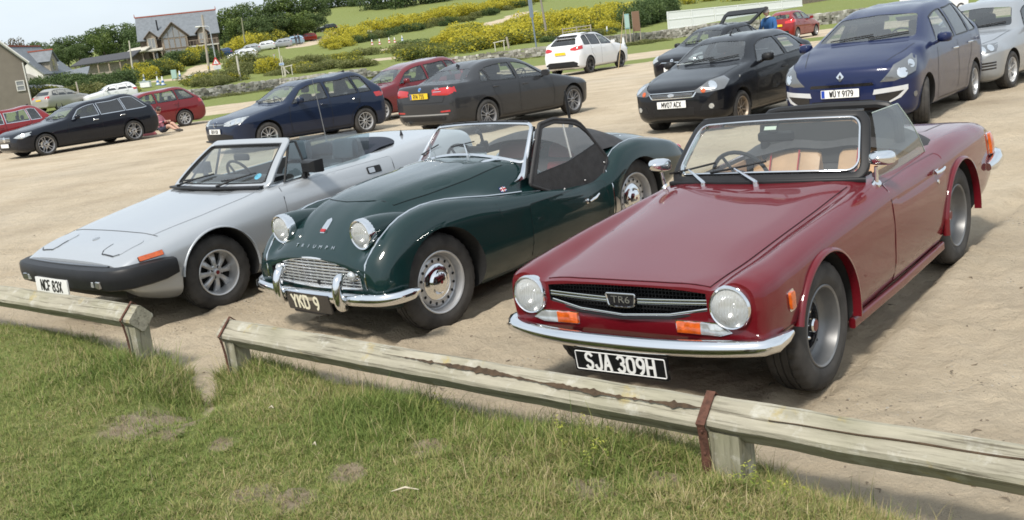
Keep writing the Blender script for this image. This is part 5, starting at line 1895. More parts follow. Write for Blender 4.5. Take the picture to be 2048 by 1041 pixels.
for (u1,v1,u0,v0,lab) in ((557,95,566,153,'thin pale signpost carrying a small blue sign, left of a pair'),(563,112,570,152,'shorter thin post, right of the pair of signposts')):
	e,t = pole('sign_post',u1,v1,u0,v0,93,.05,M_PALEP,lab,'post',.9)
	if 'blue' in lab:
		mb = MB().box((t.x * .45 + .05,-.06,t.z * .42),(.44,.03,.22)); sn = mb.build('sign_board',mat('pale_blue_sign',(.45,.55,.65),.5),e)
		mb = MB().box((t.x * .45 + .05,-.08,t.z * .42),(.34,.012,.06)); mb.build('sign_bar',EUBLUE,sn)
A_ = px_d(571,146,95)
e = empty('stile',A_,label='small pale wooden stile beside the twin signposts',cat='stile')
for i,(a_,b_) in enumerate((((0,0,-.6),(0,0,.5)),((.62,0,-.6),(.62,0,.62)),((-.1,0,.5),(.75,0,.62)),((-.2,0,.6),(.3,.1,-.1)))):
	mb = MB().tube([a_,b_],.05,5); mb.build('bar',M_PALEP,e)
e,t = pole('sign_post',1059,-2,1072,90,90,.07,M_BLUEP,'blue grey square post standing in front of the yellow gorse','post',1.0)
mb = MB().box((t.x * .85,-.02,t.z * .80),(.34,.05,1.6)); mb.build('sign_back',M_BLUEP,e)
e,t = pole('utility_pole',1081,-3,1091,54,108,.13,mat('brown_grey_pole',(.25,.225,.19),.9),'grey utility pole cut by the top of the picture, in the gorse')
A_ = px_d(1000,98,97)
e = empty('bench_frame',A_,label='small pale wooden frame on the bank above the saloon roof',cat='stile')
for a_,b_ in (((-.45,0,-.5),(-.45,0,.62)),((.42,0,-.5),(.42,0,.70)),((-.6,0,.60),(.55,0,.72))):
	mb = MB().tube([a_,b_],.05,5); mb.build('bar',M_PALEP,e)
e,t = pole('timber_post',1013,74,1017,92,98,.10,M_POLE,'short wooden post right of the small wooden frame','post',1.0)
# low rail gate behind the white car
A_,B_ = px_d(1126,70,98),px_d(1182,62,98)
e = empty('rail_gate',A_,label='low grey wooden rail gate behind the white car',cat='gate')
dd_ = B_ - A_
for z in (.2,.5):
	mb = MB().tube([(0,0,z),(dd_.x,dd_.y,dd_.z + z)],.045,5); mb.build('rail',M_POLE,e)
for k in (0,.5,1):
	mb = MB().tube([(dd_.x * k,dd_.y * k,dd_.z * k - .6),(dd_.x * k,dd_.y * k,dd_.z * k + .6)],.06,5); mb.build('post',M_POLE,e)
# green notice board on two posts, left
def board(u0,v0,u1,v1,vb,d,m,label,posts=True):
	a_,b_ = px_d(u0,v0,d),px_d(u1,v1,d)
	gnd_ = px_d((u0 + u1) / 2,vb,d)
	e = empty('notice_board',gnd_,label=label,cat='sign')
	cx_ = (a_.x + b_.x) / 2 - gnd_.x; zc_ = (a_.z + b_.z) / 2 - gnd_.z; w_ = abs(b_.x - a_.x); h_ = abs(a_.z - b_.z)
	mb = MB().box((cx_,0,zc_),(w_,.05,h_),bev=.02); bb_ = mb.build('panel',m,e)
	if 'brown' not in label:
	  mb = MB().box((cx_,-.035,zc_),(w_ * .86,.02,h_ * .84)); mb.build('notice',mat('notice_' + m.name,tuple(min(1,c * 1.3 + .05) for c in m.diffuse_color[:3]) if False else (.33,.47,.43),.6),bb_)
	if posts:
		for s_ in (-1,1):
			mb = MB().tube([(cx_ + s_ * w_ * .46,.04,-.8),(cx_ + s_ * w_ * .46,.04,zc_ + h_ * .5)],.05,6); mb.build('post',M_POLE,e)
	return e
board(341,141,355,158,172,104,mat('sea_green_board',(.30,.46,.40),.6),'pale sea-green notice board on two posts by the entrance')
board(376,151,385,160,168,100,M_WBOARD,'small white and red prohibition board by the entrance track')
board(1248,29,1260,58,78,92,mat('teal_board',(.20,.36,.38),.6),'tall teal notice board on wooden posts behind the white car')
board(1263,24,1281,62,76,93,mat('brown_board',(.19,.11,.07),.7),'brown wooden back board beside the teal notice board')
board(546,109,551,120,128,104,mat('red_board',(.42,.10,.09),.6),'small red and white sign in the scrub left of the twin signposts')
e,t = pole('bamboo_cane',1247,24,1236,147,43.5,.018,mat('bamboo',(.42,.33,.19),.7),'thin leaning bamboo cane stuck in the ground by the white car','cane',.6)
e,t = pole('timber_post',152,164,160,198,84,.07,M_POLE,'leaning grey post between the silver sport utility car and the white hatchback','post',.9)
def cone(u,v,d,h,label,base=(.05,.16,.40),body=(.72,.73,.74),group='traffic cones round the entrance and tracks'):
	p = px_t(u,v,d)
	e = empty('traffic_cone',p,label=label,cat='cone',group=group)
	mb = MB().box((0,0,.03),(h * .55,h * .55,.06),bev=.02); mb.build('cone_base',mat('cone_%.2f' % base[0],base,.6),e)
	mb = MB().lathe([(h * .20,0),(h * .05,h),(.001,h)],12,Matrix.Rotation(PI / 2,4,'X')); mb.build('cone_body',mat('cone_body_%.2f' % body[0],body,.6),e,40)
	mb = MB().lathe([(h * .162,h * .28),(h * .125,h * .52)],12,Matrix.Rotation(PI / 2,4,'X')); mb.build('cone_band',mat('cone_%.2f' % base[0],base,.6),e,40)
RD = (.50,.05,.03)
for i,(u,v,d,c,lab) in enumerate([(289,163,100,None,'white and blue cone furthest left on the green by the entrance'),(315,158,100,RD,'white and red cone on the green left of the notice board'),(317,172,95,None,'blue and white cone left of the tall entrance post'),(327,172,92,None,'taller blue and white cone at the entrance'),(361,158,95,None,'blue cone right of the sea-green notice board'),
	 (646,90,130,None,'white cone below the hill track, left of the red ones'),(707,66,150,RD,'left of two red and white cones beside the hill track'),(711,66,150,RD,'right of two red and white cones beside the hill track'),(745,92,120,RD,'leftmost cone in the row above the red hatchback'),(760,91,120,RD,'second cone in the row above the red hatchback'),(779,87,120,RD,'third cone in the row above the saloon'),(790,86,120,RD,'fourth cone in the row above the saloon'),(805,83,120,None,'rightmost white cone in the row above the saloon'),(1215,70,80,None,'white cone on the wall line behind the white car')]):
	cone(u,v,d,.85,lab,c or (.05,.16,.40))
p = px_t(1248,98,40); cn_ = empty('traffic_cone',(p.x,p.y,hz_at(p.x,p.y)),label='blue and white cone just right of the white sport utility car',cat='cone',group='traffic cones round the entrance and tracks')
mb = MB().box((0,0,.04),(.55,.55,.08),bev=.02); mb.build('cone_base',mat('cone_0.05',(.05,.16,.40),.6),cn_)
mb = MB().lathe([(.19,.05),(.05,.92),(.001,.92)],14,Matrix.Rotation(PI / 2,4,'X')); mb.build('cone_body',mat('cone_body_0.72',(.72,.73,.74),.6),cn_)
mb = MB().lathe([(.185,.12),(.155,.32)],14,Matrix.Rotation(PI / 2,4,'X')); mb.build('cone_band',mat('cone_0.05',(.05,.16,.40),.6),cn_)
# low table or crate at the entrance
p = px_t(293,178,88); e = empty('crate',p,label='pale crate standing by the entrance cones',cat='crate'); mb = MB().box((0,0,.3),(.9,.5,.5),bev=.03); mb.build('side',M_WBOARD,e); mb = MB().box((0,0,.58),(.96,.56,.06),bev=.01); mb.build('lid',mat('pale_blue_sign',(.45,.55,.65),.5),e)
# ------------------------------------------------------------------ shared hero pieces
class Screen:
	"""a curved windscreen between a base line and a top line; u -1..1 across, v 0..1 up"""
	def __init__(s,b,t,bow=.02):
		s.b,s.t,s.bow = b,t,bow      # (x at corner, x at centre, half width, z at corner, z at centre)
	def p(s,u,v):
		def ln(q): return Vector((q[1] + (q[0] - q[1]) * u * u,q[2] * u,q[4] + (q[3] - q[4]) * u * u))
		a,c = ln(s.b),ln(s.t)
		p = a.lerp(c,v)
		return p + s.n0(u) * (s.bow * 4 * v * (1 - v))
	def n0(s,u):
		def ln(q,u): return Vector((q[1] + (q[0] - q[1]) * u * u,q[2] * u,q[4] + (q[3] - q[4]) * u * u))
		e = .01
		du = ln(s.b,u + e) - ln(s.b,u - e)
		dv = ln(s.t,u) - ln(s.b,u)
		return du.cross(dv).normalized()
	def loop(s,iu,iv0,iv1,r=.12,rv=.16,n=5,dens=10,bot_round=True):
		base = [(-iu,iv0),(iu,iv0),(iu,iv1),(-iu,iv1)]
		out = []
		for i,(cu,cv) in enumerate(base):
			su,sv = (1 if cu < 0 else -1),(1 if cv == iv0 else -1)
			k = 1 if (bot_round or cv == iv1) else .25
			c = (cu + su * r * k,cv + sv * rv * k)
			a0 = {(-1,1): PI,(1,1): 1.5 * PI,(1,-1): 0,(-1,-1): .5 * PI}[(-su,sv)]
			for j in range(n + 1):
				a = a0 + j * PI / 2 / n
				out.append((c[0] + r * k * math.cos(a),c[1] + rv * k * math.sin(a)))
		dn = []
		for i in range(len(out)):
			a,b = Vector(out[i]),Vector(out[(i + 1) % len(out)])
			m = max(1,int((b - a).length * dens))
			dn += [tuple(a.lerp(b,j / m)) for j in range(m)]
		return dn
	def frame(s,car,name,lp,prof,m):
		mb = MB()
		mb.sweep([s.p(*q) for q in lp],prof,up=[s.n0(q[0]) for q in lp],closed=True)
		return mb.build(name,m,car,50)
	def pane(s,car,name,iu,iv0,iv1,m,nu=18,nv=10):
		G = [[s.p(-iu + 2 * iu * i / nu,iv0 + (iv1 - iv0) * j / nv) for j in range(nv + 1)] for i in range(nu + 1)]
		mb = MB().grid([[list(q) for q in r_] for r_ in G])
		return mb.build(name,m,car,60)
def rodr(w,h,n=3,r=None):
	r = r or min(w,h) * .35
	return rpoly([(-w/2,-h/2),(w/2,-h/2),(w/2,h/2),(-w/2,h/2)],r,n)
def headlamp(car,x,y,z,r,rim_r,m_rim=None,dep=.05,tilt=0.0):
	"""chrome bezel, ribbed domed glass and a bright bowl behind it, facing +x"""
	M = Matrix.Translation((x,y,z)) @ Matrix.Rotation(tilt,4,'Y') @ Matrix.Rotation(-PI / 2,4,'Z')
	mb = MB()
	mb.lathe([(rim_r * .97,-dep),(rim_r,-.01),(rim_r * .985,.010),(rim_r * .93,.020),(r * 1.0,.016),(r * .98,.004)],40,M)
	o = mb.build('headlamp',m_rim or CHROME,car,40)
	b = MB()
	b.lathe([(r * .99,.004),(r * .85,-.020),(r * .6,-.045),(r * .3,-.06),(.001,-.065)],32,M)
	b.lathe([(.001,-.02),(.014,-.024),(.02,-.045),(.015,-.06)],12,M)
	b.build('reflector',REFL,o,60)
	g = MB()
	g.lathe([(.0005,.034),(r * .3,.032),(r * .6,.026),(r * .85,.016),(r * .99,.006)],32,M)
	for k in range(-5,6):         # moulded ribs of the lens
		a = k * r / 6.2
		q = math.sqrt(max(0,(r * .92) ** 2 - a * a))
		pts = []
		for i in range(9):
			b_ = -q + 2 * q * i / 8
			d = .034 * (1 - ((a * a + b_ * b_) / (r * r)) ** 1.2) + .003
			pts.append(M @ Vector((a,d,b_)))
		g.tube(pts,.0022,4)
	g.build('lens',GLASSL,o,60)
	return o
def lamp_bar(name,car,poly,axis,skin,m,border=.010,dome=.006):
	b = skin.patch(name,poly,axis,CHROME,car,.004,.012,.05)
	cx = sum(p[0] for p in poly) / len(poly); cy = sum(p[1] for p in poly) / len(poly)
	w = max(p[0] for p in poly) - min(p[0] for p in poly); h = max(p[1] for p in poly) - min(p[1] for p in poly)
	q = [(cx + (p[0] - cx) * (1 - border * 2 / w),cy + (p[1] - cy) * (1 - border * 2 / h)) for p in poly]
	return b,q
# ------------------------------------------------------------------ the dark red roadster
def build_red():
	P_RED = paint('ruby_red_paint',(0.112,0.003,0.008),0.0,0.4,.015)
	car = car_root('roadster',0.944,5.091,R(-40.4),-.049,R(0.9),R(-2.0),
				   'dark red open-top classic roadster with orange indicators, parked nearest the rail','car')
	T = [  # x, then (y,z) x 12 from the top centre line round to the bottom centre line
	 (.645,[(0,.690),(.23,.690),(.43,.684),(.47,.680),(.575,.722),(.655,.700),(.682,.62),(.680,.53),(.66,.485),(.60,.462),(.35,.455),(0,.455)]),
	 (.615,[(0,.698),(.23,.698),(.435,.691),(.475,.686),(.580,.733),(.672,.708),(.703,.62),(.702,.50),(.690,.44),(.64,.415),(.35,.405),(0,.405)]),
	 (.530,[(0,.708),(.23,.707),(.445,.700),(.485,.697),(.590,.745),(.690,.716),(.724,.62),(.722,.49),(.700,.425),(.64,.395),(.35,.36),(0,.36)]),
	 (.330,[(0,.728),(.24,.727),(.462,.716),(.500,.712),(.605,.758),(.702,.726),(.735,.62),(.734,.50),(.712,.425),(.66,.39),(.35,.30),(0,.30)]),
	 (.000,[(0,.768),(.25,.766),(.485,.752),(.518,.746),(.615,.782),(.707,.746),(.738,.63),(.738,.48),(.720,.30),(.67,.205),(.35,.20),(0,.20)]),
	 (-.40,[(0,.812),(.26,.809),(.512,.792),(.543,.785),(.625,.802),(.711,.757),(.739,.63),(.738,.48),(.720,.30),(.67,.200),(.35,.19),(0,.19)]),
	 (-.75,[(0,.850),(.27,.847),(.538,.830),(.565,.822),(.635,.815),(.713,.765),(.739,.63),(.738,.48),(.720,.30),(.67,.200),(.35,.19),(0,.19)]),
	 (-.97,[(0,.862),(.27,.860),(.553,.842),(.580,.834),(.640,.820),(.714,.768),(.739,.63),(.738,.48),(.720,.30),(.67,.200),(.35,.19),(0,.19)]),
	 (-1.40,[(0,.840),(.27,.840),(.560,.830),(.585,.824),(.642,.808),(.714,.760),(.739,.63),(.738,.48),(.720,.30),(.67,.200),(.35,.19),(0,.19)]),
	 (-1.85,[(0,.835),(.27,.835),(.560,.828),(.585,.824),(.643,.812),(.714,.765),(.739,.63),(.738,.48),(.720,.30),(.67,.205),(.35,.19),(0,.19)]),
	 (-2.24,[(0,.842),(.27,.842),(.555,.838),(.580,.836),(.643,.826),(.712,.776),(.739,.63),(.738,.48),(.720,.30),(.67,.210),(.35,.20),(0,.20)]),
	 (-2.65,[(0,.832),(.27,.832),(.545,.828),(.575,.826),(.637,.816),(.704,.770),(.732,.63),(.732,.48),(.715,.32),(.66,.245),(.35,.23),(0,.23)]),
	 (-2.98,[(0,.806),(.27,.806),(.535,.802),(.565,.800),(.625,.790),(.688,.748),(.715,.62),(.715,.48),(.695,.36),(.64,.300),(.35,.28),(0,.28)]),
	 (-3.10,[(0,.782),(.27,.782),(.525,.778),(.555,.776),(.612,.764),(.672,.722),(.698,.62),(.698,.49),(.675,.40),(.62,.360),(.35,.35),(0,.35)]),
	 (-3.135,[(0,.760),(.27,.760),(.515,.756),(.545,.754),(.598,.742),(.655,.705),(.680,.62),(.680,.51),(.655,.44),(.60,.410),(.35,.40),(0,.40)]),
	]
	P = [[(x,y,z) for y,z in row] for x,row in T]
	G,iu,jv = net(P,8,6)
	hull = hull_mesh('body',G,[P_RED,VOID,CABIN,BLACK],50)
	sk = Skin(hull)
	cutters = []
	for x in (0,-2.235):
		for sg in (1,-1):
			cutters.append(arch_cutter(x,.362,sg * .46,sg * .90,.325))
	mouth = MB()   # grille opening
	mp = [(-.440,.583),(-.25,.551),(0,.537),(.25,.551),(.440,.583),(.448,.640),(.425,.668),(.2,.679),(0,.681),(-.2,.679),(-.425,.668),(-.448,.640)]
	ys = [-.4431,-.41,-.32,-.21,-.1,.011,.12,.22,.33,.41,.4437]
	vs,fs = [],[]
	for y in ys:
		zb = .5363 + .045 * (y / .44) ** 2
		zt = .6813 - .016 * abs(y / .44) ** 3
		vs += [(.5201,y,zb),(.93,y,zb),(.93,y,zt),(.5201,y,zt)]
	for i in range(len(ys) - 1):
		for k in range(4):
			fs.append((i * 4 + k,i * 4 + (k + 1) % 4,i * 4 + 4 + (k + 1) % 4,i * 4 + 4 + k))
	fs += [(0,1,2,3),tuple(len(vs) - 1 - k for k in range(4))]
	mouth.add(vs,fs)
	cutters.append(mouth.mesh('c',BLACK,0,True))
	cutters.append(zprism(rpoly([(-1.02,-.575),(-1.02,.575),(-1.98,.575),(-1.98,-.575)],.10,4),.32,1.3,CABIN))
	for sg in (1,-1):
		lc = MB(); lc.lathe([(.0008,-.12),(.093,-.12),(.093,.2),(.0008,.2)],40,Matrix.Translation((.650,sg * .563,.610)) @ Matrix.Rotation(-PI / 2,4,'Z'))
		lm = lc.mesh('c',VOID,0); bm = bmesh.new(); bm.from_mesh(lm); bmesh.ops.remove_doubles(bm,verts=bm.verts,dist=.003); bmesh.ops.recalc_face_normals(bm,faces=bm.faces); bm.to_mesh(lm); bm.free()
		cutters.append(lm)
	me = cut(hull,cutters)
	me.shade_smooth(); me.set_sharp_from_angle(angle=R(42))
	link('body',me,car)
	# bonnet and door as plates standing a hair proud, with their shut lines
	bon = [(.615,-.455),(.615,.455),(.33,.480),(0,.503),(-.4,.530),(-.79,.555)] + [(-.80 - .05 * (1 - (y / .55) ** 2),y) for y in (.4,.2,0,-.2,-.4)] + [(-.79,-.555),(-.4,-.530),(0,-.503),(.33,-.480)]
	sk.patch('bonnet',bon,'+z',P_RED,car,.0045,.004,.07)
	mbg = MB()
	sk.ribbon('g',bon,'+z',.007,BLACK,car,.0018,.05,True,mbg)
	for sg,ax in ((1,'+y'),(-1,'-y')):
		dr = rpoly([(-.965,.25),(-1.82,.25),(-1.90,.50),(-1.90,.795),(-.955,.80)],.03,3)
		d = sk.patch('door',dr,ax,P_RED,car,.0035,.004,.08)
		sk.ribbon('g',dr,ax,.008,BLACK,car,.0015,.05,True,mbg)
		h = MB()
		h.box((-1.70,sg * .748,.715),(.05,.012,.03),bev=.004)
		h.tube([(-1.67,sg * .755,.712),(-1.69,sg * .772,.716),(-1.75,sg * .775,.720),(-1.80,sg * .768,.722)],[.010,.011,.010,.007],8)
		h.build('door_handle',CHROME,d)
		k = MB(); k.lathe([(.013,0),(.012,.008),(.0005,.009)],14,Matrix.Translation((-1.745,sg * .740,.645)) @ (Matrix.Identity(4) if sg > 0 else Matrix.Rotation(PI,4,'Z')))
		k.build('door_lock',CHROME,d)
	# boot lid line, nose joint
	boot = rpoly([(-2.42,-.46),(-2.42,.46),(-3.06,.46),(-3.06,-.46)],.05,3)
	sk.ribbon('g',boot,'+z',.007,BLACK,car,.0018,.05,True,mbg)
	for sg,ax in ((1,'+y'),(-1,'-y')):
		sk.ribbon('g',[(.365,.46),(.60,.46)],ax,.004,BLACK,car,.0015,.05,False,mbg)
	mbg.build('panel_gap',BLACK,car)
	for x in (0,-2.235):
		for sg in (1,-1):
			arch_lip(car,x,.360,.735,.325,-12 if x == 0 else -8,163 if x == 0 else 188,P_RED,.016,.045,sg)
	# sill strip
	for sg in (1,-1):
		sl = MB(); sl.sweep([(-.36,sg * .700,.205),(-1.1,sg * .706,.20),(-1.88,sg * .700,.205)],rodr(.035,.055),up=(0,0,1)); sl.build('sill',P_RED,car)
	# ---- nose: grille, bars, badge
	gr = MB()
	gr.box((.535,0,.61),(.006,.92,.17),mi=1)
	n = 46
	for i in range(n + 1):
		y = -.435 + .87 * i / n
		gr.box((.575,y,.608),(.05,.0045,.145),mi=0)
	for z in (.556,.575,.594,.613,.632,.651,.670):
		gr.box((.583,0,z),(.03,.885,.004),mi=0)
	g = gr.build('grille',[BLACK,VOID],car,0,False)
	b = MB()
	for dz in (-.006,.009):
		for s_ in (1,-1):
			b = MB()
			b.sweep([(.655 - .02 * (y / .44) ** 2,s_ * y,.620 + dz - .01 * (1 - y / .44)) for y in (.085,.2,.3,.40,.445)],rodr(.012,.009,2),up=(1,0,0))
			b.build('grille_bar',CHROME,g)
	b = MB()
	b.sweep([(.658 - .03 * (p[0] / .44) ** 2,p[0],p[1] + .004) for p in mp[:5]],rodr(.014,.014,2),up=(1,0,0))
	b.build('grille_trim',CHROME,g)
	b = MB()
	b.sweep([(.655 - .03 * (p[0] / .44) ** 2,p[0],p[1] - .012) for p in mp[:5]],rodr(.012,.022,2),up=(1,0,0))
	b.build('grille_seal',BLACK,g)
	bp = rpoly([(-.072,-.028),(-.04,-.036),(.04,-.036),(.072,-.028),(.082,.030),(-.082,.030)],.008,3)
	bm_ = MB(); bm_.prism(bp,.02,Matrix.Translation((.648,0,.618)) @ Matrix.Rotation(-PI / 2,4,'Z'))
	bd = bm_.build('badge',GLOSSB,g,30)
	bt = MB(); bt.tube([(.670,p[0],.618 + p[1]) for p in bp],.0042,6,closed=True); bt.build('badge_border',CHROME,bd)
	text('badge_lettering','TR6',.036,face_M(.671,0,.618),CHROME,bd,sx=1.25)
	# ---- lamps
	for sg in (1,-1):
		headlamp(car,.650,sg * .563,.610,.090,.1025)
		ip = [(sg * q[0],q[1]) for q in [(.275,.470),(.500,.470),(.560,.490),(.505,.532),(.275,.532)]]
		bz,q = lamp_bar('indicator',car,ip,'+x',sk,CHROME,.007)
		xm = sg * .405
		am = [(xm,.476),(sg * .282,.476),(sg * .282,.526),(xm,.526)]
		cl = [(xm,.476),(sg * .497,.476),(sg * .552,.491),(sg * .501,.526),(xm,.526)]
		sk.patch('amber_lens',am,'+x',LENSA,bz,.012,.010,.03,dome=.006)
		sk.patch('clear_lens',cl,'+x',LENSW,bz,.012,.010,.03,dome=.006)
		sm = rpoly([(.372,.528),(.432,.528),(.438,.622),(.378,.628)],.012,3)
		ax = '+y' if sg > 0 else '-y'
		bz,q = lamp_bar('side_marker',car,sm,ax,sk,CHROME,.009)
		sk.patch('amber_lens',q,ax,LENSA,bz,.012,.010,.03,dome=.006)
		tl = rpoly([(-2.985,.555),(-3.105,.555),(-3.105,.72),(-2.985,.72)],.012,3)
		bz,q = lamp_bar('tail_lamp',car,tl,ax,sk,CHROME,.012)
		sk.patch('amber_lens',q,ax,LENSA,bz,.020,.02,.04,dome=.010)
	# ---- bumpers and plate
	bp = [(-.045,-.02),(-.045,.025),(-.030,.040),(-.005,.046),(.020,.040),(.034,.018),(.036,-.012),(.022,-.034),(-.005,-.042),(-.028,-.036)]
	path = []
	for i in range(41):
		y = -.70 + 1.40 * i / 40
		path.append((.765 - .115 * abs(y / .70) ** 2.6,y,.432))
	tip = [(.46,-.752,.445),(.53,-.750,.440),(.600,-.738,.435)]
	path = tip + path + [(p[0],-p[1],p[2]) for p in reversed(tip)]
	k = len(path)
	b = MB(); b.sweep(path,[(a,q * .88) for a,q in bp],up=(0,0,1),sc=[.35,.75] + [1] * (k - 4) + [.75,.35])
	b.build('front_bumper',CHROME,car,50)
	for sg in (1,-1):
		b = MB(); b.box((.66,sg * .33,.40),(.14,.05,.03),bev=.006); b.build('bumper_iron',BLACK,car)
	for sg in (1,-1):
		path = [(-2.86,.742,.50),(-2.95,.752,.505),(-3.06,.750,.515),(-3.14,.735,.522),(-3.20,.69,.525),(-3.225,.58,.525),(-3.235,.40,.525)]
		b = MB(); b.sweep([(p[0],sg * p[1],p[2]) for p in path],[(a,q * 1.25) for a,q in bp],up=(0,0,1),sc=[.5,.85,1,1,1,1,1])
		b.build('rear_bumper',CHROME,car,50)
	plate(car,.772,.018,.333,.525,.118,'SJA 309H','+x',GLOSSB,WHITEL,R(-4),WHITEL,sx=.84,th=.079)
	# ---- windscreen
	S = Screen((-.945,-.815,.600,.850,.875),(-1.235,-1.155,.520,1.158,1.178),.012)
	lp = S.loop(1.0,0.0,1.0,.10,.20)
	S.frame(car,'windscreen_frame',lp,rodr(.055,.032,3),BLACK)
	S.frame(car,'screen_trim',S.loop(.945,.085,.925,.10,.18),rodr(.011,.036,2),CHROME)
	S.pane(car,'windscreen',.955,.07,.94,GLASS)
	sc_ = MB(); sc_.sweep([(S.p(u,0) + Vector((-.005,0,-.012))) for u in [-1 + i / 10 for i in range(21)]],rodr(.09,.03),up=(0,0,1)); sc_.build('scuttle_seal',BLACK,car)
	hr = MB(); hr.sweep([S.p(u,1.0) + Vector((-.02,0,.012)) for u in [-.97 + 1.94 * i / 20 for i in range(21)]],rodr(.05,.022),up=(0,0,1)); hr.build('header_rail',BLACK,car)
	mi = MB(); mi.box((-1.12,0.02,1.07),(.03,.23,.06),bev=.012); mi.tube([(-1.13,.02,1.09),(-1.17,.02,1.15)],.007,6); mi.build('rear_view_mirror',BLACK,car)
	st = MB(); st.box((-1.095,.0,1.125),(.002,.075,.025),M=Matrix.Rotation(-.75,4,'Y')); st.build('tax_sticker',mat('pale_sticker',(.55,.6,.5),.6),car)
	for py,l in ((-.30,.34),(.05,.36)):
		w = MB()
		u0 = py / .6
		p0 = S.p(u0,-.05) + Vector((.06,0,0)); p1 = S.p(u0 - .30,.17) + Vector((.035,0,.01))
		w.tube([p0 + Vector((0,0,-.02)),p0 + Vector((0,0,.02))],.016,10)
		w.tube([p0 + Vector((0,0,.02)),p1],[.011,.006],6)
		o = w.build('wiper_arm',CHROME,car)
		w = MB(); w.tube([S.p(u0 - .58,.10) + Vector((.02,0,.012)),p1,S.p(u0 + .02,.25) + Vector((.02,0,.012))],.007,6); w.build('wiper_blade',BLACK,o)
	# ---- door mirrors
	for sg in (1,-1):
		w = MB()
		bx,by,bz = -.93,sg * .665,.812
		w.tube([(bx,by,bz),(bx + .005,by + sg * .01,bz + .012)],[.028,.022],14)
		w.tube([(bx,by,bz + .01),(bx + .01,by + sg * .008,bz + .10)],[.013,.011],10)
		o = w.build('wing_mirror',CHROME,car)
		q = MB()
		pf = [(.065,.012,.006),(.042,.038,.022),(0,.062,.036),(-.045,.072,.042),(-.058,.070,.040)]
		vs,fs = [],[]
		for dx,hw,hh in pf:
			for t in range(14):
				a = 2 * PI * t / 14
				c_,s_ = math.cos(a),math.sin(a)
				e = 2 / 3.2
				vs.append((bx + .015 + dx,by + sg * .03 + hw * (abs(c_) ** e) * (1 if c_ > 0 else -1),bz + .145 + hh * (abs(s_) ** e) * (1 if s_ > 0 else -1) + dx * .12))
		for i in range(4):
			for t in range(14):
				fs.append((i * 14 + t,i * 14 + (t + 1) % 14,i * 14 + 14 + (t + 1) % 14,i * 14 + 14 + t))
		fs += [list(range(14)),list(range(69,55,-1))]
		q.add(vs,fs); q.build('mirror_head',CHROME,o,50)
	# ---- raised left window, folded hood, roll bar, cabin
	def sidewin(sg):
		G_ = []
		a0,a1,b0,b1 = Vector((-1.00,.632,.80)),Vector((-1.265,.545,1.155)),Vector((-1.86,.640,.80)),Vector((-1.62,.570,1.150))
		for i in range(9):
			r_ = []
			for j in range(7):
				t,v = i / 8,j / 6
				p = a0.lerp(a1,v).lerp(b0.lerp(b1,v),t) + Vector((0,.018 * math.sin(PI * v),0))
				r_.append((p.x,sg * p.y,p.z))
			G_.append(r_)
		return G_
	mb = MB().grid(sidewin(1)); sw = mb.build('side_window',glass('green_side_glass',(.62,.70,.66),.03,1.3),car,60)
	d = MB(); gq = sidewin(1); d.tube([gq[8][j] for j in range(7)],.004,6); d.tube([gq[i][6] for i in range(9)],.003,6); d.build('glass_edge',mat('ground_glass_edge',(.35,.42,.38),.3),sw)
	rb = MB()
	pts = [(-1.96,-.46,.62),(-1.96,-.455,.97)] + [(-1.96,-.455 + .10 * (1 - math.cos(t)),.97 + .13 * math.sin(t)) for t in (.4,.8,1.2)] + [(-1.96,-.33,1.102),(-1.96,0,1.108)]
	pts = pts + [(p[0],-p[1],p[2]) for p in reversed(pts[:-1])]
	rb.tube(pts,.032,10); rb.build('roll_bar',BLACK,car)
	ws = MB(); ws.box((-1.975,0,.92),(.006,.86,.36),bev=.002); ws.build('wind_stop',glass('dark_mesh_windstop',(.05,.055,.065),.06,.3),car)
	hd = MB()
	rows = []
	for x,z0,hh,w_ in ((-1.93,.80,.05,.56),(-1.98,.80,.10,.60),(-2.10,.82,.12,.615),(-2.24,.83,.10,.60),(-2.34,.835,.045,.53),(-2.38,.835,.006,.45)):
		rows.append([(x + .10 * (abs(t) ** 3),t * w_,z0 + hh * (1 - abs(t) ** 4) + .008 * math.sin(9 * t + x * 7)) for t in [-1 + i / 12 for i in range(25)]])
	hd.grid(rows); hd.build('folded_hood',CLOTHB,car,60)
	TAN = mat('tan_leather',(.44,.27,.15),.5,noise=.15,bump=.15,bscale=40)
	for y in (.30,-.30):
		s_ = seat(car,-1.36,y,.42,TAN,.50,.42,False,.20,hw=.26)
		pp = MB(); xb = -1.36 - .46 + .06
		for yy in (-.10,.10):
			pp.tube([(xb - .015,y + yy,.55),(xb - .09,y + yy,.68),(xb - .17,y + yy,.838)],.005,5)
		pp.build('seat_piping',REDM,s_)
	da = MB(); da.sweep([(-1.08,y,.79) for y in (-.57,-.3,0,.3,.57)],rodr(.13,.12,3,.04),up=(0,0,1)); da.build('dashboard',BLACK,car)
	steering_wheel(car,-1.26,-.30,.80,.185,R(22))
	for sg in (1,-1):
		dc = MB(); dc.box((-1.44,sg * .568,.62),(.84,.012,.36),bev=.004); dc.build('door_card',TAN,car)
	for x in (0,-2.235):
		for sg in (1,-1):
			wheel(car,x,sg * .615,.322,.190,.198,'dish',siped=True,spin=.4 + x)
	un = MB(); un.box((-1.3,0,.20),(2.6,.9,.06)); un.build('chassis',VOID,car)
	return car
build_red()
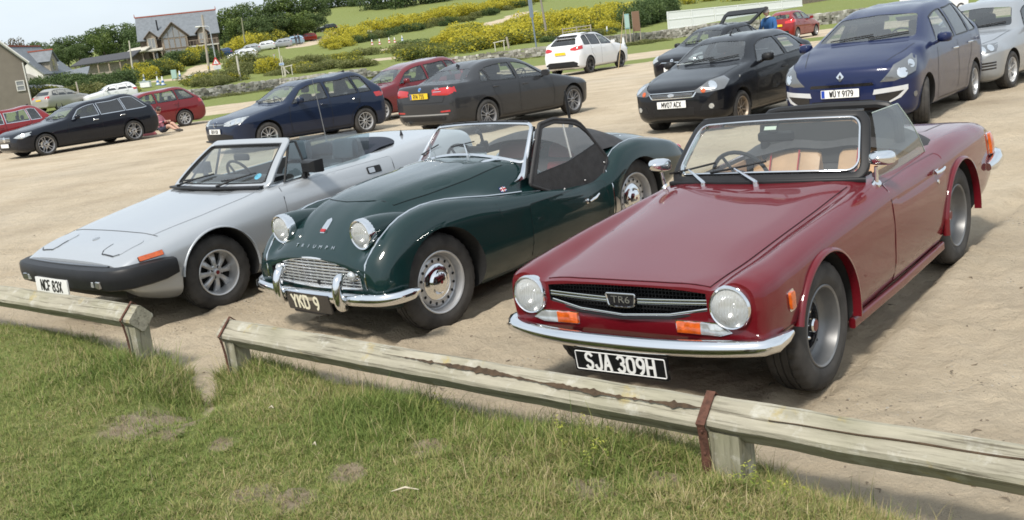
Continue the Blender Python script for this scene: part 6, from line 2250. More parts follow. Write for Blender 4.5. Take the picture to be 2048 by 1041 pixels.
# ------------------------------------------------------------------ the dark green roadster
def lamp_cutter(x,y,z,r,dep=.12):
	lc = MB(); lc.lathe([(.0008,-dep),(r,-dep),(r,.2),(.0008,.2)],40,Matrix.Translation((x,y,z)) @ Matrix.Rotation(-PI / 2,4,'Z'))
	lm = lc.mesh('c',VOID,0); bm = bmesh.new(); bm.from_mesh(lm); bmesh.ops.remove_doubles(bm,verts=bm.verts,dist=.003); bmesh.ops.recalc_face_normals(bm,faces=bm.faces); bm.to_mesh(lm); bm.free()
	return lm
def build_green():
	P_GRN = paint('racing_green_paint',(0.003,0.019,0.019),0.0,0.4,.02)
	car = car_root('roadster',-.924,6.858,R(-43.8),-.012,0,R(-3.2),
				   'dark green classic roadster with round headlamps, toothed chrome grille and black side screen','car')
	T = [
	 (.530,[(0,.600),(.2,.598),(.36,.588),(.45,.57),(.515,.55),(.56,.53),(.60,.49),(.615,.46),(.60,.40),(.5,.375),(.3,.37),(0,.37)]),
	 (.505,[(0,.640),(.2,.637),(.36,.622),(.46,.60),(.535,.60),(.59,.585),(.640,.53),(.660,.47),(.645,.38),(.56,.33),(.3,.32),(0,.32)]),
	 (.440,[(0,.700),(.2,.697),(.36,.678),(.46,.640),(.545,.665),(.61,.655),(.672,.59),(.695,.49),(.685,.38),(.61,.30),(.3,.28),(0,.28)]),
	 (.340,[(0,.782),(.19,.778),(.34,.755),(.45,.700),(.548,.738),(.618,.730),(.685,.65),(.706,.52),(.698,.36),(.63,.27),(.3,.25),(0,.25)]),
	 (.190,[(0,.872),(.18,.866),(.33,.835),(.45,.760),(.55,.805),(.622,.796),(.69,.70),(.709,.54),(.70,.34),(.64,.24),(.3,.22),(0,.22)]),
	 (.000,[(0,.918),(.18,.912),(.33,.880),(.46,.785),(.555,.835),(.628,.822),(.693,.72),(.710,.55),(.70,.33),(.645,.22),(.3,.21),(0,.21)]),
	 (-.22,[(0,.936),(.18,.930),(.35,.898),(.475,.795),(.56,.822),(.635,.806),(.694,.71),(.710,.55),(.70,.32),(.645,.21),(.3,.20),(0,.20)]),
	 (-.58,[(0,.945),(.2,.938),(.41,.902),(.515,.800),(.585,.752),(.645,.735),(.694,.665),(.708,.54),(.70,.32),(.645,.20),(.3,.19),(0,.19)]),
	 (-.95,[(0,.945),(.25,.936),(.48,.895),(.56,.80),(.610,.695),(.655,.675),(.694,.62),(.704,.52),(.70,.32),(.645,.20),(.3,.19),(0,.19)]),
	 (-1.12,[(0,.91),(.25,.90),(.50,.865),(.575,.78),(.622,.670),(.660,.650),(.693,.60),(.702,.51),(.698,.32),(.645,.20),(.3,.19),(0,.19)]),
	 (-1.45,[(0,.66),(.25,.66),(.50,.66),(.585,.645),(.632,.610),(.664,.590),(.688,.55),(.696,.49),(.692,.32),(.645,.20),(.3,.19),(0,.19)]),
	 (-1.76,[(0,.66),(.25,.66),(.50,.66),(.585,.645),(.630,.610),(.660,.580),(.682,.53),(.690,.47),(.688,.32),(.645,.20),(.3,.19),(0,.19)]),
	 (-1.87,[(0,.74),(.28,.74),(.50,.735),(.575,.72),(.615,.67),(.665,.62),(.704,.56),(.713,.48),(.706,.33),(.655,.21),(.3,.20),(0,.20)]),
	 (-2.03,[(0,.815),(.28,.81),(.49,.785),(.56,.765),(.605,.760),(.660,.735),(.708,.63),(.716,.52),(.708,.35),(.66,.23),(.3,.21),(0,.21)]),
	 (-2.27,[(0,.840),(.28,.832),(.47,.795),(.54,.775),(.60,.795),(.657,.772),(.706,.67),(.716,.54),(.708,.36),(.66,.26),(.3,.23),(0,.23)]),
	 (-2.60,[(0,.800),(.28,.79),(.45,.745),(.525,.715),(.588,.740),(.645,.718),(.690,.62),(.700,.52),(.690,.39),(.63,.30),(.3,.27),(0,.27)]),
	 (-2.90,[(0,.700),(.28,.69),(.43,.65),(.51,.62),(.57,.650),(.62,.628),(.655,.55),(.662,.49),(.645,.41),(.58,.36),(.3,.33),(0,.33)]),
	 (-3.05,[(0,.600),(.27,.59),(.40,.56),(.48,.55),(.535,.565),(.58,.55),(.61,.51),(.615,.48),(.60,.43),(.54,.40),(.3,.38),(0,.38)]),
	]
	P = [[(x,y,z) for y,z in row] for x,row in T]
	G,iu,jv = net(P,7,6)
	hull = hull_mesh('body',G,[P_GRN,VOID,CABIN,BLACK],50)
	sk = Skin(hull)
	cutters = []
	for x,r,zc in ((0,.360,.315),(-2.235,.345,.300)):
		for sg in (1,-1):
			cutters.append(arch_cutter(x - .01,r,sg * .42,sg * .90,zc + .01))
	ys = [-.4831,-.45,-.35,-.23,-.11,.011,.12,.24,.36,.45,.4837]
	mouth = MB(); vs,fs = [],[]
	for y in ys:
		zb,zt = .4043 + .012 * (y / .48) ** 2,.6013 - .085 * abs(y / .48) ** 2.2
		vs += [(.4401,y,zb),(.93,y,zb),(.93,y,zt),(.4401,y,zt)]
	for i in range(len(ys) - 1):
		for k in range(4):
			fs.append((i * 4 + k,i * 4 + (k + 1) % 4,i * 4 + 4 + (k + 1) % 4,i * 4 + 4 + k))
	fs += [(0,1,2,3),tuple(len(vs) - 1 - k for k in range(4))]
	mouth.add(vs,fs)
	cutters.append(mouth.mesh('c',BLACK,0,True))
	cutters.append(zprism(rpoly([(-1.10,-.545),(-1.10,.545),(-1.86,.545),(-1.86,-.545)],.10,4),.30,1.3,CABIN))
	me = cut(hull,cutters)
	me.shade_smooth(); me.set_sharp_from_angle(angle=R(42))
	link('body',me,car)
	# headlamp pods fairing back into the nose
	for sg in (1,-1):
		pod = MB()
		rows = []
		for t in range(9):
			u = t / 8
			xx = .405 - .36 * u
			rr = .100 * (1 - .30 * u ** 1.5)
			zz = .752 + .02 * u - .035 * u * u
			rows.append([(xx,sg * (.435 + .012 * u) + rr * math.cos(a),zz + rr * math.sin(a)) for a in [2 * PI * i / 28 for i in range(29)]])
		pod.grid(rows)
		pod.build('headlamp_pod',P_GRN,car,60)
		headlamp(car,.415,sg * .435,.752,.086,.102)
	gap = MB()
	bon = [(.15 - .22 * (y / .36) ** 2 * .45,y) for y in (-.36,-.24,-.12,0,.12,.24,.36)] + [(-.22,.40),(-.58,.445),(-.90,.475)] + [(-.93 - .03 * (1 - (y / .47) ** 2),y) for y in (.3,.15,0,-.15,-.3)] + [(-.90,-.475),(-.58,-.445),(-.22,-.40)]
	sk.patch('bonnet',bon,'+z',P_GRN,car,.0045,.004,.07)
	sk.ribbon('g',bon,'+z',.007,BLACK,car,.0018,.05,True,gap)
	for sg,ax in ((1,'+y'),(-1,'-y')):
		dr = rpoly([(-.86,.235),(-1.78,.235),(-1.80,.40),(-1.79,.575),(-.89,.615)],.03,3)
		d = sk.patch('door',dr,ax,P_GRN,car,.0035,.004,.08)
		sk.ribbon('g',dr,ax,.008,BLACK,car,.0015,.05,True,gap)
		h = MB()
		h.lathe([(.020,0),(.019,.012),(.010,.016),(.010,.03)],16,Matrix.Translation((-1.53,sg * .694,.475)) @ (Matrix.Identity(4) if sg > 0 else Matrix.Rotation(PI,4,'Z')))
		h.tube([(-1.53,sg * .724,.475),(-1.60,sg * .733,.487),(-1.65,sg * .728,.505)],[.011,.010,.006],8)
		h.build('door_handle',CHROME,d)
		# bright beading along the wing joints
		bd = MB()
		pts = [(.478,.43),(.484,.52),(.45,.63)]
		fp = [(.482,.535,.43),(.507,.535,.50),(.50,.537,.585),(.445,.545,.662),(.37,.548,.717),(.28,.549,.765),(.19,.550,.806),(.09,.553,.828),(0,.555,.836),(-.10,.557,.832),(-.22,.560,.823),(-.40,.573,.79),(-.58,.586,.752),(-.76,.598,.722),(-.92,.608,.698)]
		pp_ = []
		for a,b,c in fp:
			hh = sk.hit(sg * b,c,'+x') if a > .33 else sk.hit(a,sg * b,'+z')
			pp_.append(hh[0] + hh[1] * .002)
		bd.tube(pp_,.0055,6)
		bd.build('wing_beading',CHROME,car)
		bd = MB()
		rp = [(-1.845,.690,.30),(-1.848,.692,.40),(-1.852,.672,.52),(-1.868,.640,.645),(-1.93,.612,.70),(-2.03,.604,.762),(-2.14,.602,.788),(-2.27,.600,.798),(-2.42,.596,.78),(-2.6,.588,.742),(-2.9,.570,.653)]
		pp_ = []
		for a,b,c in rp:
			hh = sk.hit(a,c,ax) if c < .66 and a > -1.95 else sk.hit(a,sg * b,'+z')
			pp_.append(hh[0] + hh[1] * .002)
		bd.tube(pp_,.0055,6)
		bd.build('wing_beading',CHROME,car)
		st = sk.patch('stone_guard',rpoly([(-1.862,.28),(-1.93,.28),(-1.895,.40),(-1.862,.43)],.01,2),ax,STEEL,car,.006,.004,.04)
		sk.ribbon('g',[(-.575,.70),(-.60,.60)],ax,.004,BLACK,car,.0015,.05,False,gap)
		tl = MB(); tl.lathe([(.034,-.03),(.034,.01),(.026,.03),(.0005,.036)],20,Matrix.Translation((-2.98,sg * .575,.575)) @ Matrix.Rotation(PI / 2,4,'Z'))
		tl.build('tail_lamp',LENSR,car)
	sk.ribbon('g',rpoly([(-2.28,-.36),(-2.28,.36),(-2.90,.33),(-2.90,-.33)],.05,3),'+z',.006,BLACK,car,.0018,.05,True,gap)
	gap.build('panel_gap',BLACK,car)
	fl = sk.patch('flag_badge',[(-.745,.735),(-.80,.735),(-.80,.768),(-.745,.768)],'+y',mat('flag_blue',(.02,.03,.16),.4),car,.004,.003,.03)
	for pts_,m_ in (([(-.768,.736),(-.777,.736),(-.777,.767),(-.768,.767)],REDM),([(-.746,.747),(-.799,.747),(-.799,.756),(-.746,.756)],REDM),([(-.762,.736),(-.766,.736),(-.766,.767),(-.762,.767)],WHITEL),([(-.779,.736),(-.783,.736),(-.783,.767),(-.779,.767)],WHITEL),([(-.746,.741),(-.799,.741),(-.799,.745),(-.746,.745)],WHITEL),([(-.746,.758),(-.799,.758),(-.799,.762),(-.746,.762)],WHITEL)):
		sk.patch('flag_stripe',pts_,'+y',m_,fl,.0062 if m_ is REDM else .0056,.002,.03)
	# bonnet badge and lettering on the nose
	bdg = sk.patch('nose_badge',[(-.022,.735),(.022,.735),(.030,.765),(.026,.80),(.0,.812),(-.026,.80),(-.030,.765)],'+x',CHROME,car,.006,.005,.03,dome=.006)
	sk.patch('badge_enamel',[(-.022,.740),(.022,.740),(.024,.754),(-.024,.754)],'+x',REDM,bdg,.012,.003,.03)
	word = 'TRIUMPH'
	for i,ch in enumerate(word):
		y = -.195 + .39 * i / 6
		h = sk.hit(y,.665,'+x')
		p,n_ = h
		M = Matrix.Translation(p + n_ * .003) @ n_.to_track_quat('Z','Y').to_matrix().to_4x4()
		up = (M.to_3x3() @ Vector((0,1,0)))
		# keep the letter upright on the sloping nose
		zz = n_; xx = Vector((0,1,0)); xx = (xx - zz * xx.dot(zz)).normalized(); yy = zz.cross(xx)
		M = Matrix(((xx.x,yy.x,zz.x,p.x + zz.x * .003),(xx.y,yy.y,zz.y,p.y + zz.y * .003),(xx.z,yy.z,zz.z,p.z + zz.z * .003),(0,0,0,1)))
		text('nose_letter',ch,.026,M,CHROME,car,depth=.006,sx=1.2)
	# ---- grille, side lamps, bumper, overriders, plate
	gr = MB(); gr.box((.447,0,.50),(.004,.98,.24)); g = gr.build('grille',VOID,car)
	def zt(y): return .6013 - .085 * abs(y / .48) ** 2.2
	for k in range(9):
		z = .417 + .0215 * k
		ym = min(.476,.48 * max(0.001,(.6013 - z - .006) / .085) ** (1 / 2.2)) if z > .515 else .476
		b = MB(); b.sweep([(.505 - .02 * (y / .48) ** 2,y,z) for y in [-ym + 2 * ym * i / 12 for i in range(13)]],rodr(.030,.0125,2),up=(0,0,1))
		b.build('grille_bar',BRIGHT,g)
	b = MB()
	for i in range(13):
		y = -.43 + .86 * i / 12
		b.box((.500 - .02 * (y / .48) ** 2,y,(.406 + zt(y)) / 2),(.02,.006,zt(y) - .41))
	tag(b.build('grille_slats',BRIGHT,g),kind='stuff'); b = None
	fr = MB()
	loop = [(y,.4043 + .012 * (y / .48) ** 2) for y in [-.483 + .966 * i / 14 for i in range(15)]] + [(y,zt(y)) for y in [.483 - .966 * i / 18 for i in range(19)]]
	fr.tube([(.522 - .035 * (y / .48) ** 2,y,z) for y,z in loop],.010,8,closed=True); fr.build('grille_surround',BRIGHT,g)
	h = MB(); h.lathe([(.018,0),(.018,.006),(.0005,.006)],16,Matrix.Translation((.515,.02,.435)) @ Matrix.Rotation(-PI / 2,4,'Z')); h.build('crank_hole',BLACK,g)
	for sg in (1,-1):
		M = Matrix.Translation((.50,sg * .395,.505)) @ Matrix.Rotation(-PI / 2,4,'Z')
		l = MB(); l.lathe([(.046,-.03),(.046,.012),(.040,.02),(.036,.02)],24,M); o = l.build('side_lamp',CHROME,car)
		l = MB(); l.lathe([(.037,.018),(.033,.038),(.018,.052),(.0005,.056)],20,M); l.build('lens',LENSW,o,60)
		path = [(.30,.752,.372),(.37,.756,.372),(.45,.740,.372),(.52,.68,.372),(.565,.55,.372),(.590,.35,.372),(.600,.15,.372),(.602,0,.372)]
	pth = [(p[0],-p[1],p[2]) for p in path] + [(p[0],p[1],p[2]) for p in reversed(path[:-1])]
	pth,_ = interp_axis(np.array(pth),4)
	K = len(pth)
	bp = [(-.035,-.030),(-.040,0),(-.035,.030),(-.012,.043),(.014,.038),(.026,.02),(.030,0),(.026,-.02),(.014,-.038),(-.012,-.043)]
	bp = [(-a,b) for a,b in bp]
	b = MB(); b.sweep([tuple(q) for q in pth],[(a * .9,c * .95) for a,c in bp],up=(0,0,1),sc=[min(1,.42 + .15 * min(i,K - 1 - i)) for i in range(K)]); b.build('front_bumper',CHROME,car,60)
	for y in (.38,-.27):
		o = MB()
		cpts = [(.600,.318),(.632,.33),(.648,.375),(.648,.43),(.638,.48),(.610,.520),(.575,.525)]
		cp,_ = interp_axis(np.array([(a,y,c) for a,c in cpts]),3)
		o.tube([tuple(q) for q in cp],[.018 + .016 * min(1,min(i,len(cp) - 1 - i) / 4) for i in range(len(cp))],12)
		o.build('overrider',CHROME,car,60)
	for y in (.285,-.285):
		b = MB(); b.box((.56,y,.36),(.10,.05,.03)); b.build('bumper_iron',BLACK,car)
	plate(car,.632,.015,.330,.47,.128,'YKD 9','+x',GLOSSB,CREAML,R(-6),None,sx=.92,th=.086,tx=-.03,stroke=.19,space=.55)
	vp = MB(); vp.box((.60,0,.275),(.05,.36,.06),bev=.01); vp.build('plate_bracket',BLACK,car)
	# ---- windscreen
	S = Screen((-1.045,-.965,.575,.865,.955),(-1.262,-1.215,.505,1.125,1.150),.010)
	S.frame(car,'windscreen_frame',S.loop(1.0,0.03,1.0,.09,.16),rodr(.026,.020,3),CHROME)
	S.pane(car,'windscreen',.985,.05,.985,GLASS)
	tp = MB(); tp.sweep([S.p(u,1.0) + Vector((-.006,0,.014)) for u in [-.92 + 1.84 * i / 20 for i in range(21)]],rodr(.022,.010),up=(0,0,1)); tp.build('header_seal',BLACK,car)
	for i in range(7):
		q = S.p(-.85 + 1.7 * i / 6,1.0) + Vector((-.002,0,.020))
		k = MB(); k.lathe([(.007,-.004),(.007,.004),(.0005,.006)],10,Matrix.Translation(q) @ Matrix.Rotation(PI / 2,4,'X')); k.build('hood_stud',BLACK,car)
	for sg in (1,-1):
		po = MB()
		a,b_ = S.p(sg,.95),S.p(sg,.02)
		rows = [(a,.012,.022),(a.lerp(b_,.5),.013,.025),(b_,.014,.034),(b_ + Vector((.03,sg * .012,-.045)),.014,.050),(b_ + Vector((.095,sg * .022,-.075)),.012,.040),(b_ + Vector((.165,sg * .026,-.088)),.007,.012)]
		vs,fs = [],[]
		for c,hy,hx in rows:
			vs += [(c.x + hx * .7,c.y - hy,c.z),(c.x + hx * .7,c.y + hy,c.z),(c.x - hx,c.y + hy,c.z - .01),(c.x - hx,c.y - hy,c.z - .01)]
		for i in range(len(rows) - 1):
			for k in range(4):
				fs.append((i * 4 + k,i * 4 + (k + 1) % 4,i * 4 + 4 + (k + 1) % 4,i * 4 + 4 + k))
		fs += [(0,1,2,3),tuple(len(vs) - 1 - k for k in range(4))]
		po.add(vs,fs); po.build('windscreen_post',CHROME,car,50)
	for py in (-.29,.15):
		u0 = py / .575
		w = MB()
		p0 = S.p(u0,-.05) + Vector((.06,0,.02)); p1 = S.p(u0 - .26,.32) + Vector((.015,0,.01))
		w.tube([p0 + Vector((0,0,-.03)),p0 + Vector((0,0,.018))],.014,10)
		w.tube([p0 + Vector((0,0,.012)),p1],[.006,.004],6)
		o = w.build('wiper_arm',CHROME,car)
		w = MB(); w.tube([S.p(u0 - .50,.26) + Vector((.012,0,.008)),S.p(u0 - .10,.40) + Vector((.012,0,.008))],.005,6); w.build('wiper_blade',BLACK,o)
	hn = MB(); hn.tube([(-.80,.33,.925),(-.84,.36,.935),(-.92,.40,.935),(-.96,.42,.925)],[.004,.012,.014,.006],8); hn.build('bonnet_handle',CHROME,car)
	# ---- side screen: black frame and flap with a clear window
	def ss(y,rows): return [(x,y(x,z),z) for x,z in rows]
	yf = lambda x,z: .640 - .075 * max(0,(z - .75)) / .37
	outer = rpoly([(-.985,.735),(-1.265,1.122,.012),(-1.43,1.128),(-1.70,1.065,.08),(-1.915,.720),(-1.80,.560),(-1.50,.550),(-1.20,.63)],.03,3)
	inner = rpoly([(-1.075,.785),(-1.280,1.090),(-1.43,1.098),(-1.675,1.040,.08),(-1.845,.86),(-1.45,.795)],.02,3)
	scr = MB()
	vo,eo,fo,*_ = delaunay_2d_cdt([Vector(p) for p in outer + inner],[(i,(i + 1) % len(outer)) for i in range(len(outer))] + [(len(outer) + i,len(outer) + (i + 1) % len(inner)) for i in range(len(inner))],[],0,1e-5)
	def inin(x,z,pl):
		c = False; j = len(pl) - 1
		for i in range(len(pl)):
			if (pl[i][1] > z) != (pl[j][1] > z) and x < (pl[j][0] - pl[i][0]) * (z - pl[i][1]) / (pl[j][1] - pl[i][1] + 1e-12) + pl[i][0]: c = not c
			j = i
		return c
	keep = []
	for f in fo:
		cx = sum(vo[i].x for i in f) / 3; cz = sum(vo[i].y for i in f) / 3
		if inin(cx,cz,outer) and not inin(cx,cz,inner): keep.append(f)
	for o_,fl in ((.006,False),(-.006,True)):
		scr.add([(v.x,yf(v.x,v.y) + o_,v.y) for v in vo],[f[::-1] if fl else f for f in keep])
	sso = scr.build('side_screen',CLOTHB,car,0,False)
	b = MB(); b.tube([(p[0],yf(*p),p[1]) for p in outer],.013,8,closed=True); b.build('screen_frame',CLOTHB,sso)
	b = MB(); b.tube([(p[0],yf(*p),p[1]) for p in inner],.007,6,closed=True); b.build('window_seal',BLACK,sso)
	vo,eo,fo,*_ = delaunay_2d_cdt([Vector(p) for p in inner],[],[list(range(len(inner)))],1,1e-5)
	b = MB(); b.add([(v.x,yf(v.x,v.y),v.y) for v in vo],fo); b.build('side_window',glass('perspex',(.86,.87,.86),.06),sso,0,False)
	b = MB(); b.tube([(-1.50,yf(0,.82),.82),(-1.52,yf(0,1.07),1.07)],.008,6); b.build('window_slide',GLASSL,sso)
	for q in ((-1.60,.62),(-1.35,.615),(-1.86,.70)):
		k = MB(); k.lathe([(.008,0),(.006,.006),(.0005,.007)],10,Matrix.Translation((q[0],yf(*q) + .008,q[1]))); k.build('press_stud',STEEL,sso)
	# ---- tonneau behind the seats, cabin, cameras on the dash, aerial
	tn = MB()
	rows = []
	for x,zc,zs in ((-1.70,.93,.80),(-1.78,.965,.84),(-1.90,.97,.84),(-2.05,.955,.835),(-2.20,.925,.83),(-2.30,.87,.81),(-2.33,.84,.80)):
		rows.append([(x - .05 * (1 - t * t) + .05,t * .585,zs + (zc - zs) * (1 - abs(t) ** 2.6) - .05 * abs(t) ** 8) for t in [-1 + i / 12 for i in range(25)]])
	tn.grid(rows); tn.build('tonneau_cover',CLOTHB,car,60)
	for i in range(9):
		t = -.9 + 1.8 * i / 8
		k = MB(); k.lathe([(.009,0),(.007,.005),(.0005,.006)],10,Matrix.Translation((-2.325 + .05 * t * t,t * .57,.85 - .03 * t * t)) @ Matrix.Rotation(PI / 2,4,'X')); k.build('tonneau_stud',CHROME,car)
	ae = MB(); ae.tube([(-2.18,.10,.93),(-2.18,.10,.965)],[.022,.014],12); ae.tube([(-2.18,.10,.96),(-2.17,.10,1.18),(-2.165,.10,1.235)],[.011,.012,.006],8); ae.build('aerial',BLACK,car)
	OX = mat('oxblood_leather',(.14,.02,.02),.5,noise=.15)
	for y in (.28,-.28):
		seat(car,-1.36,y,.42,OX,.46,.44,False,.16)
	da = MB(); da.sweep([(-1.12,y,.80) for y in (-.53,-.3,0,.3,.53)],rodr(.10,.15,3,.04),up=(0,0,1)); da.build('dashboard',OX,car)
	steering_wheel(car,-1.30,-.28,.80,.20,R(20))
	cm = MB(); cm.tube([(-1.20,-.02,1.10),(-1.24,-.02,1.06),(-1.25,-.02,.98)],[.02,.012,.012],8); cm.box((-1.26,-.02,.97),(.05,.06,.08),bev=.01); cm.lathe([(.022,-.03),(.024,.03),(.0005,.03)],14,Matrix.Translation((-1.22,-.02,.975)) @ Matrix.Rotation(-PI / 2,4,'Z')); cm.build('dash_camera',BLACK,car)
	pp = MB(); pp.box((-1.16,-.02,.90),(.02,.17,.08),M=Matrix.Rotation(-.5,4,'Y')); pp.build('folded_leaflet',mat('leaflet_paper',(.62,.70,.74),.6),car)
	mr = MB(); mr.box((-1.16,-.02,.965),(.02,.20,.05),bev=.012); mr.build('rear_view_mirror',BLACK,car)
	for x,rz in ((0,.3),(-2.235,1.1)):
		for sg in (1,-1):
			wheel(car,x,sg * .560,.325,.165,.205,'steel',siped=True,spin=rz)
	un = MB(); un.box((-1.3,0,.20),(2.6,.8,.06)); un.build('chassis',VOID,car)
	return car
build_green()
# ------------------------------------------------------------------ the silver wedge convertible
def build_silver():
	P_SIL = paint('silver_paint',(0.39,0.41,0.43),0.35,0.34,.02)
	car = car_root('convertible',-2.874,8.234,R(-41.2),-.005,0,R(-.7),
				   'silver wedge-nosed convertible with black bumper and eight-spoke alloy wheels','car')
	T = [
	 (.800,[(0,.566),(.3,.564),(.52,.557),(.63,.550),(.70,.536),(.735,.52),(.745,.48),(.74,.45),(.72,.42),(.6,.41),(.35,.41),(0,.41)]),
	 (.700,[(0,.622),(.3,.620),(.54,.612),(.66,.600),(.735,.578),(.772,.54),(.782,.48),(.772,.40),(.74,.34),(.65,.32),(.35,.32),(0,.32)]),
	 (.450,[(0,.690),(.3,.687),(.56,.678),(.69,.660),(.768,.632),(.812,.58),(.824,.49),(.806,.37),(.77,.27),(.68,.22),(.35,.20),(0,.20)]),
	 (.000,[(0,.770),(.3,.767),(.57,.757),(.71,.738),(.785,.708),(.833,.63),(.842,.51),(.822,.36),(.78,.22),(.70,.18),(.35,.17),(0,.17)]),
	 (-.40,[(0,.828),(.3,.826),(.58,.816),(.715,.798),(.790,.764),(.836,.65),(.840,.52),(.820,.36),(.78,.21),(.70,.18),(.35,.17),(0,.17)]),
	 (-.68,[(0,.858),(.3,.856),(.59,.850),(.720,.838),(.792,.802),(.838,.675),(.836,.53),(.818,.36),(.78,.21),(.70,.18),(.35,.17),(0,.17)]),
	 (-1.05,[(0,.872),(.3,.872),(.60,.868),(.718,.858),(.790,.825),(.838,.70),(.832,.55),(.818,.36),(.78,.21),(.70,.18),(.35,.17),(0,.17)]),
	 (-1.65,[(0,.900),(.3,.900),(.60,.896),(.712,.886),(.786,.856),(.836,.735),(.828,.57),(.818,.36),(.78,.21),(.70,.18),(.35,.17),(0,.17)]),
	 (-2.15,[(0,.945),(.3,.944),(.59,.938),(.700,.926),(.776,.892),(.832,.77),(.826,.60),(.818,.40),(.78,.23),(.70,.19),(.35,.18),(0,.18)]),
	 (-2.60,[(0,.978),(.3,.976),(.58,.968),(.685,.955),(.760,.918),(.815,.79),(.812,.62),(.802,.44),(.77,.29),(.69,.24),(.35,.22),(0,.22)]),
	 (-2.95,[(0,.985),(.3,.983),(.57,.973),(.670,.958),(.742,.918),(.792,.79),(.792,.62),(.785,.46),(.75,.35),(.67,.30),(.35,.28),(0,.28)]),
	 (-3.12,[(0,.955),(.3,.953),(.55,.943),(.645,.928),(.712,.890),(.755,.78),(.756,.62),(.75,.48),(.72,.40),(.64,.36),(.35,.34),(0,.34)]),
	]
	P = [[(x,y,z) for y,z in row] for x,row in T]
	G,iu,jv = net(P,8,6)
	hull = hull_mesh('body',G,[P_SIL,VOID,CABIN,BLACK],50)
	sk = Skin(hull)
	cutters = []
	for x in (0,-2.159):
		for sg in (1,-1):
			cutters.append(arch_cutter(x,.352,sg * .52,sg * 1.0,.308))
	cutters.append(zprism(rpoly([(-.86,-.60),(-.86,.60),(-2.02,.60),(-2.02,-.60)],.10,4),.30,1.3,CABIN))
	me = cut(hull,cutters)
	me.shade_smooth(); me.set_sharp_from_angle(angle=R(42))
	link('body',me,car)
	gap = MB()
	bon = [(.40,-.60),(.40,.60),(0,.655),(-.40,.675),(-.60,.66)] + [(-.70 - .05 * (1 - (y / .66) ** 2),y) for y in (.4,.2,0,-.2,-.4)] + [(-.60,-.66),(-.40,-.675),(0,-.655)]
	sk.patch('bonnet',bon,'+z',P_SIL,car,.004,.004,.07)
	sk.ribbon('g',[(.40,-.66),(.40,.66)],'+z',.007,BLACK,car,.0018,.05,False,gap)
	for sg,ax in ((1,'+y'),(-1,'-y')):
		dr = rpoly([(-.655,.24),(-1.78,.24),(-1.93,.50),(-1.955,.875),(-.70,.835)],.03,3)
		d = sk.patch('door',dr,ax,P_SIL,car,.0035,.004,.08)
		sk.ribbon('g',dr,ax,.008,BLACK,car,.0015,.05,True,gap)
		hs = sk.patch('door_handle',rpoly([(-1.63,.765),(-1.79,.765),(-1.79,.825),(-1.63,.825)],.01,3),ax,BLACK,d,.008,.008,.04)
		sk.patch('handle_flap',rpoly([(-1.64,.772),(-1.71,.772),(-1.71,.815),(-1.64,.815)],.006,2),ax,STEEL,hs,.012,.004,.04)
		# pop-up lamp lid, indicator, model script on the wing
		lid = rpoly([(.73,sg * .36),(.73,sg * .62),(.48,sg * .64),(.48,sg * .36)],.07,4)
		sk.patch('headlamp_lid',lid,'+z',P_SIL,car,.004,.004,.05)
		lip_ = [(.60,sg * .36),(.69,sg * .365),(.725,sg * .40),(.728,sg * .56),(.70,sg * .61)]
		sk.ribbon('g',lip_,'+z',.012,BLACK,car,.0045,.03,False,gap)
		ind = rpoly([(.465,.560),(.655,.546),(.655,.580),(.465,.598)],.006,2)
		bz = sk.patch('indicator',ind,ax,BLACK,car,.004,.006,.04)
		cxy = [((p[0] - .5575) * .95 + .5575,(p[1] - .571) * .85 + .571) for p in ind]
		sk.patch('amber_lens',cxy,ax,LENSA,bz,.012,.008,.04,dome=.004)
		arch_lip(car,0,.350,.828,.308,-5,172,P_SIL,.010,.03,sg)
		arch_lip(car,-2.159,.350,.818,.308,-2,182,P_SIL,.010,.03,sg)
		mf = MB(); mf.box((-.40,sg * .72,.26),(.016,.20,.34),bev=.006,M=Matrix.Rotation(.15,4,'Y')); mf.build('mud_flap',BLACK,car)
		sc_ = MB(); sc_.sweep([(-.37,sg * .800,.235),(-1.1,sg * .805,.235),(-1.79,sg * .800,.235)],rodr(.03,.09),up=(0,0,1)); sc_.build('sill',BLACK,car)
	text('wing_script','TR7',.045,face_M(-.50,.829,.40,'+y'),BLACK,car,depth=.002)
	# air vents at the back of the bonnet
	for k in range(5):
		for sg in (1,-1):
			sk.ribbon('g',[(-.46 - .02 * k,sg * .12),(-.46 - .02 * k,sg * .42)],'+z',.006,BLACK,car,.006,.05,False,gap)
	gap.build('panel_gap',BLACK,car)
	bg = MB(); h = sk.hit(.55,0,'+z'); bg.lathe([(.030,-.002),(.030,.004),(.024,.006),(.0005,.007)],24,Matrix.Translation(h[0]) @ h[1].to_track_quat('Y','Z').to_matrix().to_4x4()); bg.build('nose_badge',STEEL,car)
	# ---- black wrap-round bumper, lip, plate, driving lamps
	prof = [(-.06,-.088),(-.06,.072),(-.02,.080),(.035,.066),(.048,.045),(.052,-.02),(.044,-.078),(.01,-.092)]
	path = [(.40,.840,.472),(.50,.840,.470),(.62,.830,.468),(.745,.800,.465),(.815,.740,.463),(.842,.655,.462),(.868,.35,.460),(.876,0,.460)]
	pth = [(p[0],-p[1],p[2]) for p in path] + [p for p in reversed(path[:-1])]
	# keep the corners crisp in plan
	b = MB(); b.sweep(pth,[(a,c) for a,c in prof],up=(0,0,1),sc=[.75,.95] + [1] * (len(pth) - 4) + [.95,.75]); bmp = b.build('front_bumper',BLACK,car,40)
	lp = MB(); lp.sweep([(.825 - .03 * (y / .62) ** 2,y,.540) for y in [-.62 + 1.24 * i / 16 for i in range(17)]],rodr(.05,.018,2),up=(0,0,1)); lp.build('grille_slot',GLOSSB,bmp)
	av = MB(); av.sweep([(.70 - .03 * (y / .62) ** 2,y,.33) for y in [-.62 + 1.24 * i / 16 for i in range(17)]],rodr(.10,.13,2),up=(0,0,1)); av.build('air_dam',BLACK,car)
